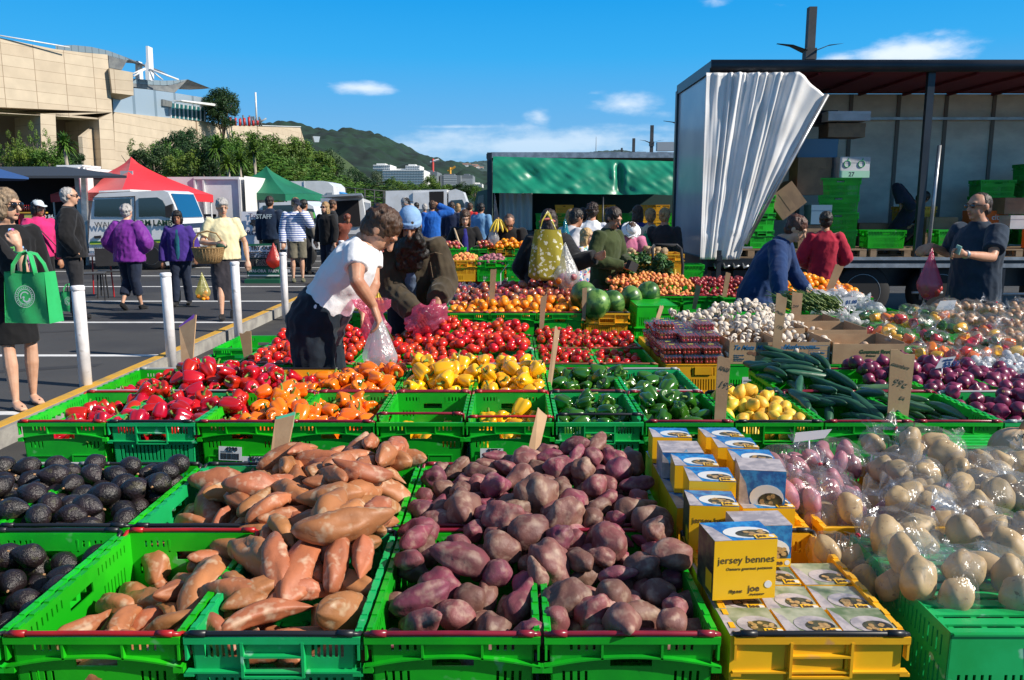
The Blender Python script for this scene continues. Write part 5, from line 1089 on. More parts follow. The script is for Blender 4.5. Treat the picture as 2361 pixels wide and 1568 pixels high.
def capsule(mb, pts, r, seg=12):
 pts = [Vector(p) for p in pts]; a = (pts[0]-pts[1]).normalized(); b = (pts[-1]-pts[-2]).normalized()
 mb.tube([pts[0]+a*r[0]*.85, pts[0]+a*r[0]*.5]+pts+[pts[-1]+b*r[-1]*.5, pts[-1]+b*r[-1]*.85], [r[0]*.45, r[0]*.85]+list(r)+[r[-1]*.85, r[-1]*.45], seg)
def remesh(mb, vox, smooth=4, wrinkle=0.0, seed=0, ws=9.0):
 me = mb.mesh('m'); me = bake(me, [('REMESH', dict(mode='VOXEL', voxel_size=vox)), ('SMOOTH', dict(factor=.5, iterations=smooth))])
 if wrinkle:
  nrm = [v.normal.copy() for v in me.vertices]
  for v, n in zip(me.vertices, nrm):
   p = v.co; q = mnoise.noise(Vector((p.x*ws*1.3+seed+p.z*4, p.y*ws*1.3, p.z*ws*.75-p.x*3))); q2 = mnoise.noise(Vector((p.x*ws*2.6+p.z*6, p.y*ws*2.6+seed, p.z*ws*2.2)))
   v.co = p+n*wrinkle*((1-abs(q)*3.2)*.8+q2*.6)
  me.update()
 return smoothmesh(me)
NP = [0]
def person(loc, rz, h, label, skin=SKIN, lean=0.0, head=(0, 0, 0), arms=None, legs=None, top=None, bottom=None, hair=None, shoe=BLK, vox=.011, fat=1.0, face=True, hands=(1, 1), group=None, handdir=(None, None), curl=(.5, .5), beard=None, cap=None, glasses=None, sub=None, headoff=(0, 0), female=False, sit=0):
 NP[0] += 1; seed = NP[0]*1.7; base = Vector(loc); e = empty('person', base, R(rz)); tag(e, label, 'person', group)
 Rz = Matrix.Rotation(-R(rz), 3, 'Z')
 def W(p):
  if len(p) == 4: return Vector(p[:3])*h
  return Rz @ (at(*p)-base)
 pel = Vector((0, 0, .53-sit))*h; Lr = Matrix.Rotation(R(lean), 3, 'X')
 def up(x, y, z): return pel+Lr @ (Vector((x, y, z-.53))*h)
 fw = fat; sw = .095 if female else .108
 sh = [up(-sw, 0, .805), up(sw, 0, .805)]; neck = up(0, .012, .83); hb = up(headoff[0], -.012+headoff[1], .865+(headoff[2] if len(headoff) > 2 else 0))
 HR = (Matrix.Rotation(R(lean*.5), 3, 'X') @ Matrix.Rotation(R(head[1]), 3, 'Z') @ Matrix.Rotation(R(head[0]), 3, 'X') @ Matrix.Rotation(R(head[2]), 3, 'Y'))
 hc = hb+HR @ (Vector((0, -.004, .062))*h)
 def hd(x, y, z): return hc+HR @ (Vector((x, y, z))*h)
 if arms is None: arms = [None, None]
 AR = []
 for i, s in ((0, -1), (1, 1)):
  a = arms[i] or ((s*.14, .01, .63, 0), (s*.145, -.03, .475, 0)); el, wr = W(a[0]), W(a[1]); AR.append((sh[i], el, wr))
 LG = []
 for i, s in ((0, -1), (1, 1)):
  l = (legs or [None, None])[i] or ((s*.052, -.012, .285), (s*.055, .005, .045)); LG.append((Vector((s*.048, 0, .50-sit))*h, Vector(l[0][:3])*h, Vector(l[1][:3])*h, l[1][3] if len(l[1]) > 3 else 0))
 b = MB(); T = [(0,0,.47),(0,0,.53),(0,-.004,.61),(0,-.006,.70),(0,.0,.77),(0,.004,.81),(0,.006,.84)]; TR = [(.072*fw,.05*fw),(.085*fw,.06*fw),(.075*fw,.054*fw),(.090*fw,.060*fw),(.098,.058),(.075,.045),(.035,.035)]
 loftx(b, [up(*p) for p in T], [(x*h, y*h) for x, y in TR])
 capsule(b, [neck, hb, hd(0, .006, -.03)], [.036*h, .031*h, .030*h])
 b.ell(hd(0, .006, .008), (.0435*h, .054*h, .051*h), 16, 12, HR); b.ell(hd(0, -.014, -.030), (.034*h, .036*h, .040*h), 14, 10, HR); b.ell(hd(0, -.036, -.058), (.015*h, .012*h, .012*h), 10, 7, HR)
 if face or vox < .012: capsule(b, [hd(0, -.046, .004), hd(0, -.060, -.020)], [.006*h, .0095*h], 8); b.ell(hd(0, -.042, .014), (.030*h, .012*h, .008*h), 10, 6, HR)
 for s in (-1, 1): b.ell(hd(s*.044, .008, -.008), (.006*h, .013*h, .019*h), 8, 6, HR)
 for i, (S, E_, Wr) in enumerate(AR):
  capsule(b, [S, S.lerp(E_, .45), E_], [.030*h*fw**.5, .026*h*fw**.5, .020*h]); capsule(b, [E_, E_.lerp(Wr, .35), Wr], [.0215*h, .0225*h, .0145*h])
  if not hands[i]: continue
  d = (Wr-E_).normalized() if handdir[i] is None else (Rz @ Vector(handdir[i])).normalized()
  side = d.cross(Vector((0, 1, 0))); side = side.normalized() if side.length > .3 else Vector((1, 0, 0)); pn = d.cross(side).normalized()
  if pn.z > 0 or pn.y > .6: pn = -pn
  pc_ = Wr+d*.030*h; loftx(b, [Wr-d*.004*h, Wr+d*.02*h, Wr+d*.052*h], [(.015*h, .011*h), (.022*h, .012*h), (.023*h, .009*h)], side, 12)
  for f in range(4):
   o_ = Wr+d*.050*h+side*((f-1.5)*.0125*h); L_ = (.036, .043, .040, .031)[f]*h; c = curl[i]+.08*f; q = [o_]; dd_ = d.copy()
   for k in range(3): dd_ = (dd_*math.cos(c*.75)+pn*math.sin(c*.75)).normalized(); q.append(q[-1]+dd_*L_*(.42, .33, .25)[k]); pn2 = pn
   capsule(b, q, [.0054*h, .0052*h, .0048*h, .0042*h], 8)
  s_ = -1 if i == 0 else 1; th = Wr+d*.012*h-side*s_*.016*h; capsule(b, [th, th+d*.022*h-side*s_*.012*h+pn*.008*h, th+d*.042*h-side*s_*.010*h+pn*.018*h], [.0075*h, .0062*h, .005*h], 8)
 for (Hp, K, A, toe) in LG:
  capsule(b, [Hp, Hp.lerp(K, .5), K], [.046*h*fw**.5, .038*h*fw**.5, .026*h]); capsule(b, [K, K.lerp(A, .35), A], [.027*h, .030*h, .015*h])
  td = Matrix.Rotation(R(toe), 3, 'X') @ Vector((0, -1, 0)); loftx(b, [A+td*-.020*h-Vector((0, 0, .022*h)), A-Vector((0, 0, .018*h)), A+td*.045*h-Vector((0, 0, .028*h)), A+td*.085*h-Vector((0, 0, .034*h))], [(.012*h, .012*h), (.019*h, .019*h), (.024*h, .014*h), (.015*h, .007*h)])
 body = link('body', remesh(b, vox*.62 if vox < .009 else vox, 2), skin, e)
 if face:
  f_ = MB()
  for s in (-1, 1): f_.ell(hd(s*.0185, -.0475, -.001), (.0068*h, .003*h, .0035*h), 8, 5, HR)
  f_.build('eyes', EYE, body, True); f_ = MB()
  for s in (-1, 1): f_.ell(hd(s*.0185, -.0500, .0115), (.0115*h, .003*h, .0020*h), 8, 5, HR)
  f_.build('eyebrows', BROW if not beard else H_BLK, body, True); f_ = MB(); f_.ell(hd(0, -.0505, -.0405), (.0135*h, .0045*h, .0038*h), 10, 6, HR); f_.build('mouth', LIP, body, True)
 if top:
  m, ln, sl, loose = top['mat'], top.get('len', .50), top.get('sleeve', 1.0), top.get('loose', .012); c = MB(); lo = loose
  zs = [ln, ln+(.70-ln)*.35, ln+(.70-ln)*.7, .70, .77, .805, .835, .85]; flare = top.get('flare', 0)
  rr_ = [(.086*fw+lo+flare, .062*fw+lo+flare*.7), (.088*fw+lo+flare*.5, .062*fw+lo), (.084*fw+lo, .060*fw+lo), (.094*fw+lo, .062*fw+lo), (.100+lo, .062+lo), (.088+lo*.8, .050+lo*.6), (.050+lo*.3, .040+lo*.3), (.036+lo*.2, .038+lo*.2)]
  if not top.get('collar', 1): zs = zs[:-1]; rr_ = rr_[:-1]
  pts = [up(0, .0, z) if z > .53 else up(0, 0, .53)+Vector((0, lean*.0006*h, (z-.53)*h)) for z in zs]
  loftx(c, pts, [(x*h, y*h) for x, y in rr_]); sw_ = top.get('sleeve_w', 1.0)
  for (S, E_, Wr) in AR:
   if sl > 0:
    S = S+Vector((-.003*h if S.x > 0 else .003*h, 0, -.003*h)); e1 = S.lerp(E_, min(1, sl*2)); q = [S-(E_-S).normalized()*.01*h, S.lerp(e1, .5), e1]; rr2 = [(.034+lo*.9)*h, (.031+lo)*h*sw_, (.027+lo)*h*sw_]
    c.tube([q[0]-(E_-S).normalized()*.02*h]+q, [rr2[0]*.6]+rr2, 14)
    if sl > .5:
     e2 = E_.lerp(Wr, min(1, (sl-.5)*2)); c.tube([E_-(e2-E_).normalized()*.012*h, E_, E_.lerp(e2, .5), e2], [(.024+lo)*h*sw_*.8, (.027+lo)*h*sw_, (.025+lo)*h*sw_, (.018+lo)*h*sw_], 14); c.ell(E_, ((.027+lo)*h*sw_,)*3, 10, 8)
  o = link(top.get('name', 'jacket'), remesh(c, vox, 3, top.get('wr', .0045), seed), m, e)
  if top.get('kidbag'): pass
  if top.get('inner'):
   c = MB(); loftx(c, [up(0, -.012, z) for z in (ln+.02, .62, .70, .77, .82)], [((.045)*h, (.058*fw+lo)*h), (.045*h, (.058*fw+lo)*h), (.046*h, (.060*fw+lo)*h), (.040*h, (.056+lo*.9)*h), (.025*h, (.045)*h)]); link('shirt_front', remesh(c, vox, 2, .003, seed+5), top['inner'], e)
 if bottom:
  m, kd, bl, lo = bottom['mat'], bottom.get('kind', 'trousers'), bottom.get('len', .05), bottom.get('loose', .010); c = MB()
  if kd == 'skirt':
   loftx(c, [(0, 0, z*h) for z in (bl, bl+(.5-bl)*.5, .50, .56, .60)], [((.085*fw+bottom.get('flare', .0))*h, (.062*fw+bottom.get('flare', 0)*.8)*h), (.092*fw*h, .068*fw*h), ((.094*fw)*h, .070*fw*h), (.090*fw*h, .064*fw*h), (.080*fw*h, .058*fw*h)])
  else:
   loftx(c, [up(0, 0, z) if z > .53 else (0, 0, (z-sit)*h) for z in (.455, .49, .53, .58, .61)], [((.060*fw+lo)*h, (.045*fw+lo)*h), ((.084*fw+lo)*h, (.060*fw+lo)*h), ((.088*fw+lo)*h, (.062*fw+lo)*h), ((.082*fw+lo)*h, (.058*fw+lo)*h), ((.078*fw+lo)*h, (.055*fw+lo)*h)])
   for (Hp, K, A, _) in LG:
    q = [Hp+Vector((0, 0, .01*h)), Hp.lerp(K, .5), K]; rd = [(.049*fw**.5+lo)*h, (.041*fw**.5+lo)*h, (.031+lo)*h]
    if bl < .27:
     t = (K.z/h-bl)/max(.01, (K.z-A.z)/h); q += [K.lerp(A, t*.5), K.lerp(A, min(1.05, t))]; rd += [(.030+lo)*h, (.026+lo*1.2)*h]
    else:
     t = (Hp.z/h-bl)/max(.01, (Hp.z-K.z)/h); q = [q[0], Hp.lerp(K, t*.5), Hp.lerp(K, min(1, t))]; rd = [rd[0], (.043*fw**.5+lo)*h, (.040+lo*1.3)*h]
    c.tube(q, rd, 16)
  link(bottom.get('name', kd if kd != 'trousers' else 'trousers'), remesh(c, vox, 3, bottom.get('wr', .004), seed+2), m, e)
 if shoe:
  for (Hp, K, A, toe) in LG:
   c = MB(); td = Matrix.Rotation(R(toe), 3, 'X') @ Vector((0, -1, 0)); z_ = Vector((0, 0, h))
   loftx(c, [A+td*-.030*h-z_*.020, A-z_*.014, A+td*.045*h-z_*.026, A+td*.085*h-z_*.031, A+td*.098*h-z_*.034], [(.016*h, .020*h), (.024*h, .026*h), (.028*h, .018*h), (.022*h, .012*h), (.008*h, .007*h)])
   link('shoe', remesh(c, max(vox*.8, .007), 2), shoe, e)
 if hair:
  st, m = hair; c = MB()
  if 'thin' not in st: c.ell(hd(0, .012, .018), (.0500*h, .0575*h, .055*h), 16, 12, HR); c.ell(hd(0, .026, -.012), (.044*h, .040*h, .044*h), 14, 10, HR)
  if 'short' in st or 'thin' in st:
   if 'thin' in st: c.ell(hd(0, .014, .010), (.0455*h, .0545*h, .0515*h), 14, 10, HR)
   c.ell(hd(0, .030, -.020), (.040*h, .034*h, .036*h), 12, 8, HR)
  if 'fringe' in st: c.ell(hd(0, -.032, .034), (.040*h, .024*h, .022*h), 12, 8, HR)
  if 'bob' in st:
   for s in (-1, 1): c.ell(hd(s*.036, .010, -.022), (.020*h, .040*h, .050*h), 12, 8, HR)
   c.ell(hd(0, .030, -.025), (.048*h, .034*h, .052*h), 12, 8, HR)
  if 'long' in st:
   for s in (-1, 1): c.ell(hd(s*.036, .012, -.045), (.018*h, .036*h, .065*h), 12, 8, HR)
   c.ell(hd(0, .032, -.055), (.052*h, .034*h, .072*h), 12, 8, HR)
  if 'bun' in st: c.ell(hd(0, .070, .020), (.022*h,)*3, 10, 8, HR)
  if 'pony' in st: capsule(c, [hd(0, .062, .02), hd(0, .085, -.01), hd(0, .080, -.055)], [.012*h, .016*h, .008*h])
  if 'curly' in st:
   rr = random.Random(NP[0])
   for _ in range(34):
    v_ = Vector((rr.uniform(-1, 1), rr.uniform(-.75, 1), rr.uniform(-.5, 1))).normalized()
    if v_.y < -.3 and v_.z < .45: continue
    c.ell(hd(v_.x*.046, .014+v_.y*.052, .012+v_.z*.052), (.014*h,)*3, 7, 5)
  link('hair', remesh(c, min(vox, .009), 1, .0065, seed+9, 26), m, e)
 if cap:
  kd, m = cap; c = MB()
  if kd == 'beanie': c.ell(hd(0, .010, .022), (.050*h, .060*h, .056*h), 18, 12, HR); loftx(c, [hd(0, .004, .004), hd(0, .004, .026)], [(.0505*h, .0600*h), (.0515*h, .0605*h)], HR @ Vector((1, 0, 0)), 20); nm = 'beanie'
  elif kd == 'cap': c.ell(hd(0, .008, .026), (.049*h, .058*h, .046*h), 18, 12, HR); loftx(c, [hd(0, -.035, .022), hd(0, -.070, .018), hd(0, -.100, .008)], [(.040*h, .004*h), (.040*h, .004*h), (.022*h, .004*h)], HR @ Vector((1, 0, 0)), 12); nm = 'cap'
  else: c.ell(hd(0, .008, .030), (.050*h, .058*h, .042*h), 18, 12, HR); c.lathe([(.050*h, 0), (.085*h, -.016*h), (.086*h, -.020*h), (.048*h, -.004*h)], 20, hd(0, .006, .018), rotm=HR); nm = 'sun_hat'
  link(nm, remesh(c, .007, 2), m, e)
 if beard:
  c = MB(); rr = random.Random(3)
  for _ in range(80):
   t = rr.random(); c.ell(hd(rr.gauss(0, .030*(1-t*.35)), -.036-rr.random()*.014+.012*t, -.036-.15*t), (.018*h, .017*h, .026*h), 8, 6)
  for s in (-1, 1): c.ell(hd(s*.037, -.016, -.020), (.012*h, .024*h, .032*h), 8, 6, HR)
  link('beard', remesh(c, .008, 1, .006, seed, 26), beard, e)
 if glasses:
  c = MB()
  for s in (-1, 1): c.ell(hd(s*.0195, -.054, -.002), (.0165*h if glasses == 'big' else .0135*h, .0035*h, .0145*h if glasses == 'big' else .0095*h), 14, 8, HR); c.tube([hd(s*.034, -.050, .002), hd(s*.045, -.02, .002), hd(s*.045, .010, .002)], .0022*h, 6)
  c.tube([hd(-.008, -.056, .001), hd(.008, -.056, .001)], .0025*h, 6); c.build('sunglasses', GLS, e, True)
 e['_'] = 1; del e['_']
 COL.update_tag() if False else None; P_ = dict(e=e, hd=hd, AR=AR, up=up, W=W, h=h, HR=HR, inv=Rz.transposed(), base=base)
 return P_
def wpt(P, p): return P['base']+P['inv'] @ Vector(p)
def carrier(loc, size, mat, label, name='carrier_bag', handle=.12, cat='bag', contents=None, seed=1, top_at=None, wr=.012, parts_=()):
 """a hanging bag: gathered at the hand (loc), full at the bottom"""
 e = empty(name, (loc[0], loc[1], loc[2]-handle-size[2])); tag(e, label, cat); w, d, H_ = size; n, mr_ = 22, 14; V = []
 for j in range(mr_+1):
  t = j/mr_; z = t*(H_+handle*.75)
  f = (math.sin(min(1, t*3.2)*math.pi/2)**.6)*(1-.88*max(0, (t-.35)/.65)**.9)
  for k in range(n):
   a = 2*math.pi*k/n; q = f*(1+.16*mnoise.noise(Vector((math.cos(a)*1.6+seed, math.sin(a)*1.6, t*2)))+.12*math.sin(a*7+t*2+seed)*min(1, t*1.6))
   V.append((math.cos(a)*w*q, math.sin(a)*d*q, z+(.02*mnoise.noise(Vector((a, seed, 0))))))
 m = MB(); m.add(V, [(j*n+k, j*n+(k+1) % n, (j+1)*n+(k+1) % n, (j+1)*n+k) for j in range(mr_) for k in range(n)]+[tuple(range(n-1, -1, -1))]); m.build('bag_body', mat, e, True)
 m = MB(); zt = H_+handle
 for s in (-1, 1): m.tube([(s*w*.12, 0, H_*.93), (s*.016, .004*s, H_+handle*.6), (0, 0, zt)], [(.018, .004), (.012, .004), (.007, .005)], 8)
 m.build('handle', mat, e, True)
 if contents:
  its, r_, cnt = contents; rr = random.Random(seed)
  for i in range(cnt): inst(its, (rr.uniform(-.6, .6)*w, rr.uniform(-.6, .6)*d, r_+rr.uniform(0, .32)*H_), 1, rr, e, 'contents')
 return e
FL = -.12
def tops(mat, **k): return dict(mat=mat, **k)
P = person((-1.18, 4.86, -.12), 90, 1.88, 'man in white t-shirt and dark trousers bending over the tomatoes with bags', SKIN, lean=35, fat=1.12, head=(34, 0, 0), vox=.008, headoff=(0, .018, -.03),
 arms=[((822, 648, 4.52), (861, 706, 4.62)), ((862, 655, 5.0), (836, 716, 4.95))], legs=[((-.05, -.01, .285), (-.055, .03, .045)), ((.05, -.03, .285), (.06, -.06, .045))],
 top=dict(mat=WHT, len=.555, sleeve=.27, loose=.010, name='t_shirt', collar=0, wr=.006), bottom=dict(mat=cloth('dark_navy', (.008, .016, .028), (.005, .010, .018)), loose=.022, wr=.007), hair=('short curly', H_BRN), shoe=BLK, handdir=((.35, 0, -1), (.4, -.2, -1)), curl=(.9, .8))
wr_ = P['AR'][1][2]; m = MB(); d_ = (P['AR'][1][2]-P['AR'][1][1]).normalized(); m.tube([wr_-d_*.035, wr_-d_*.010], [.034, .033], 14); m.build('wristwatch', METAL, P['e'], True)
hand = at(862, 722, 4.64)
carrier((hand.x+.03, hand.y-.02, hand.z), (.105, .08, .28), BAGW, 'white carrier bag held by the man in the white t-shirt', handle=.08, seed=3)
m = MB(); b_ = empty('pink_bag', (hand.x-.015, hand.y+.10, hand.z-.27)); tag(b_, 'thin pink plastic bag hanging behind the white one', 'bag')
V = []; n = 18
for j in range(9):
 t = j/8; f = (.35+.65*math.sin(min(1, t*1.6)*1.57))*(1.25 if t > .8 else 1)*(1-.55*max(0, 1-abs(t-.72)/.2))
 for k in range(n): a = 2*math.pi*k/n; q = f*(1+.25*math.sin(a*3+t*4)); V.append((math.cos(a)*.085*q, math.sin(a)*.05*q, t*.34))
m.add(V, [(j*n+k, j*n+(k+1) % n, (j+1)*n+(k+1) % n, (j+1)*n+k) for j in range(8) for k in range(n)]); m.build('film', BAGP, b_, True)
LEAF = M('leaf_green', (.05, .16, .02), .5, (.03, .09, .015), 12, rv=.2)
m = MB(); lk = empty('spring_onion', at(868, 730, 4.7)); tag(lk, 'green spring onion leaves sticking out beside the hanging bags', 'vegetable')
for q in ([(0, 0, 0), (.03, 0, -.03), (.10, -.01, -.14)], [(0, 0, .01), (.01, 0, -.06), (.03, 0, -.12)], [(0, 0, 0), (-.01, 0, -.05), (.01, 0, -.14)]): m.tube(q, [.006, .005, .003], 6)
m.build('leaves', LEAF, lk, True)
JB = cloth('brown_olive', (.062, .046, .026), (.045, .033, .019)); BLUS = cloth('slate_blue', (.10, .14, .22), (.07, .10, .17))
P = person((-.82, 6.58, -.12), 8, 1.80, 'bearded man in pale blue beanie and brown jacket picking tomatoes', SKIN2, lean=29, head=(10, -4, 0), vox=.008, fat=1.12, headoff=(0, -.03),
 arms=[((902, 668, 6.35), (956, 722, 6.12)), ((1027, 655, 6.40), (1008, 690, 6.15))], top=dict(mat=JB, len=.50, loose=.022, inner=BLUS, wr=.007, sleeve_w=1.15), bottom=dict(mat=cloth('black_violet', (.012, .010, .018))), beard=H_BLK,
 cap=('beanie', cloth('beanie', (.24, .40, .62), (.19, .33, .55), bump=.2) if False else M('beanie_knit', (.24, .40, .64), .9, (.19, .33, .55), 12, bump=.4, bs=90)), handdir=((.5, -.6, -.7), (-.1, -.4, -1)), curl=(.6, .6))
m = MB(); m.tube([P['hd'](.0145, -.063, .040)+Vector((0, -.006, 0)), P['hd'](.0145, -.066, .040)+Vector((0, -.009, 0))], [.011, .011], 12); m.build('round_badge', METAL, P['e'])
pb = empty('pink_bag', at(985, 735, 6.05)); tag(pb, 'crumpled pink plastic bag in the hands of the bearded man', 'bag'); me = blob(30, 20)
disp(me, lambda c: Vector((c.x*.13, c.y*.07, c.z*.11+c.x*.03))*(1+.5*fbm(c, 1.7, 2)+.30*fbm(c, 5, 1))); link('film', me, BAGP, pb)
PERCH = M('piping', (.16, .11, .06), .8)
m = MB();
for q in ([(985, 588, 6.17), (1003, 582, 6.15), (1020, 586, 6.17)], [(992, 604, 6.17), (998, 640, 6.17)], [(1000, 645, 6.17), (1020, 636, 6.17)]): m.tube([P['W'](t) for t in q], .0028, 6)
m.build('seam_piping', PERCH, P['e'])
FLOR = floral('floral_dress', (.01, .01, .02), [(.10, .25, .70), (.45, .10, .35), (.02, .02, .04), (.10, .35, .08), (.25, .45, .75), (.55, .20, .45)], 42, .55)
P = person((-3.86, 6.30, 0), 52, 1.70, 'woman in sunglasses, floral dress and black cardigan at the left edge', SKIN3, head=(4, 30, 0), vox=.008, female=True, face=True,
 arms=[((62, 660, 6.05), (42, 566, 5.98)), None], legs=[((-.05, -.02, .285), (-.05, -.045, .045)), ((.05, -.01, .285), (.055, .03, .045))],
 top=dict(mat=BLK, len=.46, sleeve=.62, loose=.016, inner=FLOR, name='cardigan', collar=0), bottom=dict(mat=BLK, kind='skirt', len=.30, name='skirt', flare=.01), hair=('bob', hairm('ash_blonde', (.30, .21, .13), (.16, .11, .07))), glasses='big', handdir=((-.3, 0, 1), None), curl=(1.0, .5), shoe=None)
m = MB()
loftx(m, [P['up'](0, -.03, z) for z in (.47, .55, .62, .70, .76)], [(.060*1.7, .070*1.7), (.066*1.7, .070*1.7), (.060*1.7, .062*1.7), (.066*1.7, .068*1.7), (.045*1.7, .05*1.7)]); link('dress', remesh(m, .01, 3, .004, 3), FLOR, P['e'])
m = MB(); loftx(m, [P['up'](0, -.004, z) for z in (.605, .635)], [(.090*1.7, .088*1.7), (.090*1.7, .088*1.7)]); m.build('black_belt', BLK, P['e'], True)
for s in (-1, 1):
 A = P['W'](((-.05 if s < 0 else .055), (-.045 if s < 0 else .03), .0, 0)); m = MB(); loftx(m, [A+Vector((0, .05, .006)), A+Vector((0, -.05, .006)), A+Vector((0, -.16, .006))], [(.03, .008), (.045, .008), (.035, .008)]); m.tube([A+Vector((-.03, -.04, .02)), A+Vector((0, -.12, .045)), A+Vector((.03, -.04, .02))], .006, 6); m.build('flip_flop', BLK, P['e'], True)
W_ = P['AR'][0][2]; m = MB(); d_ = (P['AR'][0][2]-P['AR'][0][1]).normalized(); m.tube([W_-d_*.05, W_-d_*.04], [.033, .033], 14); m.build('bracelet', M('green_band', (.05, .3, .12), .4), P['e'], True)
GB = M('green_fabric', (.005, .42, .11), .75, (.004, .36, .09), 8, bump=.2, bs=60, sheen=.3)
bg = empty('shopping_bag', at(80, 742, 5.78)); bg.rotation_euler = (0, 0, R(-8)); tag(bg, 'bright green reusable shopping bag with round white emblem on the arm of the woman', 'bag'); m = MB(); hw, hd_, hh = .165, .075, .36
def gf(u_, v_, s):
 t = v_; x = (u_-.5)*2*hw*(1.04-.12*t); y = -s*hd_*(1-.25*t)+s*.012*math.sin(u_*3.14)*-1*t+.008*math.sin(u_*9+t*4); return (x, y, t*hh-.012*math.sin(u_*3.14)*t)
m.grid(lambda a, b: gf(a, b, 1), 14, 10); m.grid(lambda a, b: gf(1-a, b, -1), 14, 10)
for s in (-1, 1):
 P4 = [gf(.5+s*.5, 0, 1), gf(.5+s*.5, 0, -1), gf(.5+s*.5, 1, -1), gf(.5+s*.5, 1, 1)]; m.quad(*(P4 if s > 0 else P4[::-1]))
m.quad(gf(0, 0, 1), gf(0, 0, -1), gf(1, 0, -1), gf(1, 0, 1)); m.build('bag_body', GB, bg, True)
m = MB()
for sy in (-1, 1): m.tube([(-hw*.55, sy*hd_*.8, hh-.02), (-hw*.50, sy*hd_*.7, hh+.05), (-.04, sy*.03, hh+.12), (.0, 0, hh+.135), (.04, sy*.03, hh+.12), (hw*.45, sy*hd_*.7, hh+.05), (hw*.55, sy*hd_*.8, hh-.02)], [(.022, .003)]*7, 8)
m.build('handle', GB, bg, True)
WP = M('white_print', (.72, .76, .72), .7); m = MB(); c0 = Vector((.012, -hd_-.013, .19))
def ring(mb, c, r0, r1, n=36, a0=0, a1=6.2832, tilt=.0):
 for i in range(n):
  a, b = a0+(a1-a0)*i/n, a0+(a1-a0)*(i+1)/n; g_ = lambda r, t: (c[0]+math.cos(t)*r, c[1]+math.sin(t)*r*.10, c[2]+math.sin(t)*r)
  mb.quad(g_(r0, a), g_(r1, a), g_(r1, b), g_(r0, b))
ring(m, c0, .073, .077); ring(m, c0, .050, .0545); ring(m, c0, .028, .036, 20, .6, 3.6); ring(m, c0+Vector((.012, 0, -.012)), .018, .030, 16, 3.4, 6.4); ring(m, c0+Vector((-.010, 0, -.006)), .0, .009, 10)
for i in range(26): a = i*6.2832/26; ring(m, c0+Vector((math.cos(a)*.063, math.sin(a)*.0063, math.sin(a)*.063)), .0, .0045, 5, a, a+5)
m.build('emblem', WP, bg)
person((-6.82, 11.9, 0), 60, 1.66, 'woman in bright pink jacket and pale cap with grey brim', SKIN2, top=dict(mat=cloth('hot_pink', (.62, .025, .17)), len=.50, loose=.016), bottom=dict(mat=BLK, len=.14, loose=.006), hair=('bob', H_BLK), cap=('cap', M('pale_cap', (.55, .62, .66), .8)), arms=[((-.17, -.03, .66, 0), (-.13, -.13, .63, 0)), None], shoe=WHT, female=True, vox=.012)
e_ = [o for o in COL.objects if o.name.startswith('person')][-1]; m = MB(); m.tube([(-.20, -.02, 1.38), (-.06, -.17, 1.20), (.12, -.19, .98), (.2, -.05, .85)], [(.022, .006)]*4, 8); m.tube([(-.20, -.02, 1.38), (-.08, .15, 1.2), (.10, .18, .98), (.2, .05, .85)], [(.022, .006)]*4, 8); m.build('bag_strap', BLK2, e_, True)
bb = copy_tree(bg); bb.location = (-6.38, 11.75, .06); bb.scale = (.72, .72, .8); bb['label'] = 'smaller green shopping bag held low between the pink and black jackets'
person((-6.08, 11.35, 0), 118, 1.84, 'grey haired man in black jacket with hands in pockets, seen from behind', SKIN3, top=dict(mat=BLK, len=.47, loose=.026, flare=.01, sleeve_w=1.1), bottom=dict(mat=BLK2, loose=.016), hair=('thin', H_GRY), glasses='small', arms=[((-.18, .04, .64, 0), (-.12, -.03, .52, 0)), ((.18, .04, .64, 0), (.12, -.03, .52, 0))], fat=1.22, vox=.011)
person((-5.76, 12.35, 0), 172, 1.60, 'grey haired woman in purple jacket and navy cropped trousers walking away', SKIN3, top=dict(mat=cloth('purple', (.20, .025, .30), (.15, .018, .24), rough=.6), len=.46, loose=.028, flare=.012, wr=.008, sleeve_w=1.2), bottom=dict(mat=NAVY, len=.15, loose=.018), hair=('short curly', H_GRY), arms=[((-.18, .0, .64, 0), (-.12, -.08, .58, 0)), ((.19, .02, .64, 0), (.15, -.08, .56, 0))], fat=1.25, legs=[((-.05, .02, .28), (-.055, -.05, .045)), ((.05, -.03, .29), (.055, .08, .07, 35))], face=False, female=True, vox=.012)
person((-5.22, 12.9, 0), 8, 1.50, 'short dark haired woman in purple coat over teal fleece, with string bag', SKIN2, top=dict(mat=cloth('indigo', (.055, .025, .22)), len=.47, loose=.022, inner=cloth('teal_fleece', (.008, .11, .16)), flare=.01), bottom=dict(mat=NAVY, loose=.014), hair=('bob fringe', H_BLK), head=(10, 8, 0), arms=[((-.16, .02, .63, 0), (-.17, -.02, .47, 0)), ((.16, .0, .64, 0), (.18, -.10, .52, 0))], female=True, fat=1.1, legs=[((-.05, -.03, .29), (-.05, -.06, .05)), ((.05, .0, .28), (.055, .06, .05))], vox=.011)
m_or = [item_mesh(ball(.034, (1, 1, .96), 7, .03, seg=12, rings=8), ORA)]
p_ = at(465, 628, 12.7); carrier(p_, (.115, .09, .30), BAGY, 'yellow net bag of oranges hanging from the hand of the short woman', handle=.14, contents=(m_or, .034, 9), seed=5)
CREAM = cloth('cream', (.76, .68, .42), (.70, .62, .38)); GSK = cloth('grey_skirt', (.05, .045, .055), (.035, .032, .04))
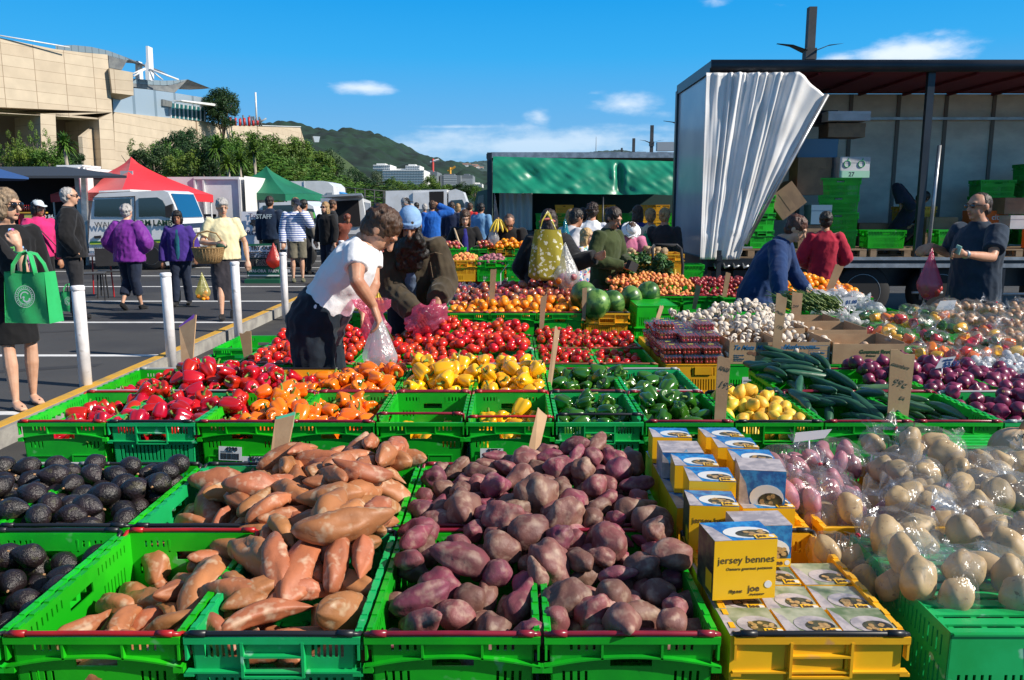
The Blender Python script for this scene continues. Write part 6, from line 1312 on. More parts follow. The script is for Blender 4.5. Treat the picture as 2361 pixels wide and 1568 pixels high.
P = person((-3.98, 11.35, 0), 22, 1.68, 'grey haired woman in cream top and long grey skirt with wicker basket', SKIN3, head=(14, 10, 0), top=dict(mat=CREAM, len=.50, sleeve=.36, loose=.015, collar=0, wr=.006, name='top', flare=.008), bottom=dict(mat=GSK, kind='skirt', len=.16, flare=-.004), hair=('short fringe', H_GRY), fat=1.22, female=True, arms=[((-.17, -.02, .64, 0), (-.06, -.15, .63, 0)), ((.17, .02, .63, 0), (.18, -.03, .48, 0))], legs=[((-.045, -.04, .285), (-.05, -.10, .05)), ((.045, .0, .28), (.05, .09, .06, 25))], vox=.010)
m = MB(); m.ell(P['AR'][0][2]+Vector((.06, -.06, -.03)), (.075, .03, .04), 12, 8); m.build('wallet', M('wallet_green', (.02, .06, .035), .5), P['e'], True)
WICK = M('wicker', (.42, .26, .11), .7, (.20, .11, .04), 60, .4, .6, bump=.9, bs=90, stretch=(1, 1, 2.5)); bk = empty('wicker_basket', at(482, 607, 11.05)); tag(bk, 'brown wicker basket with hoop handle on the arm of the cream woman', 'basket')
m = MB(); m.lathe([(.14, 0), (.17, .04), (.20, .12), (.215, .20), (.222, .205), (.222, .215), (.205, .215), (.19, .12), (.15, .015), (.02, .012)], 28, sc=(1.0, .75)); m.build('basket_body', WICK, bk, True)
m = MB(); m.tube([(-.20, 0, .2), (-.19, 0, .30), (-.12, 0, .40), (0, 0, .43), (.12, 0, .40), (.19, 0, .30), (.20, 0, .2)], .011, 10); m.build('hoop_handle', WICK, bk, True)
m = MB()
for i in range(30): a = i*.2094; m.tube([(.17*math.cos(a), .128*math.sin(a), .04), (.213*math.cos(a), .160*math.sin(a), .195)], .006, 5)
m.build('stakes', WICK, bk, True)
STR = stripes('blue_white_stripes', (.06, .12, .40), (.72, .74, .80), 22, .42)
P = person((-4.45, 17.0, 0), 20, 1.74, 'person in blue and white striped jersey, cargo shorts and dark cap', SKIN3, head=(14, 20, 0), top=dict(mat=STR, len=.48, loose=.022, name='jersey', collar=0), bottom=dict(mat=cloth('khaki', (.17, .15, .11), (.12, .11, .08)), kind='shorts', len=.27, loose=.018), cap=('cap', NAVY), hair=('short', H_BLD), arms=[((-.15, .02, .63, 0), (-.16, -.02, .47, 0)), ((.16, -.06, .68, 0), (.05, -.12, .83, 0))], shoe=cloth('olive_shoe', (.14, .14, .08)), vox=.014)
carrier(at(630, 560, 16.8), (.16, .10, .42), BAGR, 'red plastic bag hanging from the hand of the striped person', handle=.1, seed=8)
STF = person((-5.15, 17.6, 0), 175, 1.78, 'man in navy jacket lettered STAFF on the back', SKIN2, top=dict(mat=cloth('staff_navy', (.008, .022, .055)), len=.48, loose=.022), bottom=dict(mat=BLK2), hair=('short', H_DKB), face=False, vox=.014)
text('STAFF', .13, WP, STF['e'], (.24, .175, 1.30), (-1, 0, 0), (0, .1, 1), 'lettering', .003)
person((-4.05, 18.0, 0), -25, 1.66, 'blonde woman in black coat and dark sunglasses', SKIN3, top=dict(mat=BLK, len=.44, loose=.018), bottom=dict(mat=NAVY), hair=('long', H_BLD), glasses='big', female=True, vox=.014)
person((-4.78, 19.0, 0), 150, 1.72, 'dark haired man half hidden between STAFF and the striped jersey', SKIN2, top=dict(mat=cloth('grey', (.16, .15, .13)), len=.48), bottom=dict(mat=BLK2), hair=('short', H_BLK), face=False, vox=.016)
person((-4.3, 19.8, 0), 110, 1.72, 'man in dark polo at the tail of the open van', SKIN2, top=dict(mat=BLK2, len=.48, sleeve=.3), bottom=dict(mat=BLK), hair=('short', H_BRN), face=False, vox=.016)
person((-3.95, 18.9, 0), 60, 1.45, 'red haired person bending behind the plants', SKIN2, lean=25, top=dict(mat=cloth('rust', (.20, .05, .03)), len=.48), bottom=dict(mat=BLK), hair=('curly', H_RED), face=False, vox=.016)
person((-2.35, 14.5, 0), 20, 1.62, 'dark haired woman peering over the shoulder of the man in white', SKIN2, head=(8, -10, 0), top=dict(mat=cloth('orange_brown', (.40, .16, .05)), len=.48), bottom=dict(mat=BLK), hair=('bun', H_BLK), vox=.013)
person((-2.2, 15.8, 0), 85, 1.60, 'woman in red jacket leaning to the right behind the beanie', SKIN2, lean=15, head=(12, 0, 0), top=dict(mat=cloth('bright_red', (.58, .012, .04)), len=.46), bottom=dict(mat=BLK), hair=('bob', H_BLK), vox=.014)
person((-2.4, 18.6, 0), 80, 1.76, 'man in dark cap and pale blue top in the distance behind the beanie', SKIN3, top=dict(mat=cloth('pale_blue', (.35, .50, .66)), len=.48), bottom=dict(mat=NAVY), cap=('cap', BLK2), hair=('short', H_GRY), vox=.016)
fc = [(963,26,170,'dark_green',(.01,.06,.05),1.70,'short',H_BLK,'person in dark green with a green rucksack, far crowd'),(951,24,150,'grey_blue',(.10,.14,.2),1.66,'short',H_GRY,'grey haired person in grey blue, far crowd left'),(982,25,200,'olive2',(.08,.08,.05),1.66,'short',H_GRY,'elderly person in olive, far crowd'),(1043,22,170,'navy2',(.01,.02,.06),1.70,'short',H_DKB,'man in navy with green cap in the far crowd'),(1057,24,190,'dark3',(.03,.03,.03),1.66,'bob',H_BLD,'blonde woman in dark coat, far crowd right'),(1022,27,180,'teal2',(.02,.09,.12),1.66,'short',H_BRN,'person in teal behind the blue jacket'),(1085,25,160,'red2',(.5,.02,.02),1.68,'short',H_BRN,'person in bright red near the green lorry'),(1078,27,175,'grey2',(.2,.19,.18),1.72,'short',H_GRY,'person in grey cap behind the red one'),(935,27,185,'black2',(.01,.01,.012),1.66,'short',H_BLK,'person in black at the left of the far crowd'),(1110,20,160,'sky2',(.15,.32,.55),1.66,'short',H_BLK,'person in light blue shirt beside the edge of the green lorry')]
for (u, Y, rz, nm, c, h_, st, hm, lb) in fc:
 person(((u-CU)/FPX*Y, Y, -.02), rz, h_, lb, SKIN2, top=dict(mat=cloth(nm, c), len=.46, loose=.02), bottom=dict(mat=BLK2), hair=(st, hm), face=False, vox=.02, group='people of the far crowd')
person(((999-CU)/FPX*20, 20, -.02), 185, 1.72, 'person in bright blue jacket raising one arm to the head', SKIN2, top=dict(mat=cloth('royal_blue', (.01, .12, .50)), len=.46, loose=.026), bottom=dict(mat=BLK), hair=('short', H_BRN), arms=[((-.26, -.02, .84, 0), (-.08, -.04, .93, 0)), None], face=False, vox=.014)
def px(u, Y): return (u-CU)/FPX*Y
P = person((px(1073, 12.6), 12.6, FL), 5, 1.64, 'woman in black cardigan with beige sling bag, sunglasses on her head', SKIN3, head=(24, 0, 0), top=dict(mat=BLK, len=.48, inner=cloth('royal', (.03, .03, .25)), collar=0), bottom=dict(mat=cloth('jeans', (.03, .06, .12))), hair=('long', H_BRN), arms=[((-.16, -.02, .64, 0), (-.09, -.15, .63, 0)), ((.16, -.02, .64, 0), (.09, -.15, .63, 0))], female=True, vox=.012)
m = MB(); m.ell((.03, -.23, .80), (.13, .05, .14), 14, 10); m.tube([(.10, -.2, .92), (-.08, -.19, 1.15), (-.15, -.10, 1.34)], [(.035, .01)]*3, 8); m.tube([(.0, -.2, .92), (-.10, -.19, 1.15), (-.16, -.05, 1.34)], [(.03, .01)]*3, 8); sb_ = empty('sling_bag', P['base']); tag(sb_, 'beige cloth sling bag across the woman in black cardigan', 'bag'); m.build('pouch', cloth('beige', (.52, .40, .27)), sb_, True)
P = person((px(1172, 12.4), 12.4, FL), 2, 1.70, 'balding man in black jacket and sunglasses bending over far fruit', SKIN, lean=28, head=(26, 0, 0), headoff=(0, -.02), top=dict(mat=BLK, len=.46, loose=.022), bottom=dict(mat=BLK2), hair=('thin', hairm('stubble', (.12, .07, .05))), glasses='small', arms=[((-.19, -.12, .62, 0), (-.20, -.20, .56, 0)), ((.15, -.16, .60, 0), (.16, -.26, .50, 0))], vox=.012)
carrier(at(1138, 512, 12.0), (.085, .07, .26), BAGW, 'white carrier bag on the arm of the balding man', handle=.08, seed=9)
BAN = M('banana_skin', (.80, .55, .04), .5, (.60, .42, .05), 14, rv=.1)
def bananas(loc, n, label, seed, s=1.0):
 e = empty('banana_bunch', loc); tag(e, label, 'bananas', 'bunches of bananas'); rr = random.Random(seed)
 for i in range(n):
  a = -1.1+2.2*i/max(1, n-1)+rr.uniform(-.1, .1); m = MB(); q = []
  for t in (0, .08, .3, .55, .8, .95, 1): th = t*1.3; q.append((math.sin(a)*(.03+.12*math.sin(th))*s, (-.02-.05*math.sin(th)*math.cos(a))*s, (-.17*t-.02*math.sin(th))*s))
  m.tube(q, [.006*s, .008*s, .017*s, .019*s, .017*s, .008*s, .005*s], 8); m.build('banana', BAN, e, True)
 m = MB(); m.tube([(0, 0, .02*s), (0, -.01*s, -.01*s)], [.012*s, .018*s], 8); m.build('stalk', BUFF, e, True); return e
bananas(at(1149, 505, 12.0), 5, 'yellow bananas at the arm of the balding man', 2)
PB = floral('leaf_pattern', (.30, .25, .015), [(.70, .68, .52), (.62, .60, .42), (.30, .25, .015)], 30, .42)
P = person((px(1262, 8.3), 8.3, FL), 168, 1.66, 'woman in black top carrying a patterned mustard bag, seen from behind', SKIN, lean=6, top=dict(mat=BLK, len=.45, loose=.026, flare=.02), bottom=dict(mat=NAVY, loose=.018), hair=('bob long', H_DKB), fat=1.25, face=False, arms=[((1330, 605, 8.0), (1372, 592, 7.9)), ((.17, -.0, .64, 0), (.14, -.10, .56, 0))], female=True, vox=.010)
m = MB(); m.tube([P['W']((1244, 512, 8.2)), P['W']((1254, 506, 8.18)), P['W']((1268, 505, 8.18)), P['W']((1279, 511, 8.2))], [.012]*4, 8); m.build('pink_scarf', cloth('coral', (.70, .18, .15)), P['e'], True)
hb_ = empty('shoulder_bag', at(1262, 645, 7.72)); tag(hb_, 'mustard shoulder bag with white leaf pattern on the back of the woman in black', 'bag')
m = MB(); V = []; n = 24
for j in range(13):
 t = j/12; f = (1-abs(2*t-.72)**2.6*.30) if t < .9 else .78; w_ = .178*(1.02-.32*t); z = t*.47
 for k in range(n): a = 2*math.pi*k/n; c_, s_ = math.cos(a), math.sin(a); q = 1+.06*math.sin(a*6+t*5); V.append((w_*math.copysign(abs(c_)**.7, c_)*q*(min(1, .75+t*3)), .09*(1-.3*t)*math.copysign(abs(s_)**.8, s_)*q, z))
m.add(V, [(j*n+k, j*n+(k+1) % n, (j+1)*n+(k+1) % n, (j+1)*n+k) for j in range(12) for k in range(n)]+[tuple(range(n-1, -1, -1))]); m.build('bag_body', PB, hb_, True)
m = MB(); m.tube([(-.08, .02, .44), (-.05, .06, .55), (.0, .16, .625), (.03, .30, .60), (.07, .22, .50), (.10, .02, .42)], [(.022, .006)]*6, 8); m.build('strap', PB, hb_, True)
m_mix = [m_or[0]]+m_pr
carrier(at(1303, 560, 7.7), (.14, .10, .34), BAGW, 'bulging white carrier bag with fruit next to the patterned bag', handle=.1, contents=(m_mix, .034, 12), seed=11)
carrier(at(1303, 505, 9.6), (.085, .06, .30), Mfilm('teal_bag', tint=(.4, .9, 1), gloss=.05, dens=.6, milk=(.03, .35, .42)), 'turquoise plastic bag behind the woman in black', handle=.1, seed=12)
person((px(1287, 10.8), 10.8, FL), 120, 1.72, 'dark haired person in pale hooded top leaning forward behind the woman in black', SKIN2, lean=25, top=dict(mat=cloth('pale_grey', (.55, .54, .56)), len=.48, loose=.02), bottom=dict(mat=NAVY), hair=('short', H_BLK), face=False, vox=.014)
person((px(1314, 12.2), 12.2, FL), 10, 1.64, 'person with ginger fringe and dark top in the shade of the lorry', SKIN, top=dict(mat=BLK2, len=.46), bottom=dict(mat=BLK), hair=('bob fringe', H_BLD), head=(14, 0, 0), vox=.014)
person((px(1363, 12.0), 12.0, FL), 172, 1.74, 'dark haired man in white shirt, back turned', SKIN, top=dict(mat=WHT, len=.46, loose=.022), bottom=dict(mat=BLK2), hair=('short curly', H_DKB), face=False, vox=.013)
person((px(1342, 13.2), 13.2, FL), 150, 1.66, 'person in mustard top behind the white shirt', SKIN, top=dict(mat=cloth('mustard', (.45, .26, .03)), len=.46), bottom=dict(mat=BLK2), hair=('short', H_DKB), face=False, vox=.016)
FLG = floral('bright_floral', (.65, .62, .66), [(.60, .08, .25), (.08, .25, .55), (.70, .45, .10), (.65, .62, .66), (.15, .40, .35), (.55, .10, .45)], 30, .5)
person((px(1349, 10.2), 10.2, FL), 60, 1.42, 'blonde girl in bright flowered top and pink skirt', SKIN3, top=dict(mat=FLG, len=.46, name='blouse'), bottom=dict(mat=cloth('pink_skirt', (.55, .03, .22)), kind='skirt', len=.30, flare=.03), hair=('long', hairm('light_blonde', (.62, .40, .18))), female=True, vox=.012)
P = person((px(1392, 9.45), 9.45, FL), 48, 1.69, 'woman in olive fleece and khaki trousers looking at her purse', SKIN, lean=6, head=(22, 0, 0), top=dict(mat=cloth('olive_fleece', (.045, .062, .018), (.032, .046, .012)), len=.47, loose=.018), bottom=dict(mat=cloth('khaki2', (.085, .070, .040)), loose=.012), hair=('bun', H_DKB), arms=[((-.17, -.02, .64, 0), (-.02, -.17, .60, 0)), ((.15, -.05, .64, 0), (.06, -.17, .61, 0))], female=True, fat=1.05, vox=.010)
m = MB(); m.box(P['AR'][0][2]+Vector((.06, -.08, .0)), (.16, .05, .10), (.2, .3, 0)); m.build('purse', BLK2, P['e'])
person((px(1434, 11.4), 11.4, FL), 10, 1.60, 'person in pink hooded jacket and white sun hat bending over potatoes', SKIN, lean=30, head=(40, 0, 0), top=dict(mat=cloth('dusty_pink', (.60, .18, .32)), len=.45, loose=.024), bottom=dict(mat=BLK2), cap=('hat', WHT), hair=('bob', H_BRN), arms=[((-.15, -.14, .62, 0), (-.09, -.24, .53, 0)), ((.15, -.14, .62, 0), (.08, -.24, .53, 0))], face=False, vox=.013)
person((px(1467, 13.4), 13.4, FL), 175, 1.70, 'long haired woman in purple jumper, back turned', SKIN, top=dict(mat=cloth('violet', (.05, .04, .22)), len=.46), bottom=dict(mat=cloth('teal_trousers', (.02, .08, .14))), hair=('long', H_BRN), face=False, vox=.014)
person((px(1496, 12.6), 12.6, FL), 165, 1.65, 'person in cream jacket and dark cap holding a green bag', SKIN, top=dict(mat=cloth('cream_jacket', (.60, .50, .36)), len=.48, loose=.02), bottom=dict(mat=cloth('jeans2', (.05, .12, .25))), cap=('cap', BLK2), hair=('short', H_BLD), face=False, vox=.013)
carrier(at(1488, 532, 12.2), (.12, .09, .22), Mfilm('green_bag', tint=(.3, 1, .5), gloss=.05, dens=.8, milk=(.01, .42, .20)), 'bright green carrier bag beside the cream jacket', handle=.14, seed=13)
carrier(at(1466, 528, 12.9), (.10, .08, .16), BAGW, 'white bag with dark print behind the pink hooded jacket', handle=.06, seed=14)
person((px(1528, 12.2), 12.2, FL), 150, 1.66, 'woman with hair bun in long dark jacket next to the hand truck', SKIN, top=dict(mat=BLK2, len=.40, loose=.018), bottom=dict(mat=BLK), hair=('bun', H_BLD), vox=.013)
person((px(1410, 15.0), 15.0, FL), 10, 1.62, 'dim person in pale hat in the shade under the green awning', SKIN2, top=dict(mat=cloth('dim_teal', (.02, .05, .06)), len=.46), bottom=dict(mat=BLK), cap=('hat', cloth('dull_hat', (.2, .19, .17))), vox=.016)
P = person((px(1750, 7.9), 7.9, FL), 62, 1.68, 'brown haired woman in navy blue jacket stooping over the stall', SKIN3, lean=24, head=(18, 0, 0), headoff=(0, -.015), top=dict(mat=cloth('deep_blue', (.006, .035, .13), (.004, .025, .10)), len=.40, loose=.020, flare=.02, wr=.005), bottom=dict(mat=BLK2), hair=('short curly', hairm('auburn', (.10, .035, .02), (.04, .014, .01))), arms=[((1795, 640, 7.4), (1800, 700, 7.3)), ((.15, -.16, .62, 0), (.10, -.25, .52, 0))], fat=1.3, female=True, vox=.010)
P = person((px(1897, 10.4), 10.4, FL), 168, 1.62, 'dark haired woman in loose crimson shirt facing the lorry', SKIN2, top=dict(mat=cloth('crimson', (.42, .012, .04), (.32, .008, .03)), len=.40, loose=.019, flare=.02, wr=.005, sleeve_w=1.05), bottom=dict(mat=BLK2), hair=('bun short', H_BLK), arms=[((-.17, -.0, .64, 0), (-.11, -.12, .57, 0)), ((.17, 0, .64, 0), (.11, -.12, .57, 0))], face=False, female=True, vox=.010)
NSH = cloth('navy_shirt', (.012, .028, .055), (.008, .02, .04))
P = person((px(2248, 7.35), 7.35, FL), -72, 1.82, 'heavy man in dark short sleeved shirt and sunglasses holding a pink bag', SKIN, head=(2, 0, 0), top=dict(mat=NSH, len=.46, sleeve=.36, loose=.018, flare=.008, wr=.004, sleeve_w=1.05, name='shirt'), bottom=dict(mat=cloth('jeans3', (.02, .03, .05))), hair=('thin short', H_DKB), glasses='small', fat=1.24, arms=[((2185, 585, 7.75), (2146, 566, 7.5)), ((2288, 594, 7.0), (2222, 586, 6.75))], vox=.009, curl=(1.0, 1.1), handdir=((-.9, 0, -.4), (-1, 0, .1)))
W_ = P['AR'][1][2]; d_ = (P['AR'][1][2]-P['AR'][1][1]).normalized(); m = MB(); m.tube([W_-d_*.045, W_-d_*.018], [.036, .035], 14); m.build('wristwatch', METAL, P['e'], True)
m = MB(); m.box(P['AR'][1][2]+d_*.09+Vector((0, 0, .03)), (.05, .01, .07), (0, .3, 0)); m.build('banknote', M('note', (.25, .45, .40), .7), P['e'])
carrier(at(2149, 572, 7.3), (.105, .09, .30), BAGP, 'translucent pink bag of red fruit in the hand of the man in dark shirt', handle=.16, contents=([item_mesh(ball(.036, (1, 1, .95), 8, .04, .05, 12, 8), M('red_fruit', (.50, .05, .04), .4))], .036, 13), seed=15)
person((px(2058, 13.2), 13.2, .84), 60, 1.60, 'dark haired worker in navy jacket crouching on the lorry deck', SKIN2, sit=.33, lean=30, head=(30, 0, 0), top=dict(mat=NAVY, len=.48, loose=.02), bottom=dict(mat=BLK2), hair=('short', H_BLK), legs=[((-.09, -.20, .26), (-.09, .0, .05)), ((.09, -.20, .26), (.09, -.02, .05))], face=False, vox=.014)
def prof(pix, Y0, Y1, name, mat, parent, bev=0):
 """a shape outlined in the plane Y0 and given real depth back to Y1"""
 P = [at(u, v, Y0) for u, v in pix]; A = sum(P[i].x*P[(i+1) % len(P)].z-P[(i+1) % len(P)].x*P[i].z for i in range(len(P)))
 if A < 0: P.reverse()
 m = MB(); n = len(P); Q = [Vector((p.x, Y1, p.z)) for p in P]
 m.add(P+Q, [tuple(range(n)), tuple(range(2*n-1, n-1, -1))]+[(i, i+n, (i+1) % n+n, (i+1) % n) for i in range(n)])
 o = m.build(name, mat, parent)
 o.data.transform(Matrix.Translation(-parent.location)); return o
def wb(parent, name, mat, boxes, smooth=False):
 m = MB()
 for b in boxes: m.bx(*b)
 o = m.build(name, mat, parent); o.data.transform(Matrix.Translation(-parent.location)); return o
def wt(parent, name, mat, tubes, seg=8):
 m = MB()
 for pts, r in tubes: m.tube(pts, r, seg)
 o = m.build(name, mat, parent, True); o.data.transform(Matrix.Translation(-parent.location)); return o
DKM = M('dark_metal', (.018, .024, .034), .35, (.03, .035, .045), 2, metal=.2); ALU = M('aluminium', (.45, .46, .48), .35, (.3, .31, .33), 5, metal=.6); RUBB = M('rubber', (.012, .012, .013), .8); WPT = M('white_paint', (.74, .74, .75), .3, (.66, .66, .66), 2, coat=.2)
PLY = M('lorry_back_wall', (.80, .74, .64), .8, (.62, .57, .50), 1.8, bump=.15, bs=9, detail=8, world=True, stretch=(.7, 1, 1.4)); MARO = M('lorry_ceiling', (.16, .015, .03), .8); WOOD = M('pallet_wood', (.30, .20, .12), .85, (.18, .12, .07), 8, bump=.3, bs=40, stretch=(.3, 1, 1)); PVC = M('white_curtain', (.76, .76, .77), .42, (.64, .63, .62), 1.2, bump=.12, bs=5, detail=8, world=True, coat=.1)
GLASS = M('vehicle_glass', (.012, .028, .035), .06, coat=.6, spec=.8); CHROME = M('wheel_metal', (.35, .35, .36), .35, metal=.8); GREYP = M('grey_panel', (.30, .34, .38), .45)
lr = empty('curtain_side_lorry', (2.8, 12, FL)); tag(lr, 'large open sided lorry with dark frame, gathered white curtain and crates inside', 'lorry')
X0, X1, YF0, YB0, ZD, ZR = 2.80, 14.5, 12.0, 14.4, .80, 3.44
wb(lr, 'deck', DKM, [(X0, X1, YF0+.03, YB0, ZD-.12, ZD)]); wb(lr, 'deck_edge', ALU, [(X0+.9, X1, YF0-.02, YF0+.028, ZD-.02, ZD+.025), (X0+.9, X1, YF0-.01, YF0+.028, ZD-.13, ZD-.07)])
wb(lr, 'roof', DKM, [(X0, X1, YF0-.02, YB0, ZR+.04, ZR+.14)]);
m = MB(); m.tube([(X0, YF0-.02, ZR+.07), (X1, YF0-.02, ZR+.07)], [(.055, .085)]*2, 10); o = m.build('roof_rail', DKM, lr, True); o.data.transform(Matrix.Translation(-lr.location)); wb(lr, 'ceiling', MARO, [(X0+.05, X1, YF0+.05, YB0-.05, ZR+.0, ZR+.036)]+[(X0+.05+i*.75, X0+.09+i*.75, YF0+.08, YB0-.08, ZR-.04, ZR-.003) for i in range(15)])
wb(lr, 'back_wall', PLY, [(X0+.05, X1, YB0-.04, YB0, ZD+.003, ZR-.003)]); wb(lr, 'wall_batten', M('batten', (.20, .17, .15), .8), [(X0+.5+i*.81, X0+.56+i*.81, YB0-.065, YB0-.042, ZD+.01, ZR-.01) for i in range(14)])
wb(lr, 'wall_rail', ALU, [(X0+.1, X1, YB0-.16, YB0-.13, 3.00, 3.045)])
wb(lr, 'end_wall', M('end_panel', (.34, .38, .45), .3, (.45, .48, .52), 1.2, coat=.3), [(X0+.02, X0+.045, YF0+.10, YB0-.12, ZD+.02, ZR-.02)])
wb(lr, 'end_frame', DKM, [(X0-.015, X0+.06, YF0-.02, YF0+.095, ZD-.45, ZR+.04), (X0-.015, X0+.06, YB0-.115, YB0+.02, ZD-.25, ZR+.04), (X0-.01, X0+.05, YF0+.1, YB0-.12, ZR-.015, ZR+.035), (X0-.01, X0+.05, YF0+.1, YB0-.12, ZD-.25, ZD+.015)])
wb(lr, 'centre_post', DKM, [(5.90, 6.0, YF0+.03, YF0+.10, ZD+.003, ZR-.003)]); wt(lr, 'loose_pole', ALU, [([(6.08, YF0-.0, .86), (6.13, YF0+.02, 2.42)], .028)])
wb(lr, 'chassis', DKM, [(X0+.4, X1, YF0+.5, YF0+.62, .35, .66), (X0+.4, X1, YF0+1.7, YF0+1.82, .35, .66), (X0+.2, X0+.9, YF0+.3, YF0+2.1, .25, .6), (7.9, 8.9, YF0+.15, YF0+.7, .18, .62), (3.3, 4.2, YF0+.2, YF0+.8, .2, .62)])
wt(lr, 'side_guard', ALU, [([(7.0, YF0+.02, .28), (9.8, YF0+.02, .28)], .022), ([(5.9, YF0+.02, .30), (6.35, YF0+.02, .30)], .02)])
wb(lr, 'guard_bracket', DKM, [(6.0, 6.04, YF0+.0, YF0+.05, .2, .68), (7.2, 7.24, YF0+.0, YF0+.05, .2, .68), (9.0, 9.04, YF0, YF0+.05, .2, .68)])
wb(lr, 'mudguard', DKM, [(4.7, 5.72, YF0+.1, YF0+.45, .70-.02, .70), (5.85, 7.0, YF0+.1, YF0+.45, .68, .70)])
def wheel(parent, c, r, w, name='wheel', axis='Y'):
 e = empty(name, c); e.parent = parent; e.location = Vector(c)-parent.location; rm = Matrix.Rotation(math.pi/2, 3, 'X')
 m = MB(); m.lathe([(r*.6, -w/2), (r*.93, -w/2), (r, -w*.38), (r, w*.38), (r*.93, w/2), (r*.6, w/2)], 28, rotm=rm); m.build('tyre', RUBB, e, True)
 m = MB(); m.lathe([(r*.1, w*.22), (r*.35, w*.25), (r*.55, w*.1), (r*.60, w*.46), (r*.64, w*.52), (r*.64, w*.49), (r*.3, -w*.1)], 24, rotm=rm); m.build('rim', CHROME, e, True)
 m = MB()
 for k in range(6): a = k*1.047; m.lathe([(r*.05, w*.22), (r*.05, w*.34)], 8, c=(r*.28*math.cos(a), -.0, r*.28*math.sin(a)), rotm=rm)
 m.build('wheel_nuts', DKM, e); return e
for x_ in (5.20, 6.36): wheel(lr, (x_, YF0+.22, .30), .42, .26)
wheel(lr, (12.6, YF0+.22, .30), .42, .26)
def curtain():
 m = MB(); nu, nv = 110, 60
 def f(s, t):
  if s < .84: T = (1627+211*s/.84, 168); B_ = (1613+91*s/.84, 598)
  else: q = (s-.84)/.16; T = (1838+66*q, 168+54*q); B_ = (1704+9*q, 598-42*q)
  p = at(T[0], T[1], 11.93).lerp(at(B_[0], B_[1], 11.93), t); N = lambda a, b, c: mnoise.noise(Vector((a, b, c)))
  e = min(1, s/.22)*.8+.2; g_ = min(1, (1-s)*9+.15)
  y = (.13*N(s*6.5, t*.7, 1)*e+.055*N(s*15+t*1.2, t*1.3, 4)*e*(1.15-.6*t)+.022*N(s*34, t*2, 7)*e)*g_+.012*N(s*5, t*7, 9)
  for (s0, w_, d_, k_) in ((.23, .030, .55, .07), (.36, .022, .20, .06), (.47, .02, .26, .06), (.55, .018, .16, .05), (.68, .024, .35, .05), (.30, .02, .35, .045)): y += k_*math.exp(-((s-s0-t*.03)/w_)**2)*math.exp(-((t-.03)/d_)**2)*math.cos((s-s0)*70)
  if t > .86: y *= .6
  return (p.x, p.y-y-.02, p.z)
 m.grid(f, nu, nv); o = m.build('side_curtain', PVC, lr, True); o.data.transform(Matrix.Translation(-lr.location))
 md = bake(o.data.copy(), [('SOLIDIFY', dict(thickness=.006))]); smoothmesh(md); o.data = md
curtain()
wt(lr, 'curtain_pole', ALU, [([at(1908, 218, 11.9), at(1719, 562, 11.88)], .030)])
wb(lr, 'strap', DKM, [(2.955, 3.02, 11.83, 11.85, .50, .93), (2.95, 3.025, 11.80, 11.825, .78, .86)])
wb(lr, 'clip', M('clip', (.5, .5, .5), .4, metal=.7), [(3.31, 3.46, 11.82, 11.84, .96, .985)]); wt(lr, 'hooks', ALU, [([at(1645+22*i, 606, 12.05), at(1650+22*i, 618, 12.0), at(1660+22*i, 612, 12.0)], .018) for i in range(5)])
def pallet(x, y, z, label):
 e = empty('pallet', (x, y, z)); tag(e, label, 'pallet', 'pallets on the lorry deck'); m = MB()
 for i in range(6): m.bx(-.55, .55, -.5+i*.19, -.41+i*.19, .11, .13)
 m.build('top_boards', WOOD, e); m = MB()
 for sx in (-.5, 0, .5):
  for sy in (-.45, .0, .45): m.bx(sx-.05, sx+.05, sy-.05, sy+.05, .0205, .108)
 m.build('blocks', WOOD, e); m = MB(); m.bx(-.55, .55, -.5, -.41, 0, .02); m.bx(-.55, .55, .41, .5, 0, .02); m.build('bottom_boards', WOOD, e)
PLs = ['pallet under the left crate stack by the curtain', 'pallet under the tall bright green crate stack', 'pallet right of the crate stack in front of the worker', 'pallet behind the centre post', 'pallet left of the man in the dark shirt', 'pallet behind the man in the dark shirt', 'pallet under the orange citrus boxes', 'pallet beyond the right edge']
for i in range(8): pallet(3.55+1.16*i, 12.68, ZD+.001, PLs[i])
ZP = ZD+.134
def stack(x, y, n, rz, labels, z=ZP, col=GREEN, kind='T', dz=CH-.012, group='crates stacked in the lorry'):
 for i in range(n): crate(x+rnd.uniform(-.01, .01), y, z+CH+dz*i, labels % ['lowest', 'second', 'third', 'fourth', 'fifth', 'sixth', 'seventh', 'eighth'][i], group, kind=kind, col=col, simple=1, rz=R(rz)+rnd.uniform(-.02, .02))
stack(4.98, 12.62, 4, 68, 'bright green crate in the tall stack inside the lorry, %s from the deck'); stack(3.72, 12.60, 3, 4, 'green crate with paper sticker in the stack beside the curtain, %s one', kind='T'); stack(3.76, 13.3, 5, 2, 'shaded green crate behind the curtain stack, %s one')
stack(5.62, 12.50, 1, 88, 'single pale green crate standing beside the tall stack, %s'); stack(6.7, 12.55, 1, 90, 'dark green crate right of the centre post, %s'); stack(7.85, 13.6, 4, 90, 'dark green crate in the stack left of the man in dark shirt, %s one'); stack(8.6, 13.7, 5, 90, 'dark green crate in the far stack at the right edge, %s one')
stack(8.95, 13.0, 6, 90, 'dark green crate in the nearer stack at the right edge, %s one'); crate(7.05, 12.45, ZP+CH-.02, 'yellow crate left of the man in dark shirt', 'crates stacked in the lorry', kind='T', col=YEL, simple=1, rz=R(85)); crate(6.55, 13.5, ZP+CH+.35, 'yellow crate on boxes behind the worker', 'crates stacked in the lorry', kind='T', col=YEL, simple=1, rz=R(88))
stack(6.55, 13.5, 1, 88, 'dark crate under the yellow one behind the worker, %s')
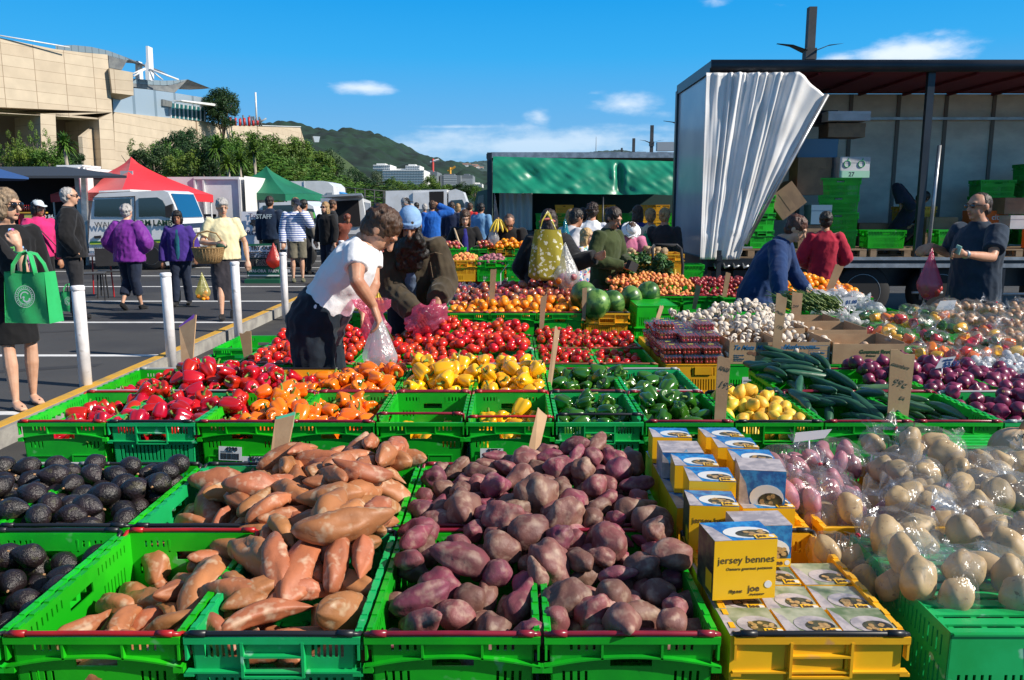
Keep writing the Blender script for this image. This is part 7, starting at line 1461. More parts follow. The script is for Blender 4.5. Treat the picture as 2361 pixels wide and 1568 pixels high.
CWH = M('carton_white', (.55, .55, .57), .7, (.45, .45, .47), 3); CORA = M('carton_orange', (.75, .15, .02), .6); CARD2 = M('carton_brown', (.26, .17, .10), .8, (.20, .13, .08), 5); GRP = M('green_print2', (.03, .35, .12), .6); CBL = M('carton_blue', (.10, .20, .30), .6)
def carton(x, y, z, w, d, h, mat, label, rz=0, rx=0, lines=(), tape=True, extra=None):
 e = empty('carton', (x, y, z)); e.rotation_euler = (0, rx, R(rz)); tag(e, label, 'box', 'cartons in the lorry'); m = MB(); m.bx(-w/2, w/2, -d/2, d/2, 0, h); m.build('box_body', mat, e)
 m = MB(); m.bx(-w/2-.004, w/2+.004, -d/2-.004, d/2+.004, h*.72, h+.004) if not rx else m.bx(-w*.12, w*.12, -d/2-.003, -d/2-.0005, h*.1, h*.9); m.build('lid', mat, e)
 for s_, fx, fz, sz, mt in lines: text(s_, sz, mt, e, (-w/2+w*fx, -d/2-.0062, h*fz), (1, 0, 0), (0, 0, 1), 'lettering', sz*.02)
 return e
z4 = ZP+CH+3*(CH-.012)+.0
carton(5.1, 12.62, z4+.003, .46, .34, .30, CWH, 'white fruit carton with number 27 on top of the tall crate stack', 4, lines=(('27', .30, .06, .09, NAVY),)); e_ = [o for o in COL.objects if o.name.startswith('carton')][-1]
for sx in (-.12, .1):
 m = MB(); P = [Vector((sx+.05*math.cos(a), -.1765, .20+.05*math.sin(a))) for a in [i*.5236 for i in range(12)]]; m.tube(P+[P[0]], .006, 6); m.tube([(sx, -.1765, .24), (sx+.02, -.1765, .285)], .006, 6); m.build('fruit_outline', GRP, e_)
m = MB(); m.bx(-.233, .233, -.1762, -.1745, .0, .10); m.build('green_band', M('pale_green', (.30, .55, .42), .6), e_)
carton(4.55, 12.75, z4-.25, .50, .4, .55, CARD2, 'brown carton wrapped in film left of the tall stack'); carton(4.6, 12.8, z4+.305, .60, .4, .27, CBL, 'blue grey carton wrapped in film behind the number 27 carton'); carton(5.0, 12.75, z4+.60, .55, .4, .20, CARD2, 'brown carton high on the wrapped pile')
carton(4.98, 12.65, z4+.83, .62, .42, .13, CWH, 'flat white tray with red line topmost on the pile'); carton(4.7, 12.9, z4+.80, .4, .4, .2, BLK2, 'black plastic tray at the top left of the pile')
carton(4.25, 12.6, ZP+.55, .44, .34, .40, CARD2, 'tilted brown carton with punched holes leaning by the stack', 0, R(-38)); carton(4.60, 12.45, ZP+.36, .30, .3, .28, CBL, 'small blue carton with apple print left of the tall stack'); carton(4.5, 12.5, ZP+.003, .42, .34, .34, CARD2, 'brown carton with apple print under the small blue one')
carton(6.72, 13.1, ZP+.003, .5, .36, .22, CARD2, 'brown carton with loopy print, lower of two right of the worker', 3); carton(6.72, 13.1, ZP+.23, .5, .36, .22, CARD2, 'brown carton with loopy print, upper of two right of the worker', 3)
for i, (x_, y_, z_, lb, tx) in enumerate([(8.02, 12.35, ZP+.003, 'orange citrus carton at the right edge with white flower print', 'citrus'), (7.55, 13.2, ZP+.28, 'orange citrus carton behind the man in the dark shirt', 'citrus'), (8.6, 12.35, ZP+.003, 'orange citrus carton cut by the right edge', 'citrus'), (7.4, 13.2, ZP+.003, 'orange carton under the other behind the man', 'citrus')]):
 e_ = carton(x_, y_, z_, .52, .36, .27, CORA, lb, 0, lines=((tx, .5, .5, .12, WPT),))
 for k in range(3): m = MB(); ring(m, (-.15+.02*k, -.187, .10), .02+.025*k, .028+.025*k, 20); m.build('flower_print', WPT, e_)
carton(7.9, 13.0, ZP+.50, .55, .36, .25, CARD2, 'brown carton with open flaps behind the man at the right'); carton(7.95, 12.9, ZP+.28, .55, .36, .20, CWH, 'white carton at the right behind the man'); carton(5.85, 13.5, ZP, .5, .4, .35, CARD2, 'brown carton in the dark behind the tall stack')
gl = empty('green_lorry', (-.6, 26, FL)); tag(gl, 'box lorry with raised green side curtain hung as an awning', 'lorry'); TARP = M('green_tarpaulin', (.006, .24, .14), .4, (.005, .17, .10), 1.1, bump=.3, bs=2.2, world=True, coat=.1, detail=6)
xa = px(1133, 26); xb = px(1640, 26); zt_ = at(0, 351, 26).z; wb(gl, 'roof', ALU, [(xa, xb, 25.98, 28.4, zt_-.17, zt_)]); wb(gl, 'end_frame', DKM, [(xa-.12, xa+.03, 25.95, 26.1, .6, zt_-.01), (xa-.10, xa-.02, 26.1, 28.4, .6, zt_-.2), (xa-.14, xa-.02, 25.96, 28.4, zt_-.19, zt_-.05)])
wb(gl, 'deck', DKM, [(xa, xb, 26.05, 28.4, .62, .78)]); wb(gl, 'back_wall', M('dark_green_wall', (.015, .05, .045), .7), [(xa, xb, 28.3, 28.35, .78, zt_-.2)]); wb(gl, 'chassis', DKM, [(xa+.5, xb, 26.5, 28, .3, .6)])
for x_ in (1.0, 2.2, 5.5): wheel(gl, (x_, 26.3, .30), .42, .26)
def tarp():
 m = MB()
 def f(s, t):
  z1 = at(0, 361+s*14, 26).z; z0 = at(0, 445+s*6, 25.4).z; x = xa+.07+(xb-xa-.1)*s; sag = 0
  y = 25.93-.65*t**.8*(1-.25*math.exp(-((s-.57)/.05)**2)); fold = math.exp(-((s-.565)/.03)**2)*.30*math.sin(math.pi*t)*math.cos((s-.565)*90)
  y += .12*mnoise.noise(Vector((s*11+t*2.5, t*2.2, 1)))+.05*mnoise.noise(Vector((s*30-t*5, t*3, 8)))+fold*.6+.10*math.exp(-((s-.1-t*.15)/.05)**2)*math.sin(math.pi*t); z = z1+(z0-z1)*t+.03*mnoise.noise(Vector((s*8, t, 5)))*t-(.10 if s < .12 else 0)*0
  return (x, y, z)
 m.grid(f, 120, 22); o = m.build('awning', TARP, gl, True); o.data.transform(Matrix.Translation(-gl.location))
 m = MB(); m.grid(lambda s, t: (xa+.25+1.05*s, 26.35+.05*math.sin(s*26), .8+1.35*t), 60, 4); o = m.build('inner_curtain', M('pale_curtain', (.42, .50, .48), .6), gl, True); o.data.transform(Matrix.Translation(-gl.location))
 m = MB(); m.grid(lambda s, t: (xa+.07+.25*s*(1-t)+.03*t, 25.9-.1*s, .85+1.2*t), 8, 6); o = m.build('white_sheet', BAGW, gl, True); o.data.transform(Matrix.Translation(-gl.location))
tarp()
wt(gl, 'awning_pole', DKM, [([(px(1387, 25.4), 25.35, FL), (px(1387, 25.4), 25.35, 1.95)], .025), ([(px(1650, 25.4), 25.35, FL), (px(1650, 25.4), 25.35, 1.9)], .025)])
wb(gl, 'rear_lamp', M('lamp_red', (.4, .02, .02), .4), [(xa-.1, xa-.03, 25.93, 25.949, .7, .8)])
gc = empty('lorry_cab', (px(1104, 28), 28, FL)); tag(gc, 'dark green lorry cab peeping out left of the green awning', 'lorry'); prof([(1096, 540), (1094, 470), (1101, 442), (1126, 436), (1132, 540)], 28, 30.2, 'body', M('cab_green', (.01, .08, .06), .3, coat=.5), gc); prof([(1098, 480), (1103, 452), (1115, 449), (1115, 482)], 27.98, 28.0, 'window', GLASS, gc)
for i, (u, v, c) in enumerate([(1300, 552, YEL), (1330, 552, GREEN), (1395, 550, YEL), (1425, 550, GREEN), (1452, 530, GREEN), (1290, 515, GREEN), (1490, 530, YEL), (1520, 520, YEL), (1255, 552, GREEN), (1550, 540, GREEN)]):
 p = at(u, v, 26.6)
 for k in range(3 if i in (0, 2, 6, 7) else 2): crate(p.x, 26.6, .79+CH*(k+1)*1.0, '%s crate stacked in the dark of the green lorry' % ('yellow' if c is YEL else 'green'), 'crates on the green lorry', kind='T', col=c, simple=1, rz=R(90))
cb = empty('crew_cab_truck', at(340, 620, 20.3)); tag(cb, 'white crew cab lorry with green stripe and dark windscreen', 'lorry'); cb.location.z = 0
prof([(207, 600), (204, 560), (208, 500), (215, 456), (228, 446), (300, 442), (376, 439), (388, 444), (400, 470), (412, 500), (420, 530), (424, 560), (425, 604), (412, 611), (384, 612), (374, 592), (355, 584), (336, 592), (328, 606)], 20.3, 21.9, 'body', WPT, cb)
prof([(218, 460), (300, 457), (302, 500), (217, 499)], 20.27, 20.3-.005, 'window', GLASS, cb); prof([(319, 457), (362, 455), (374, 462), (390, 492), (393, 504), (372, 498), (320, 500)], 20.27, 20.295, 'window', GLASS, cb)
q_ = [at(390, 447, 20.3), at(413.5, 503, 20.3)]; o2 = Vector((.02, 0, .01)); v0_, v1_ = Vector((0, .10, 0)), Vector((0, 1.5, 0)); m = MB(); m.hexa([q_[1]+v0_-o2, q_[1]+v1_-o2, q_[1]+v1_+o2, q_[1]+v0_+o2, q_[0]+v0_-o2, q_[0]+v1_-o2, q_[0]+v1_+o2, q_[0]+v0_+o2]); o = m.build('windscreen', M('windscreen', (.01, .06, .14), .08, coat=.7), cb); o.data.transform(Matrix.Translation(-cb.location)); XC_ = at(424, 560, 20.3).x
prof([(207, 557), (380, 552), (423, 550), (423, 553), (380, 556), (207, 561)], 20.26, 20.294, 'green_stripe', M('stripe_green', (.02, .12, .03), .4), cb); prof([(207, 561), (380, 556), (423, 553), (423, 556), (380, 559), (207, 564)], 20.262, 20.292, 'lime_stripe', M('stripe_lime', (.45, .60, .05), .4), cb)
prof([(207, 455), (207.7, 456), (311, 452), (312, 600), (310, 600), (309.5, 454)], 20.275, 20.296, 'door_seam', BLK2, cb); wb(cb, 'bonnet_band', M('navy_band', (.02, .04, .09), .3), [(XC_-.05, XC_+.012, 20.35, 21.85, at(0, 540, 20.3).z, at(0, 516, 20.3).z)])
wb(cb, 'bumper', BLK2, [(XC_-.05, XC_+.08, 20.28, 21.92, .30, .50)]); wb(cb, 'headlight', M('lamp_glass', (.5, .5, .45), .15, coat=.6), [(XC_-.03, XC_+.02, 20.4, 20.7, .60, .74)]); wb(cb, 'headlight', M('lamp_glass', (0, 0, 0)), [(XC_-.03, XC_+.02, 21.5, 21.8, .60, .74)]); wb(cb, 'number_plate', WPT, [(XC_+.013, XC_+.02, 20.9, 21.35, .90, 1.01)])
prof([(217, 544), (232, 543), (232, 549), (217, 550)], 20.26, 20.294, 'door_handle', BLK2, cb); prof([(380, 476), (396, 470), (397, 498), (382, 502)], 20.0, 20.1, 'mirror', BLK2, cb)
def tx(par, s_, u, v, Y, size, mat, bold=0.0, sh=0): p = at(u, v, Y); return text(s_, size, mat, par, p-par.location, (1, 0, 0), (0, 0, 1), 'lettering', bold, shear=sh, depth=.004)
GTX = M('grey_text', (.08, .09, .10), .6); DGT = M('green_text', (.01, .05, .03), .6); tx(cb, 'WAI-ORA', 218, 524, 20.255, .19, GTX); tx(cb, 'FARM LAMB', 303, 520, 20.255, .19, DGT, .006); tx(cb, '021 187 8820', 216, 575, 20.255, .09, GTX); tx(cb, 'bartgillies', 240, 583, 20.255, .08, GTX)
text('FARM LAMB', .14, DGT, cb, Vector((XC_+.004, 20.75, .78))-cb.location, (0, 1, 0), (0, 0, 1)); text('S1S1', .11, GTX, cb, Vector((XC_+.0215, 20.95, .91))-cb.location, (0, 1, 0), (0, 0, 1))
m = MB(); m.ell(at(283, 513, 20.26)-cb.location, (.13, .01, .035), 12, 6, (0, -.3, 0)); m.build('lime_emblem', M('stripe_lime', (1, 1, 1)), cb)
wheel(cb, (at(355, 600, 20.4).x, 20.35, .36), .36, .24); wb(cb, 'chassis', DKM, [(at(200, 600, 20.5).x, at(470, 600, 20.5).x, 20.6, 21.9, .3, .55)]); prof([(228, 440), (300, 437), (300, 441), (228, 444)], 20.6, 21.8, 'roof_rib', WPT, cb)
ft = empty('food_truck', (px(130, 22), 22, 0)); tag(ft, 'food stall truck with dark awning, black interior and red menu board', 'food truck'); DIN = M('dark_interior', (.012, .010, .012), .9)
XT = px(200, 22); zt3 = at(0, 385, 22).z; wb(ft, 'body', WPT, [(XT-.12, XT, 22.0, 23.9, .45, zt3), (XT-3, XT-.12, 22.0, 23.9, zt3-.12, zt3)]); prof([(-160, 386), (112, 386), (112, 395), (-160, 395)], 21.99, 24.2, 'roof', DKM, ft)
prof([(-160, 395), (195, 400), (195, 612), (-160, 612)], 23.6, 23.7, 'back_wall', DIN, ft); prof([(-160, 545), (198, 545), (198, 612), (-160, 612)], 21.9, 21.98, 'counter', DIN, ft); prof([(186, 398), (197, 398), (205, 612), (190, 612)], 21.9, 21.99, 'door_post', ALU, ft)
m = MB(); a0, a1 = at(-160, 385, 22), at(150, 384, 22); b0, b1 = at(-160, 405, 19.8), at(292, 405, 20.6)
m.hexa([b0-Vector((0, 0, .06)), b1-Vector((0, 0, .06)), a1-Vector((0, 0, .05)), a0-Vector((0, 0, .05)), b0, b1, a1, a0]); o = m.build('awning', M('awning_charcoal', (.035, .04, .05), .6), ft); o.data.transform(Matrix.Translation(-ft.location))
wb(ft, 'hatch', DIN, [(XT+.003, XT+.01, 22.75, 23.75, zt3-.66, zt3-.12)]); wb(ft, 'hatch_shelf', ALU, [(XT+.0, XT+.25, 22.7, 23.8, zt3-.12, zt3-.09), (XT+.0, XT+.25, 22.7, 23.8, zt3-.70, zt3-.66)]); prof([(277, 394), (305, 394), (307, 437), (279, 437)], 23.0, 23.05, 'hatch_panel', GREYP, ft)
wt(ft, 'roof_lamp', ALU, [([at(192, 390, 21.97), at(192, 390, 21.9)], .08)]); prof([(130, 381), (190, 380), (190, 385), (130, 385)], 22.3, 23.3, 'roof_box', WPT, ft)
mb_ = empty('menu_board', at(70, 540, 19.5)); mb_.location.z = 0; tag(mb_, 'red menu board reading TACO 4 and BURRITO under rows of bottles', 'sign'); REDP = M('red_board', (.55, .008, .02), .5); prof([(42, 492), (102, 492), (100, 537), (44, 541)], 19.5, 19.55, 'panel', REDP, mb_); prof([(40, 489), (104, 489), (104, 492), (40, 492)], 19.44, 19.56, 'yellow_edge', YELP, mb_); prof([(56, 494), (74, 494), (72, 536), (56, 538)], 19.46, 19.495, 'picture', M('sign_yellow', (.5, .45, .12), .6), mb_)
for i, s_ in enumerate(('TACO $4,', 'BURRITO', 'QUESADILLA')): tx(mb_, s_, 76, 503+11*i, 19.45, .115, WPT, .003)
prof([(-30, 541), (110, 541), (110, 600), (-30, 606)], 19.6, 20.3, 'counter', DIN, mb_)
for i in range(12):
 e_ = empty('bottle', at(42+5*i, 489, 19.62)); e_.location.z = at(42, 489, 19.5).z+.01; tag(e_, 'small dark sauce bottle in the row above the red menu board', 'bottle', 'bottles above the menu board'); m = MB(); m.lathe([(.02, 0), (.022, .08), (.010, .11), (.010, .14)], 8); m.build('glass', M('bottle_dark', (.06, .01, .01), .1), e_, True); m = MB(); m.lathe([(.012, .138), (.012, .155)], 8); m.build('lid', REDB, e_)
bp_ = empty('parasol', (px(-40, 13)-.72, 13.2, 0)); tag(bp_, 'corner of a blue parasol at the left edge', 'parasol'); m = MB(); V = [Vector((0, 0, 2.45))]+[Vector((1.35*math.cos(a+.2), 1.35*math.sin(a+.2), 2.02)) for a in [i*math.pi/4 for i in range(8)]]; m.add(V+[v-Vector((0, 0, .03)) for v in V], [(0, i+1, (i+1) % 8+1) for i in range(8)]+[(9, (i+1) % 8+10, i+10) for i in range(8)]+[(i+1, i+10, (i+1) % 8+10, (i+1) % 8+1) for i in range(8)]); m.build('canopy', M('parasol_blue', (.02, .07, .22), .7), bp_); m = MB(); m.tube([(0, 0, 0), (0, 0, 2.45)], .02, 8); m.build('pole', ALU, bp_, True)
def tent(u, v, Y, half, zdrop, ang, mat, label, pole=WPT):
 ap = at(u, v, Y); e = empty('marquee', (ap.x, ap.y, 0)); tag(e, label, 'marquee', 'pop up marquees'); zp = ap.z; ze = zp-zdrop; cs = [Vector((half*1.414*math.cos(R(ang+90*i)), half*1.414*math.sin(R(ang+90*i)), ze)) for i in range(4)]; A = Vector((0, 0, zp)); m = MB()
 for i in range(4):
  c0, c1 = cs[i], cs[(i+1) % 4]
  def f(s, t, c0=c0, c1=c1):
   b = c0.lerp(c1, s); p = A.lerp(b, t); p.z = zp-(zp-ze)*(t**.72)-.05*math.sin(math.pi*s)*math.sin(math.pi*t)*1.5+.04*t*math.sin(math.pi*s); return p
  m.grid(f, 12, 12)
 me = m.mesh('canopy', False); me = bake(me, [('WELD', dict(merge_threshold=.004)), ('SOLIDIFY', dict(thickness=.015))]); link('canopy', me, mat, e); m = MB()
 for i in range(4):
  c0, c1 = cs[i], cs[(i+1) % 4]
  for k in range(10):
   a, b = c0.lerp(c1, k/10), c0.lerp(c1, (k+1)/10); a.z += .04*math.sin(math.pi*k/10); b.z += .04*math.sin(math.pi*(k+1)/10); n = Vector((0, 0, -.20)); o_ = (c0+c1).normalized()*.012; o_.z = 0; m.hexa([a+n, b+n, b+n+o_, a+n+o_, a, b, b+o_, a+o_])
 m.build('valance', mat, e); m = MB()
 for c in cs: m.tube([Vector((c.x, c.y, 0))*.97, Vector((c.x*.97, c.y*.97, ze))], .022, 6)
 m.build('legs', pole, e); return e
tent(302, 363, 23.6, 1.5, 1.05, -74, M('tent_red', (.62, .012, .022), .55, (.55, .01, .02), 1, sheen=.2), 'red marquee with pointed roof behind the white crew cab'); tent(614, 384, 28, 1.40, .95, -58, M('tent_green', (.006, .15, .075), .6, (.005, .12, .06), 1), 'dark green marquee behind the STAFF jacket')
ct = empty('box_truck_body', (px(520, 25.4), 25.4, 0)); tag(ct, 'white box body with rusty rear doors and hinges', 'box truck'); RUSTW = M('rusty_white', (.72, .71, .70), .5, (.62, .55, .48), 2.2, .55, .8, world=True, detail=8)
wb(ct, 'body', WPT, [(px(400, 25.4), px(563, 25.4), 25.4, 28, .5, at(0, 408, 25.4).z)]); P = [at(563, 406, 25.4), at(602, 409, 26.7)]; zt2 = P[0].z; m = MB(); x0_, y0_ = P[0].x, 25.4; x1_, y1_ = px(602, 27), 27; m.hexa([(x0_, y0_, .5), (x1_, y1_, .5), (x1_-.3, 28.4, .5), (x0_, 28, .5), (x0_, y0_, zt2), (x1_, y1_, zt2), (x1_-.3, 28.4, zt2), (x0_, 28, zt2)]); o = m.build('rear_doors', RUSTW, ct); o.data.transform(Matrix.Translation(-ct.location))
wb(ct, 'door_frame', WPT, [(px(458, 25.3), px(462, 25.3), 25.34, 25.395, .6, zt2-.1), (px(478, 25.3), px(482, 25.3), 25.34, 25.395, .6, zt2-.12), (px(459, 25.3), px(562, 25.3), 25.33, 25.395, zt2-.10, zt2-.02), (px(559, 25.3), px(564, 25.3), 25.33, 25.398, .5, zt2-.1)]); wb(ct, 'lock', DKM, [(px(477, 25.2), px(503, 25.2), 25.25, 25.33, 1.25, 1.32), (px(497, 25.2), px(503, 25.2), 25.25, 25.33, .95, 1.3)])
wb(ct, 'chassis', DKM, [(px(405, 25.4), px(560, 25.4), 25.7, 27.7, .2, .5)])
BWT = M('board_white', (.70, .70, .76), .5); BGD = M('board_green', (.01, .10, .05), .5)
bo = empty('sign_board', (px(583, 17.9), 17.9, 0)); tag(bo, 'white sign reading Total Organics with a tree emblem', 'sign'); prof([(557, 488), (600, 487), (611, 552), (611, 600), (557, 600)], 17.9, 17.94, 'panel', BWT, bo); tx(bo, 'Total', 573, 503, 17.88, .15, M('sign_violet', (.06, .04, .12), .6)); tx(bo, 'ORGANICS', 556, 542, 17.88, .15, M('sign_violet', (0, 0, 0)))
m = MB(); c_ = at(585, 516, 17.88)-bo.location
for i in range(9): m.ell(c_+Vector((.06*math.cos(i*.7)*(.4+.6*(i % 2)), 0, .02+.05*math.sin(i*.7))), (.035, .003, .03), 8, 5)
m.tube([c_+Vector((0, 0, 0)), c_+Vector((0, 0, -.16))], .010, 6); m.ell(c_+Vector((0, 0, -.16)), (.05, .003, .01), 8, 5); m.build('tree_emblem', INK, bo)
ab = empty('sandwich_board', (px(612, 16.9), 16.9, 0)); tag(ab, 'pavement board reading TRY OUR with dark green foot and chalked prices', 'sign'); prof([(566, 563), (640, 561), (645, 640), (570, 640)], 16.9, 16.94, 'panel', BGD, ab); prof([(568, 568), (637, 566), (638, 594), (569, 594)], 16.87, 16.895, 'white_panel', BWT, ab); prof([(569, 596), (638, 596), (639, 614), (570, 614)], 16.87, 16.895, 'blackboard', BLK2, ab); prof([(571, 619), (641, 618), (642, 634), (572, 634)], 16.872, 16.896, 'green_panel', M('sign_green', (.01, .13, .07), .5), ab)
prof([(571, 634), (643, 634), (643, 637), (571, 637)], 16.86, 16.897, 'bottom_edge', WPT, ab); tx(ab, 'TRY OUR...', 578, 576, 16.86, .11, INK, .003)
for i, s_ in enumerate(('Separate Pieces or', 'Order a Packed', 'Side of Lamb from')): tx(ab, s_, 570+3*i, 583.5+5*i, 16.86, .062, INK, .001)
for i, s_ in enumerate(('CHOPS', 'ROASTS', 'SAUSAGES')): tx(ab, s_, 590, 603+5*i, 16.86, .06, M('chalk', (.35, .35, .3), .8))
tx(ab, 'WAI-ORA  FARM LAMB', 572, 628, 16.86, .085, WPT, .001); wb(ab, 'foot', BGD, [(px(570, 16.9), px(650, 16.9), 16.7, 17.3, .0, .08)])
sb = empty('sign_board', (px(622, 18.9), 18.9, 0)); tag(sb, 'white notice with yellow label left of the striped jersey', 'sign'); prof([(1210-590, 545), (633, 545), (633, 590), (620, 590)], 18.9, 18.93, 'panel', BWT, sb)
tb = empty('cafe_table', (px(232, 14.4), 14.4, 0)); tag(tb, 'small table with red tube legs beside the man in black jacket', 'table'); m = MB(); m.bx(-.32, .36, -.3, .3, .70, .73); m.build('table_top', M('table_top', (.15, .13, .14), .4), tb); m = MB()
for sx in (-.25, .3):
 for sy in (-.25, .25): m.tube([(sx, sy, .70), (sx+.03*(1 if sx > 0 else -1), sy, .0)], .012, 6)
m.build('legs', M('red_tube', (.4, .01, .015), .4), tb)
for i, (u, Y, rz, lb) in enumerate([(255, 14.2, 200, 'black chair right of the red legged table'), (212, 13.7, 20, 'black folding stool in front of the red legged table')]):
 c_ = empty('chair', (px(u, Y), Y, 0), R(rz)); tag(c_, lb, 'chair'); m = MB(); m.bx(-.2, .2, -.2, .2, .44, .46); m.build('seat', BLK2, c_); m = MB()
 for sx in (-.18, .18): m.tube([(sx, -.18, .44), (sx*1.1, -.24, 0)], .014, 6); m.tube([(sx, .18, .44), (sx*1.1, .24, 0)], .014, 6)
 m.build('legs', BLK2, c_)
 if i == 0: m = MB(); m.bx(-.2, .2, .18, .2, .55, .85); m.build('backrest', BLK2, c_)
mh = empty('motorhome', (px(720, 31), 31, 0)); tag(mh, 'white rounded motorhome behind the green marquee', 'motorhome'); prof([(662, 418), (740, 417), (758, 421), (768, 430), (770, 450), (770, 530), (662, 530)], 31, 33.2, 'body', WPT, mh); prof([(753, 444), (766, 444), (766, 458), (753, 458)], 30.95, 31-.005, 'window', GREYP, mh); wt(mh, 'roof_seam', GREYP, [([at(701, 417, 30.98), at(704, 455, 30.98)], .012)])
bt = empty('blue_cover', (px(775, 32), 32, 0)); tag(bt, 'small patch of blue tarpaulin right of the motorhome', 'tarpaulin'); prof([(771, 430), (778, 440), (792, 447), (772, 450)], 32, 33, 'sheet', M('blue_tarp', (.02, .2, .5), .5), bt)
pv = empty('pickup', (px(660, 21), 21.0, 0)); tag(pv, 'white van under the green marquee with green notice in its window', 'van'); prof([(598, 468), (700, 464), (722, 476), (735, 520), (735, 575), (598, 575)], 21, 22.7, 'body', WPT, pv); prof([(606, 474), (690, 472), (690, 500), (606, 502)], 20.95, 20.995, 'window', GLASS, pv); prof([(704, 480), (722, 482), (732, 512), (708, 514)], 20.94, 20.99, 'windscreen', GLASS, pv); prof([(711, 488), (724, 490), (726, 503), (713, 503)], 20.9, 20.935, 'green_notice', M('notice', (.15, .62, .10), .6), pv)
wheel(pv, (px(700, 21), 21.05, .33), .33, .2)
va = empty('estate_van', (px(800, 26), 26, 0)); tag(va, 'white estate van with raised rear door, seen from behind', 'van'); prof([(758, 478), (764, 460), (835, 456), (842, 500), (842, 540), (758, 540)], 26.1, 26.3, 'rear_frame', WPT, va)
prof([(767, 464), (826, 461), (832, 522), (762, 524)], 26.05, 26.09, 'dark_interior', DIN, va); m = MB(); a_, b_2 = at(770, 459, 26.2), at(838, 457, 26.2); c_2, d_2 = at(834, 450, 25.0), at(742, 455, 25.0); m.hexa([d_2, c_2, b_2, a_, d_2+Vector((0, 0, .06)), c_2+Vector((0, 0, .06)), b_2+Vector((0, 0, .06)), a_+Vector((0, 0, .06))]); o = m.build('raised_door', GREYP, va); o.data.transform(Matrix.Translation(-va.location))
m = MB(); f0, f1, f2, f3 = at(836, 457, 26.3), at(855, 464, 30), at(856, 520, 30), at(843, 540, 26.3); w_ = Vector((-1.4, .3, 0)); m.hexa([f3, f2, f2+w_, f3+w_, f0, f1, f1+w_, f0+w_]); o = m.build('body', WPT, va); o.data.transform(Matrix.Translation(-va.location))
m = MB(); q = [at(838.5, 466, 26.5), at(852, 469, 29), at(853, 486, 29), at(840, 488, 26.5)]; n_ = Vector((.03, -.01, 0)); m.hexa([q[3]+n_, q[2]+n_, q[2], q[3], q[0]+n_, q[1]+n_, q[1], q[0]]); o = m.build('side_window', GLASS, va); o.data.transform(Matrix.Translation(-va.location))
dl = empty('box_lorry', (px(970, 45), 45, 0)); tag(dl, 'distant white box lorry with dark open side door and rounded cab', 'lorry'); prof([(889, 440), (1030, 437), (1032, 505), (889, 505)], 45, 47.4, 'box', WPT, dl); prof([(952, 444), (989, 443), (990, 482), (952, 482)], 44.93, 44.99, 'side_door', WPT, dl); prof([(990, 442), (1023, 441), (1023, 500), (990, 500)], 44.95, 44.995, 'door_opening', DIN, dl); prof([(1034, 440), (1050, 436), (1068, 443), (1074, 460), (1082, 480), (1084, 505), (1034, 505)], 45, 47.2, 'cab', WPT, dl); prof([(1040, 462), (1066, 460), (1074, 478), (1040, 480)], 44.95, 44.995, 'cab_window', GLASS, dl)
wheel(dl, (px(1060, 45), 45.1, .45), .45, .28); wheel(dl, (px(930, 45), 45.1, .45), .45, .28); wheel(pv, (px(620, 21), 21.05, .33), .33, .2)
def brick(nm, c1, c2, w, h, joint, ax=(0, 2), off=0.0):
 m = bpy.data.materials.new(nm); m.use_nodes = True; nt = m.node_tree; L = nt.links.new; bs = nt.nodes['Principled BSDF']; bs.inputs['Roughness'].default_value = .85
 g_ = _n(nt, 'ShaderNodeNewGeometry'); sp = _n(nt, 'ShaderNodeSeparateXYZ'); L(g_.outputs['Position'], sp.inputs[0]); cx_ = _n(nt, 'ShaderNodeCombineXYZ'); L(sp.outputs[ax[0]], cx_.inputs[0]); L(sp.outputs[ax[1]], cx_.inputs[1])
 b = _n(nt, 'ShaderNodeTexBrick'); b.offset = off; b.inputs['Scale'].default_value = 1; b.inputs['Brick Width'].default_value = w; b.inputs['Row Height'].default_value = h; b.inputs['Mortar Size'].default_value = joint; b.inputs['Bias'].default_value = -.2
 b.inputs['Color1'].default_value = (*c1, 1); b.inputs['Color2'].default_value = (*c2, 1); b.inputs['Mortar'].default_value = (.30, .22, .15, 1); L(cx_.outputs[0], b.inputs['Vector'])
 ns = _n(nt, 'ShaderNodeTexNoise'); ns.inputs['Scale'].default_value = .6; ns.inputs['Detail'].default_value = 8; L(g_.outputs['Position'], ns.inputs['Vector']); mx = _n(nt, 'ShaderNodeMix', data_type='RGBA', blend_type='MULTIPLY'); mx.inputs[0].default_value = .35; L(b.outputs['Color'], mx.inputs[6]); L(ns.outputs['Fac'], mx.inputs[7]); L(mx.outputs[2], bs.inputs['Base Color']); return m
STONE = brick('sandstone', (.62, .52, .39), (.56, .46, .34), 2.0, 1.28, .022)
def seams(nm, c, pitch, c2):
 m = bpy.data.materials.new(nm); m.use_nodes = True; nt = m.node_tree; L = nt.links.new; bs = nt.nodes['Principled BSDF']; bs.inputs['Roughness'].default_value = .45; bs.inputs['Metallic'].default_value = .3
 g_ = _n(nt, 'ShaderNodeNewGeometry'); sp = _n(nt, 'ShaderNodeSeparateXYZ'); L(g_.outputs['Position'], sp.inputs[0]); q = _n(nt, 'ShaderNodeMath', operation='MULTIPLY'); L(sp.outputs[0], q.inputs[0]); q.inputs[1].default_value = 1/pitch; f = _n(nt, 'ShaderNodeMath', operation='FRACT'); L(q.outputs[0], f.inputs[0]); g2 = _n(nt, 'ShaderNodeMath', operation='LESS_THAN'); g2.inputs[1].default_value = .12; L(f.outputs[0], g2.inputs[0])
 x = _n(nt, 'ShaderNodeMix', data_type='RGBA'); L(g2.outputs[0], x.inputs[0]); x.inputs[6].default_value = (*c, 1); x.inputs[7].default_value = (*c2, 1); L(x.outputs[2], bs.inputs['Base Color']); return m
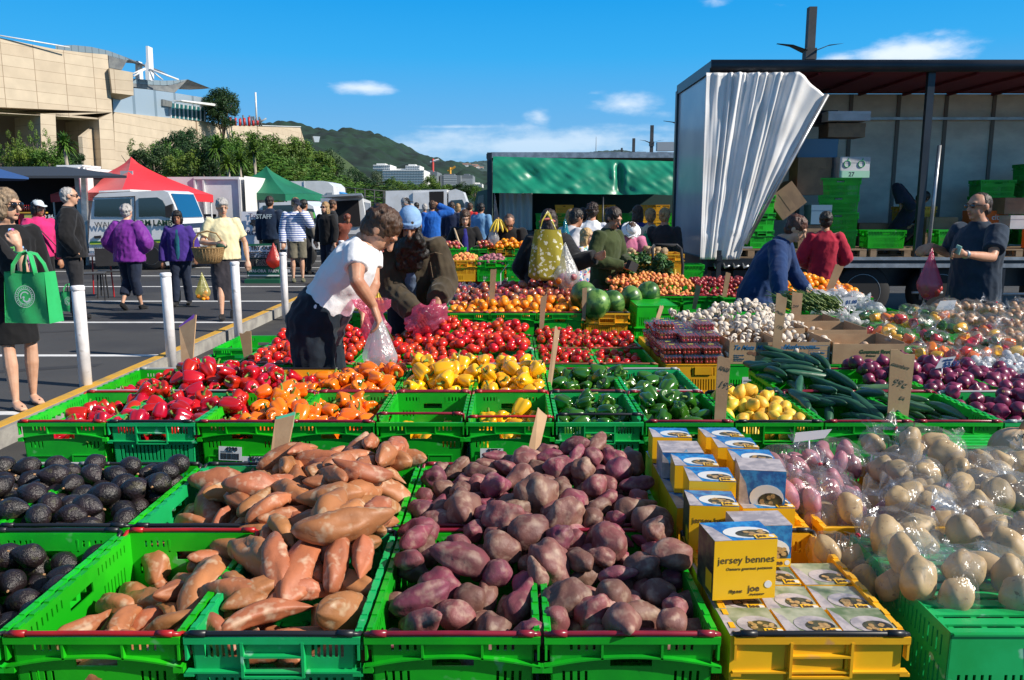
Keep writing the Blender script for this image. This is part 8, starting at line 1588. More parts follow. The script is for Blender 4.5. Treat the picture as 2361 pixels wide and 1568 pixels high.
ZINC = seams('zinc_cladding', (.33, .42, .50), .62, (.20, .27, .33)); ZROOF = seams('zinc_roof', (.17, .23, .27), .7, (.09, .13, .16)); SOFF = M('soffit', (.10, .11, .12), .5, (.16, .17, .17), 1)
def vplane(A, B):
 (xa_, ya_), (xb_, yb_) = A, B; nx, ny = (yb_-ya_), -(xb_-xa_)
 def f(u, v, off=0.0):
  d = ray(u, v); t = (nx*xa_+ny*ya_)/(nx*d.x+ny*d.y); p = Vector((d.x*t, d.y*t, HC+d.z*t))
  if off: n = Vector((nx, ny, 0)).normalized(); n = n if n.y < 0 else -n; p += n*off
  return p
 return f
def face(parent, F, pix, name, mat, th=1.0, off=0.0):
 P = [F(u, v, off) for u, v in pix]; n = (P[1]-P[0]).cross(P[2]-P[1])
 if n.y > 0: P.reverse()
 m = MB(); m.slab(P, th); o = m.build(name, mat, parent); o.data.transform(Matrix.Translation(-parent.location)); return o
mu = empty('museum', (px(120, 105), 105, -.4)); tag(mu, 'sandstone clad museum with zinc roofs, masts and dark deep openings', 'building')
FA = vplane((px(0, 98), 98), (px(258, 110), 110))
face(mu, FA, [(-260, 20), (0, 87), (60, 100), (125, 113), (190, 121), (248, 126), (259, 259), (-260, 235)], 'upper_wall', STONE, 30)
face(mu, FA, [(-260, 235.2), (-60, 246), (-60, 420), (-260, 420)], 'pier', STONE, 30); face(mu, FA, [(93, 266), (128, 268), (134, 420), (97, 420)], 'pier', STONE, 6); face(mu, FA, [(228, 274), (259, 259.2), (270, 420), (236, 420)], 'pier', STONE, 30)
face(mu, FA, [(-60, 256), (93, 265.5), (93.2, 262), (259, 259), (259, 259.1), (128, 268), (-60, 258)], 'lintel', STONE, 3)
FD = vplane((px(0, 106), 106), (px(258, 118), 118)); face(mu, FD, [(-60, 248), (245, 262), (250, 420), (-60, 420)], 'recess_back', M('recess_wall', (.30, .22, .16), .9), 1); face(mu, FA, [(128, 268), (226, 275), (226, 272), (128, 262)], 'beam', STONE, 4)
FR = vplane((px(182, 106), 116), (px(229, 110), 108.7)); face(mu, FR, [(180, 315), (227, 278), (236, 420), (188, 420)], 'return_wall', STONE, .5)
FB = vplane((px(248, 109), 109.5), (px(306, 111), 111.5)); face(mu, FB, [(252, 157), (306, 167), (308, 220), (259, 214)], 'side_block', STONE, 25)
FC = vplane((px(258, 112), 112), (px(480, 140), 138)); face(mu, FC, [(259, 214), (306, 221), (307, 203), (340, 206), (400, 214), (470, 225), (472, 240), (474, 272), (392, 272), (262, 258)], 'zinc_wall', ZINC, 20)
face(mu, FC, [(390, 237), (472, 249), (474, 280), (391, 272)], 'glazing', M('museum_glass', (.01, .10, .11), .1, coat=.5), .2, .15)
for i in range(9): u = 390+9.8*i; face(mu, FC, [(u, 237+i*1.3), (u+1.3, 237+i*1.3), (u+1.8, 272.5+i*.9), (u+.6, 272.5+i*.9)], 'mullion', WPT, .3, .3)
face(mu, FC, [(371, 229), (392, 234), (392, 247), (371, 244)], 'louvre', SOFF, .3, .35); face(mu, FC, [(375, 231), (480, 242), (492, 248), (490, 252), (470, 247), (375, 233.5)], 'sun_shade', WPT, 1.4, 1.6)
FE = vplane((px(262, 111), 111), (px(700, 190), 186)); face(mu, FE, [(262, 258), (392, 272), (473, 280), (521, 289), (592, 290), (598, 289), (620, 290), (692, 293), (703, 330), (700, 420), (268, 420)], 'terrace_wall', STONE, 30)
face(mu, FE, [(592, 288.6), (692, 291.6), (692, 293), (592, 290)], 'parapet', WPT, .4, .2)
FG = vplane((px(130, 118), 118), (px(300, 124), 124));
def wing(pts_top, pts_bot, Fp, depth, nm):
 m = MB(); T = [Fp(u, v) for u, v in pts_top]; B_ = [Fp(u, v) for u, v in pts_bot]; n = len(T); D = Vector((0, depth, 0)); V = T+B_+[p+D for p in T]
 m.add(V, [(i, i+1, n+i+1, n+i)[::-1] for i in range(n-1)]); m.cur = 0; o = m.build(nm, ZROOF, mu); m2 = MB(); m2.add(V, [(i, 2*n+i, 2*n+i+1, i+1) for i in range(n-1)]+[(n+i, n+i+1, 2*n+i+1, 2*n+i) for i in range(n-1)]+[(0, n, 2*n), (n-1, 3*n-1, 2*n-1)]); o2 = m2.build(nm+'_top', SOFF, mu)
 for q in (o, o2): q.data.transform(Matrix.Translation(-mu.location))
wing([(128, 105), (170, 104), (210, 108), (250, 117), (280, 128), (297, 137)], [(128, 118), (170, 119), (210, 122), (250, 128), (275, 136), (294, 139)], FG, 14, 'roof_wing'); face(mu, FG, [(250, 128), (294, 138), (281, 161), (252, 156)], 'wing_soffit', SOFF, 8)
FH = vplane((px(300, 126), 126), (px(440, 134), 134)); wing([(307, 181), (340, 184), (380, 186), (410, 185), (433, 183)], [(307, 192), (340, 195), (380, 197), (410, 194), (431, 184)], FH, 10, 'roof_wing'); face(mu, FH, [(307, 192), (345, 196), (385, 198), (431, 185), (403, 214), (307, 200)], 'wing_soffit', SOFF, 6)
def mast(pix, Y, name='roof_mast'): prof(pix, Y, Y+1.6, name, M('mast_white', (.75, .76, .78), .4), mu)
mast([(336, 106), (341, 106), (345, 184), (336, 184), (334, 150), (337, 143)], 128); mast([(312, 140), (317, 140), (320, 182), (312, 182)], 130)
for a_, b_, r_ in ((at(345, 159, 128), at(412, 184, 130), .14), (at(345, 160, 128), at(375, 184, 130), .12), (at(334, 158, 128), at(306, 170, 126), .12), (at(334, 160, 128), at(308, 176, 126), .12), (at(0, 82, 100), at(160, 109, 106), .08)): wt(mu, 'stay_cable', WPT, [([a_, b_], r_)])
REDW = M('red_post', (.45, .02, .03), .5)
for u, v0, v1 in ((531, 270, 289), (543, 272, 290), (553, 274, 291), (563, 272, 291), (574, 270, 291), (584, 278, 291), (594, 278, 288)): wt(mu, 'red_post', REDW, [([at(u, v0, 150), at(u, v1, 150)], .2)])
wt(mu, 'terrace_figures', SOFF, [([at(556+5*i+rnd.uniform(-2, 2), 268+rnd.uniform(-4, 6), 152), at(558+5*i, 290, 152)], .16) for i in range(10)]); wt(mu, 'flagpole', WPT, [([at(589, 213, 150), at(592, 285, 150)], .16)]); wt(mu, 'prow', GREYP, [([at(594, 285, 150), at(614, 273, 150)], .15)]); face(mu, FE, [(702, 314), (719, 315), (716, 328), (706, 328)], 'balcony_rail', GREYP, .3, 2)
def leafmat(nm, c, c2):
 m = M(nm, c, .55, c2, .9, .3, .7, rv=.18, rh=.02, world=True, spec=.3); return m
L1 = leafmat('leaves_mid', (.050, .115, .016), (.10, .17, .02)); L2 = leafmat('leaves_dark', (.014, .042, .012), (.028, .068, .018)); L3 = leafmat('leaves_bright', (.10, .175, .02), (.055, .12, .016)); L4 = leafmat('leaves_silver', (.10, .14, .08), (.04, .08, .04)); BARK = M('bark', (.12, .09, .07), .9, (.2, .16, .13), 4)
def crown_mesh(n, clumps, rad, leaf, seed, shape='round'):
 r_ = np.random.RandomState(seed); C_ = []
 while len(C_) < clumps:
  p = r_.uniform(-1, 1, 3); q = np.linalg.norm(p)
  if q > 1 or q < .45: continue
  if shape == 'cone' and (abs(p[0])+abs(p[1]))*.8 > (1-p[2])*.55: continue
  if shape == 'dome' and p[2] < -.35: continue
  C_.append(p)
 C_ = np.array(C_)*np.array(rad); k = r_.randint(0, clumps, n); cr_ = r_.uniform(.17, .31, clumps)*np.mean(rad)
 d = r_.normal(0, 1, (n, 3)); d /= np.linalg.norm(d, axis=1)[:, None]; P = C_[k]+d*(cr_[k]*r_.uniform(.55, 1.05, n))[:, None]; P[:, 2] -= 0
 nrm = d+r_.normal(0, .55, (n, 3)); nrm /= np.linalg.norm(nrm, axis=1)[:, None]; a = np.cross(nrm, r_.normal(0, 1, (n, 3))); a /= np.linalg.norm(a, axis=1)[:, None]+1e-9; b = np.cross(nrm, a); s = (leaf*r_.uniform(.6, 1.3, n))[:, None]
 V = np.stack([P-a*s, P-b*s*.45, P+a*s, P+b*s*.45], 1).reshape(-1, 3); me = bpy.data.meshes.new('crown'); me.vertices.add(4*n); me.vertices.foreach_set('co', V.ravel()); me.loops.add(4*n); me.loops.foreach_set('vertex_index', np.arange(4*n)); me.polygons.add(n); me.polygons.foreach_set('loop_start', np.arange(n)*4); me.update(calc_edges=True); me.validate(); return me
CRM = {'a': crown_mesh(5200, 46, (1, 1, .82), .055, 1, 'dome'), 'b': crown_mesh(5200, 60, (1, 1, .9), .050, 2), 'c': crown_mesh(4200, 50, (.7, .7, 1.25), .05, 3, 'cone'), 'd': crown_mesh(9000, 95, (1, 1, .95), .046, 4)}
CRM['e'] = crown_mesh(15000, 170, (.95, .95, .95), .045, 8)
CRL = {}
def tree(u, vt, Y, w, h, kind, mat, label, group='trees on the bank below the museum', zb=None):
 """crown of pixel width w, its top at pixel (u, vt); h pixel height of the crown"""
 s = w/2*Y/FPX; sz = h/2*Y/FPX/({'a': .82, 'b': .9, 'c': 1.25, 'd': .95, 'e': .95}[kind]); p = at(u, vt, Y); e = empty('tree', (p.x, Y, -.42)); tag(e, label, 'tree', group); k = (kind, mat.name)
 if k not in CRL: CRL[k] = CRM[kind].copy(); CRL[k].materials.append(mat)
 c = link('crown', CRL[k], None, e, (0, 0, p.z-h/2*Y/FPX+.42), (0, 0, rnd.uniform(0, 6)), (s, s, sz)); zc = c.location.z; m = MB(); m.tube([(0, 0, 0), (.05*s, 0, zc*.5), (0, .05*s, zc)], [.09*s+.08, .07*s+.06, .03*s], 8)
 for i in range(4): a = i*1.7; m.tube([(0, 0, zc*.7), (math.cos(a)*s*.3, math.sin(a)*s*.3, zc*.95), (math.cos(a)*s*.6, math.sin(a)*s*.6, zc+sz*.2)], [.05*s, .03*s, .01*s], 6)
 m.build('trunk', BARK, e, True); return e
TL = [(-10,300,46,60,130,'c',L3),(20,285,46,54,130,'c',L1),(40,285,48,50,140,'c',L3),(72,262,50,58,150,'c',L1),(104,282,50,54,130,'c',L3),(60,330,44,80,80,'a',L1),(110,340,44,90,70,'a',L3),(160,345,46,60,60,'a',L2),
      (300,305,62,74,120,'c',L1),(330,318,60,70,100,'c',L3),(350,335,58,90,80,'a',L2),(400,305,66,80,90,'b',L2),(430,300,68,90,90,'d',L2),(375,330,60,90,90,'b',L1),(470,318,64,100,90,'a',L2),(505,315,66,100,90,'d',L1),(560,312,68,110,90,'a',L1),(595,310,72,120,90,'d',L1),(640,318,74,120,90,'a',L1),(680,322,76,110,90,'d',L3),(715,335,76,100,90,'a',L1),(620,350,60,120,90,'b',L1),(540,350,58,110,80,'b',L3),(480,350,56,100,80,'b',L2),(430,350,56,100,80,'a',L1),
      (760,350,80,60,100,'d',L2),(780,375,82,60,70,'b',L4),(735,385,70,70,60,'a',L3),(690,360,66,110,90,'b',L1),(650,375,60,90,70,'a',L3),(820,388,90,50,60,'b',L2),(835,400,88,40,60,'a',L2),(870,395,92,44,60,'b',L4),(905,410,92,50,40,'a',L1),(990,405,100,50,50,'b',L1),(1015,420,100,60,40,'a',L3),(955,420,96,60,36,'a',L1),(800,412,74,90,50,'a',L3),(860,425,76,90,40,'b',L3),(750,410,66,80,50,'a',L3),(920,428,80,90,32,'b',L1),(1060,422,100,70,36,'a',L2),(1095,426,100,50,36,'b',L3)]
LBt = ['slim yellow green tree', 'tall dark green tree', 'yellow tipped conical tree', 'tallest conical tree', 'bushy bright tree', 'broad mid green tree', 'spreading low tree', 'dense dark tree']
for i, (u, vt, Y, w, h, k, mt) in enumerate(TL):
 where = 'in front of the dark museum opening' if u < 200 else 'on the bank above the red marquee' if u < 460 else 'on the bank above the white box body' if u < 600 else 'on the bank above the green marquee' if u < 740 else 'at the foot of the hill' if u < 900 else 'beside the far office blocks'
 tree(u, vt, Y, w, h, k, mt, '%s %s, number %d from the left there' % ({'c': 'conical light green tree', 'a': 'low spreading green tree', 'b': 'bushy dark green tree', 'd': 'dense rounded tree'}[k], where, i) if False else '%s %s' % ({'c': 'conical light green tree', 'a': 'low spreading green tree', 'b': 'bushy green tree', 'd': 'dense rounded tree'}[k], where))
tree(508, 204, 142, 84, 84, 'e', L2, 'round dark clipped tree standing on the museum terrace', 'terrace trees')
m = crown_mesh(16000, 260, (1, 1, 1), .028, 9); tag(link('shrub_bank', m, L1, None, (px(560, 56), 58, 1.4), None, (9.5, 3.0, 3.3)), 'thick green shrubs covering the bank behind the vehicles', 'shrubs', kind='stuff')
m2 = m.copy(); m2.materials.clear(); tag(link('shrub_bank', m2, L2, None, (px(850, 74), 74, 1.0), None, (9, 3, 2.4)), 'dark shrubs in front of the far office blocks', 'shrubs', kind='stuff')
m2 = m.copy(); m2.materials.clear(); tag(link('shrub_bank', m2, L1, None, (px(60, 43), 44, 1.2), None, (4.5, 1.5, 2.6)), 'shrubs below the dark museum opening', 'shrubs', kind='stuff')
g = MB(); N_ = 40
def bankf(s, t): x = -40+60*s; y = 52+70*t; return (x, y, -.42+9.5*t*min(1, max(0, (-13-x)/13))+.6*mnoise.noise(Vector((x*.1, y*.1, 0))))
g.grid(bankf, 30, 20); tag(g.build('bank', M('bank_soil', (.04, .07, .02), .9), None, True), kind='structure')
def cabbage(u, v, Y, s, label):
 p = at(u, v, Y); e = empty('cabbage_tree', (p.x, Y, -.42)); tag(e, label, 'tree', 'cabbage trees'); m = MB(); rr = random.Random(u)
 for i in range(170):
  a, b = rr.uniform(0, 6.28), rr.uniform(-.7, 1.5); d = Vector((math.cos(a)*math.cos(b), math.sin(a)*math.cos(b), math.sin(b))); w_ = d.cross(Vector((0, 0, 1))).normalized()*.035*s; L_ = s*rr.uniform(.7, 1.05); q = d*L_*.6; r2 = d*L_+Vector((0, 0, -.25*L_)); m.quad(-w_, w_, q+w_*1.2, q-w_*1.2); m.quad(q-w_*1.2, q+w_*1.2, r2)
 o = m.build('crown', L1, e, False, (0, 0, p.z+.42)); m = MB(); m.tube([(0, 0, 0), (.1, 0, (p.z+.42)*.5), (0, 0, p.z+.42)], [.14, .11, .09], 8); m.build('trunk', M('pale_bark', (.35, .30, .24), .9), e, True)
cabbage(149, 334, 42, .95, 'cabbage tree with pale trunk at the foot of the museum'); cabbage(552, 370, 54, 1.1, 'cabbage tree on the bank left of the green marquee'); cabbage(500, 345, 56, 1.3, 'cabbage tree in the middle of the bank'); cabbage(585, 350, 56, 1.1, 'cabbage tree high on the bank near the green marquee'); cabbage(525, 380, 50, .9, 'small spiky cabbage tree low on the bank')
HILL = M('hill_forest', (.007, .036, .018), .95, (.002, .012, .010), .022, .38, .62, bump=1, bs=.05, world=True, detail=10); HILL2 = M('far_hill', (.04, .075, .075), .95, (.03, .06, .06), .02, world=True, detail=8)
def hill(line, Y, depth, name, mat, rough_):
 rough_ *= .45
 m = MB(); n = 320; us = [line[0][0]+(line[-1][0]-line[0][0])*i/n for i in range(n+1)]
 def vtop(u):
  for a, b in zip(line, line[1:]):
   if u <= b[0]: f = (u-a[0])/(b[0]-a[0]); f = f*f*(3-2*f)*.5+f*.5; return a[1]+(b[1]-a[1])*f
  return line[-1][1]
 def f(s, t):
  u = line[0][0]+(line[-1][0]-line[0][0])*s; T = at(u, vtop(u), Y); x = T.x; q = t; z = -1+(T.z+1)*math.sin(q*math.pi/2)**.8; y = Y-depth*(1-q)
  nz_ = mnoise.fractal(Vector((x*.006, y*.006, 0)), .6, 2.0, 5)*rough_*math.sin(q*math.pi*.5)*(1 if q < .98 else .35); nz_ += (9*mnoise.noise(Vector((x*.028, y*.028, 3)))+5*mnoise.noise(Vector((x*.07, y*.07, 7))))*(1 if q < .97 else .4)*min(1, q*3); return (x, y, z+nz_)
 m.grid(f, n, 70); m.grid(lambda s, t: (lambda p: (p[0], Y+depth*t, p[2]*(1-t)-1*t))(f(1-s, 1)), n, 4); tag(m.build(name, mat, None, True), kind='structure')
hill([(620, 330), (690, 296), (722, 297), (745, 306), (800, 318), (850, 312), (905, 326), (945, 344), (985, 366), (1040, 382), (1090, 396), (1140, 408), (1220, 425)], 1500, 700, 'hill', HILL, 10)
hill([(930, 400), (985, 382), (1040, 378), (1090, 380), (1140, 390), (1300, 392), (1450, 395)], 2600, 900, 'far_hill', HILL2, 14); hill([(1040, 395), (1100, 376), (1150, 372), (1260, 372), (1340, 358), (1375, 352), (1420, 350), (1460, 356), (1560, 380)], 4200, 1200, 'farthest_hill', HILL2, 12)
tm = empty('radio_mast', at(1374, 352, 4200)); tag(tm, 'thin radio mast on the far hilltop above the green lorry', 'mast'); m = MB(); m.tube([(0, 0, -20), (0, 0, 78)], [3, 1.2], 6); m.build('lattice', GREYP, tm)
HW = M('house_white', (.70, .68, .64), .7); HRF = M('house_roof', (.30, .18, .14), .8)
hr = random.Random(5)
for i in range(46):
 u = hr.uniform(1010, 1112); v = 381+hr.uniform(-3, 9)+(u-1010)*.06; Y = 2250+hr.uniform(-60, 60); p = at(u, v, Y); e = empty('hillside_house', p); tag(e, 'tiny pale house on the far hillside left of the green lorry', 'house', 'houses on the hillside'); s = hr.uniform(4, 8)
 m = MB(); m.bx(-s, s, -s*.6, s*.6, -3, 4); m.build('walls', HW, e); m = MB(); m.slab([(-s-.5, -s*.7, 4.1), (s+.5, -s*.7, 4.1), (s+.5, 0, 7), (-s-.5, 0, 7)], .4); m.slab([(s+.5, s*.7, 4.1), (-s-.5, s*.7, 4.1), (-s-.5, 0, 7), (s+.5, 0, 7)], .4); m.build('roof', HRF, e)
def block(pix, Y, depth, mat, label, rows, cols, wmat=None, name='office_block'):
 u0, v0, u1, v1 = pix; e = empty(name, at((u0+u1)/2, v1, Y)); tag(e, label, 'building', 'far city blocks'); prof([(u0, v0), (u1, v0), (u1, v1), (u0, v1)], Y, Y+depth, 'walls', mat, e); m = MB(); a, b = at(u0, v0, Y), at(u1, v1, Y)
 for r_ in range(rows):
  for c in range(cols):
   x0_, x1_ = a.x+(b.x-a.x)*(c+.18)/cols, a.x+(b.x-a.x)*(c+.82)/cols; z1_, z0_ = a.z+(b.z-a.z)*(r_+.25)/rows, a.z+(b.z-a.z)*(r_+.78)/rows; m.bx(x0_, x1_, Y-.25, Y-.05, z0_, z1_)
 o = m.build('windows', wmat or M('far_window', (.12, .16, .20), .3), e); o.data.transform(Matrix.Translation(-e.location)); prof([(u0+(u1-u0)*.2, v0-3), (u1-(u1-u0)*.3, v0-3), (u1-(u1-u0)*.3, v0+.5), (u0+(u1-u0)*.2, v0+.5)], Y+depth*.3, Y+depth*.7, 'plant_room', mat, e)
OW = M('office_white', (.72, .72, .70), .6, world=True); OG = M('office_grey', (.16, .18, .20), .6); OB = M('office_band', (.42, .46, .50), .6)
block((882, 392, 978, 440), 420, 30, OW, 'long white hotel block with many small windows', 8, 26); block((860, 380, 900, 394), 424, 22, OW, 'raised left end of the white hotel block', 2, 9); block((935, 382, 968, 394), 428, 20, OW, 'roof storey of the white hotel block', 2, 8)
block((977, 396, 1008, 436), 460, 30, OG, 'grey ribbed office block right of the white hotel', 1, 14, OB); block((1014, 404, 1062, 436), 470, 30, OG, 'glass office block with pale bands, middle', 8, 1, OB); block((1064, 404, 1090, 436), 480, 30, OG, 'narrow dark office block with fins', 1, 10, OB); block((1090, 424, 1112, 432), 490, 20, OW, 'small white low building near the green lorry', 2, 5)
CRN = M('crane_red', (.5, .05, .04), .5)
for (u, v0, v1, Y, jib, mt, lb) in [(998, 366, 396, 470, (1012, 368), CRN, 'red and white tower crane over the grey office block'), (1038, 386, 404, 480, (1050, 384), M('crane_yellow', (.6, .3, .03), .5), 'small yellow crane over the glass office block')]:
 e = empty('tower_crane', at(u, v1, Y)); tag(e, lb, 'crane'); q = at(u, v1, Y); m = MB(); m.tube([at(u, v1, Y)-q, at(u, v0, Y)-q], .7, 4); m.build('mast', mt, e); m = MB(); m.tube([at(u-6, v0+8, Y)-q, at(u, v0+6, Y)-q, at(jib[0], jib[1], Y)-q], .6, 4); m.build('jib', WPT if mt is CRN else mt, e)
MST = M('mast_dark', (.035, .038, .042), .6, (.06, .06, .065), 3)
def lmast(u, v0, v1, Y, w, uw, vw, label, lamp=True):
 q = at(u, v1, Y); e = empty('light_mast', q); tag(e, label, 'light mast', 'winged light masts'); s = Y/FPX; m = MB(); h = at(u, v0, Y).z-q.z; m.bx(-w/2*s, w/2*s, -w/2*s, w/2*s, -1, h); m.build('mast', MST, e); m = MB(); zc = at(u, vw, Y).z-q.z; W_ = uw*s
 for sx in (-1, 1):
  P = [(sx*w*.5*s, -w*.9*s, zc), (sx*W_*.55, -w*.5*s, zc+uw*.17*s), (sx*W_, 0, zc+uw*.23*s), (sx*W_*.55, w*.5*s, zc+uw*.17*s), (sx*w*.5*s, w*.9*s, zc)]; m.slab(P if sx > 0 else P[::-1], uw*.07*s);
 m.build('wings', MST, e); m = MB(); m.bx(-w*.7*s, w*.7*s, -w*.7*s, w*.7*s, zc-w*1.1*s, zc+w*.3*s); m.build('collar', MST, e)
 if lamp:
  for sx in (-1, 1): m = MB(); m.bx(sx*uw*.9*s-uw*.4*s, sx*uw*.9*s+uw*.4*s, -w*s, w*s, zc-uw*1.15*s, zc-uw*.75*s); m.build('floodlight', GREYP, e)
lmast(1860, 17, 240, 19, 17, 72, 118, 'tall dark light mast with wings above the white curtain', False); lmast(1500, 289, 420, 55, 7, 27, 329, 'light mast with wings behind the green lorry, right of the two'); lmast(1459, 319, 420, 75, 6, 21, 352, 'smaller light mast behind the green lorry'); lmast(1432, 341, 420, 110, 4, 8, 352, 'smallest distant light mast behind the green lorry', False); lmast(1575, 255, 420, 48, 8, 48, 290, 'light mast half hidden by the end of the large lorry')
wf = empty('wire_fence', (px(800, 50), 50, -.42)); tag(wf, 'green wire fence beyond the parked van', 'fence'); wt(wf, 'rails', MST, [([at(770, 430, 50), at(889, 441, 50)], .03), ([at(770, 448, 50), at(889, 457, 50)], .015), ([at(770, 465, 50), at(889, 470, 50)], .015)]+[([at(775+22*i, 431+2*i, 50), at(775+22*i, 480, 50)], .035) for i in range(6)])
def mcrate(u, v, Y, col, label, kind='T', n=1, rz=0, w=1.0):
 p = at(u, v, Y);
 for i in range(n): crate(p.x, Y+CL/2, p.z-i*(CH), label if i == 0 else label+', lower one', 'crates of the middle stalls', kind=kind, col=col, simple=1, rz=R(rz))
 return p
def pile(u0, u1, v, vt, Y0, Y1, protos, rad, mat, name, label, cat, seed, n=260, ind=120):
 a, b = at(u0, v, Y0), at(u1, v, Y0); zt_ = at(0, vt, (Y0+Y1)/2).z; ps = [proto(me, mat) for me in protos]; cx_, w_ = (a.x+b.x)/2, (b.x-a.x)/2
 heap(name, label, cat, label.split(' in ')[0]+' group', ps, (a.x, b.x, Y0, Y1), lambda x, y: a.z+(zt_-a.z)*max(0, 1-((x-cx_)/(w_*1.1))**2)*max(0, 1-((y-(Y0+Y1)/2)/((Y1-Y0)*.6))**2)**.5, rad, n, upright=.9, seed=seed, ind=ind, K=8, fails=10)
 for p in ps: bpy.data.objects.remove(p)
for k, (u, c, lb) in enumerate([(1065, YEL, 'yellow crate of small potatoes with blue sticker, middle stall'), (1131, GREEN, 'dark green crate of purple potatoes, middle stall'), (1199, GREEN, 'dark green crate behind the cardboard in the middle stall'), (998, YEL, 'yellow crate behind the bearded man, middle stall')]): mcrate(u, 600, 10.3, c, lb)
for k, (u, c) in enumerate([(1080, REDC), (1147, YEL), (1215, YEL)]): mcrate(u, 640, 10.6, c, '%s crate in the shade on the lower level of the middle stall' % ('red', 'yellow', 'second yellow')[k], n=1)
tt = empty('trestle', (px(1130, 10.3), 10.45, FL)); tag(tt, 'dark shelf carrying the crates of the middle stall', 'table'); m = MB(); m.bx(-1.2, .8, -.1, 1.6, .55, .58); m.build('board', WOOD, tt); m = MB()
for sx in (-1.1, .7): m.bx(sx-.03, sx+.03, -.05, 0, 0, .548); m.bx(sx-.03, sx+.03, 1.4, 1.45, 0, .548)
m.build('legs', WOOD, tt)
sp_ = [ball(.026, (1.1, 1, .95), 5, .1, .05, 10, 7)]
pile(1038, 1096, 600, 582, 10.3, 11.2, [ball(.026, (1.1, 1, .95), 5, .1, .05, 10, 7)], .026, APR, 'small_potato', 'yellow apricot in the middle stall behind the onion nets', 'apricot', 61); pile(1100, 1165, 600, 584, 10.3, 11.2, [ball(.03, (1.1, 1, .95), 6, .1, .05, 10, 7)], .030, POTR, 'purple_potato', 'dusty purple potato in the green crate of the middle stall', 'potato', 62)
pile(1138, 1215, 568, 549, 11.6, 12.1, [ball(.036, (1, 1, .96), 6, .04, 0, 10, 7)], .036, ORA, 'far_orange', 'orange in the heap in front of the balding man', 'orange', 63, 160); pile(1018, 1062, 572, 552, 11.8, 12.2, [ball(.036, (1, 1, .92), 6, .05, .1, 10, 7)], .036, APP, 'far_apple', 'red apple in the far heap left of the woman with sling bag', 'apple', 64, 120); pile(1092, 1142, 565, 553, 11.7, 12.1, [ball(.036, (1, 1, .92), 6, .05, .1, 10, 7)], .036, APP, 'far_apple', 'red apple in the far heap right of the woman with sling bag', 'apple', 65, 120)
for u, c, lb in [(1040, GREEN, 'green crate of far apples, left'), (1115, GREEN, 'green crate of far apples, right'), (1155, YEL, 'yellow crate below the far oranges'), (1192, GREEN, 'green crate below the far oranges')]: mcrate(u, 574, 11.5, c, lb, n=2)
pile(1425, 1478, 585, 571, 10.6, 11.1, [ball(.036, (1.2, 1, .9), 6, .12, 0, 10, 7)], .034, POTB, 'earthy_potato', 'earthy potato in the crate before the pink hooded jacket', 'potato', 66, 120); pile(1482, 1548, 585, 566, 10.6, 11.2, [ball(.045, (1.2, 1, .9), 6, .18, 0, 10, 7)], .042, POTB, 'earthy_root', 'large earthy root vegetable right of the potatoes', 'root vegetable', 67, 90)
for u, c, lb in [(1448, GREEN, 'green crate of earthy potatoes'), (1498, YEL, 'yellow crate of roots left'), (1545, YEL, 'yellow crate of roots right')]: mcrate(u, 586, 10.6, c, lb, n=3)
lf = empty('leafy_greens', at(1490, 618, 9.6)); tag(lf, 'heap of dark leafy greens in front of the root vegetables', 'leafy greens'); m = crown_mesh(2600, 40, (.34, .25, .16), .05, 21); link('leaves', m, M('leafy', (.03, .10, .03), .5, (.06, .16, .03), 9), lf)
for u, v, c, lb in [(1455, 612, CARD2, 0), (1490, 636, CARD2, 1), (1440, 628, YEL, 2), (1535, 632, GREEN, 3)]:
 p = at(u, v, 9.9); crate(p.x, 10.2, p.z, ['yellow crate at the left under the greens', 'yellow crate under the leafy greens', 'worn yellow crate right of the khaki trousers', 'dark green crate on the hand truck side'][lb], 'crates of the middle stalls', kind='T', col=YEL if c is not GREEN else GREEN, simple=1)
for i in range(4): crate(px(1578, 11.6), 11.8, .52-.27*(i-1)-.05, ['dark green crate stacked beside the lorry end, upper', 'green crate stacked beside the lorry end, second', 'yellow crate stacked beside the lorry end, third', 'yellow crate at the bottom beside the lorry end'][i], 'crates by the lorry end', kind='T', col=GREEN if i < 2 else YEL, simple=1, rz=R(90)) if i < 3 else None
ht = empty('hand_truck', (px(1540, 9.6), 9.6, FL)); tag(ht, 'black and yellow hand truck standing between the stalls', 'hand truck'); m = MB()
for sx in (-.17, .17): m.tube([(sx, 0, .1), (sx, .0, 1.0), (sx, .12, 1.18), (sx*.8, .2, 1.22)], .018, 8)
m.tube([(-.14, .2, 1.22), (.14, .2, 1.22)], .018, 8); m.build('frame', BLK2, ht, True); m = MB()
for z in (.3, .55, .8): m.tube([(-.17, 0, z), (.17, 0, z)], .012, 6)
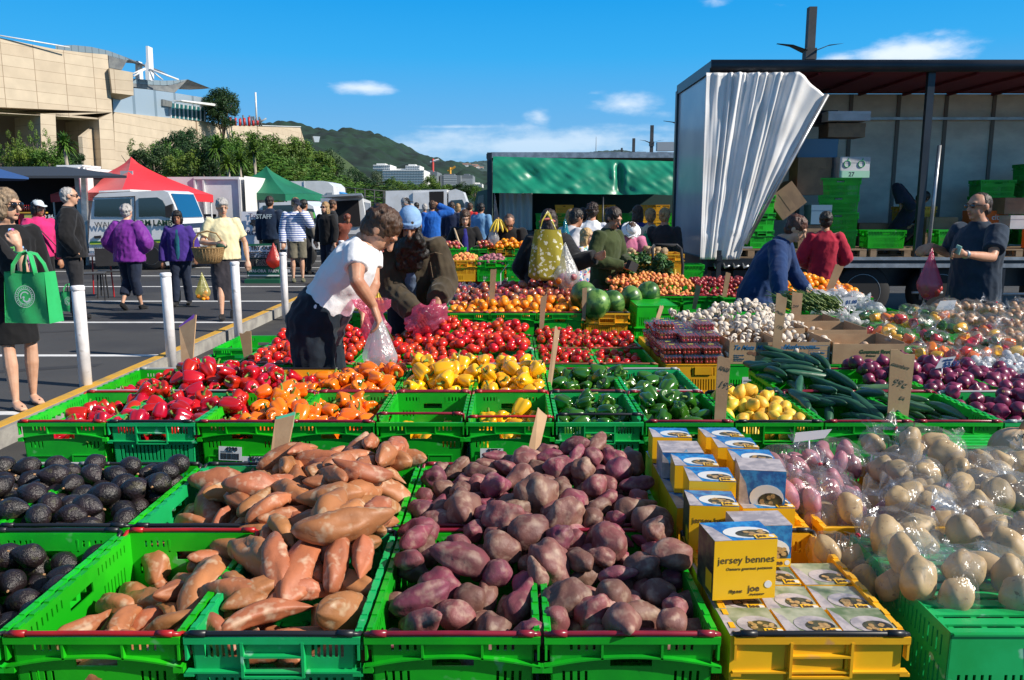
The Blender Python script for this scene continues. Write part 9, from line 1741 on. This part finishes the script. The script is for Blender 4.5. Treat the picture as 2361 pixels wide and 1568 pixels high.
m.tube([(-.08, 0, .1), (-.08, 0, .95)], .016, 6); m.tube([(.08, 0, .1), (.08, 0, .95)], .016, 6); m.build('yellow_bars', M('ht_yellow', (.45, .30, .02), .5), ht, True); m = MB(); m.bx(-.2, .2, -.25, 0, .02, .035); m.build('toe_plate', BLK2, ht)
for sx in (-.22, .22): m = MB(); m.lathe([(.02, -.02), (.10, -.02), (.11, 0), (.10, .02), (.02, .02)], 14, (sx, .05, .115), rotm=Matrix.Rotation(math.pi/2, 3, 'Y')); m.build('wheel', RUBB, ht, True)
for i, (u, v, Y) in enumerate([(838, 672, 8.0), (850, 680, 7.9), (862, 668, 8.0), (872, 676, 7.9), (845, 690, 7.8), (858, 694, 7.75), (880, 664, 8.1), (828, 684, 7.9)]): bananas(at(u, v, Y), 5, 'bunch of yellow bananas between the man in white and the bearded man', 20+i, 1.1)
crate(px(855, 8.0), 8.1, at(0, 700, 8).z, 'yellow crate under the bananas', 'crates of the orange row', kind='T', col=YEL, simple=1, rz=R(90)); crate(px(855, 8.0), 8.1, at(0, 700, 8).z-CH-.005, 'lower crate under the bananas', 'crates of the orange row', kind='T', col=GREEN, simple=1, rz=R(90))
tc_ = empty('covered_table', (px(862, 9.4), 9.4, FL)); tag(tc_, 'small table under a blue cloth with orange flowers between the two men', 'table'); m = MB();
m.grid(lambda s, t: ((s-.5)*.6, -.22+.015*math.sin(s*30), .05+.68*t), 40, 4); m.grid(lambda s, t: ((s-.5)*.6, -.22+.5*t, .73), 4, 4); m.build('cloth', floral('blue_orange_cloth', (.02, .30, .55), [(.75, .35, .03), (.02, .30, .55), (.4, .6, .65), (.02, .30, .55)], 9, .5), tc_, True)
m = MB(); m.bx(-.28, .28, -.18, .26, 0, .725); m.build('frame', WOOD, tc_)
ac = empty('brown_apron_sack', at(858, 618, 9.3)); tag(ac, 'orange brown paper sack standing on the covered table', 'sack'); m = MB(); m.lathe([(.12, -.16), (.15, -.1), (.14, .0), (.15, .08), (.12, .12)], 16); link('sack_body', disp(m.mesh('s', True), lambda c: c*(1+.1*fbm(c, 9, 1))), cloth('rust_orange', (.42, .17, .05)), ac)
bpy.data.scenes.remove(TS)
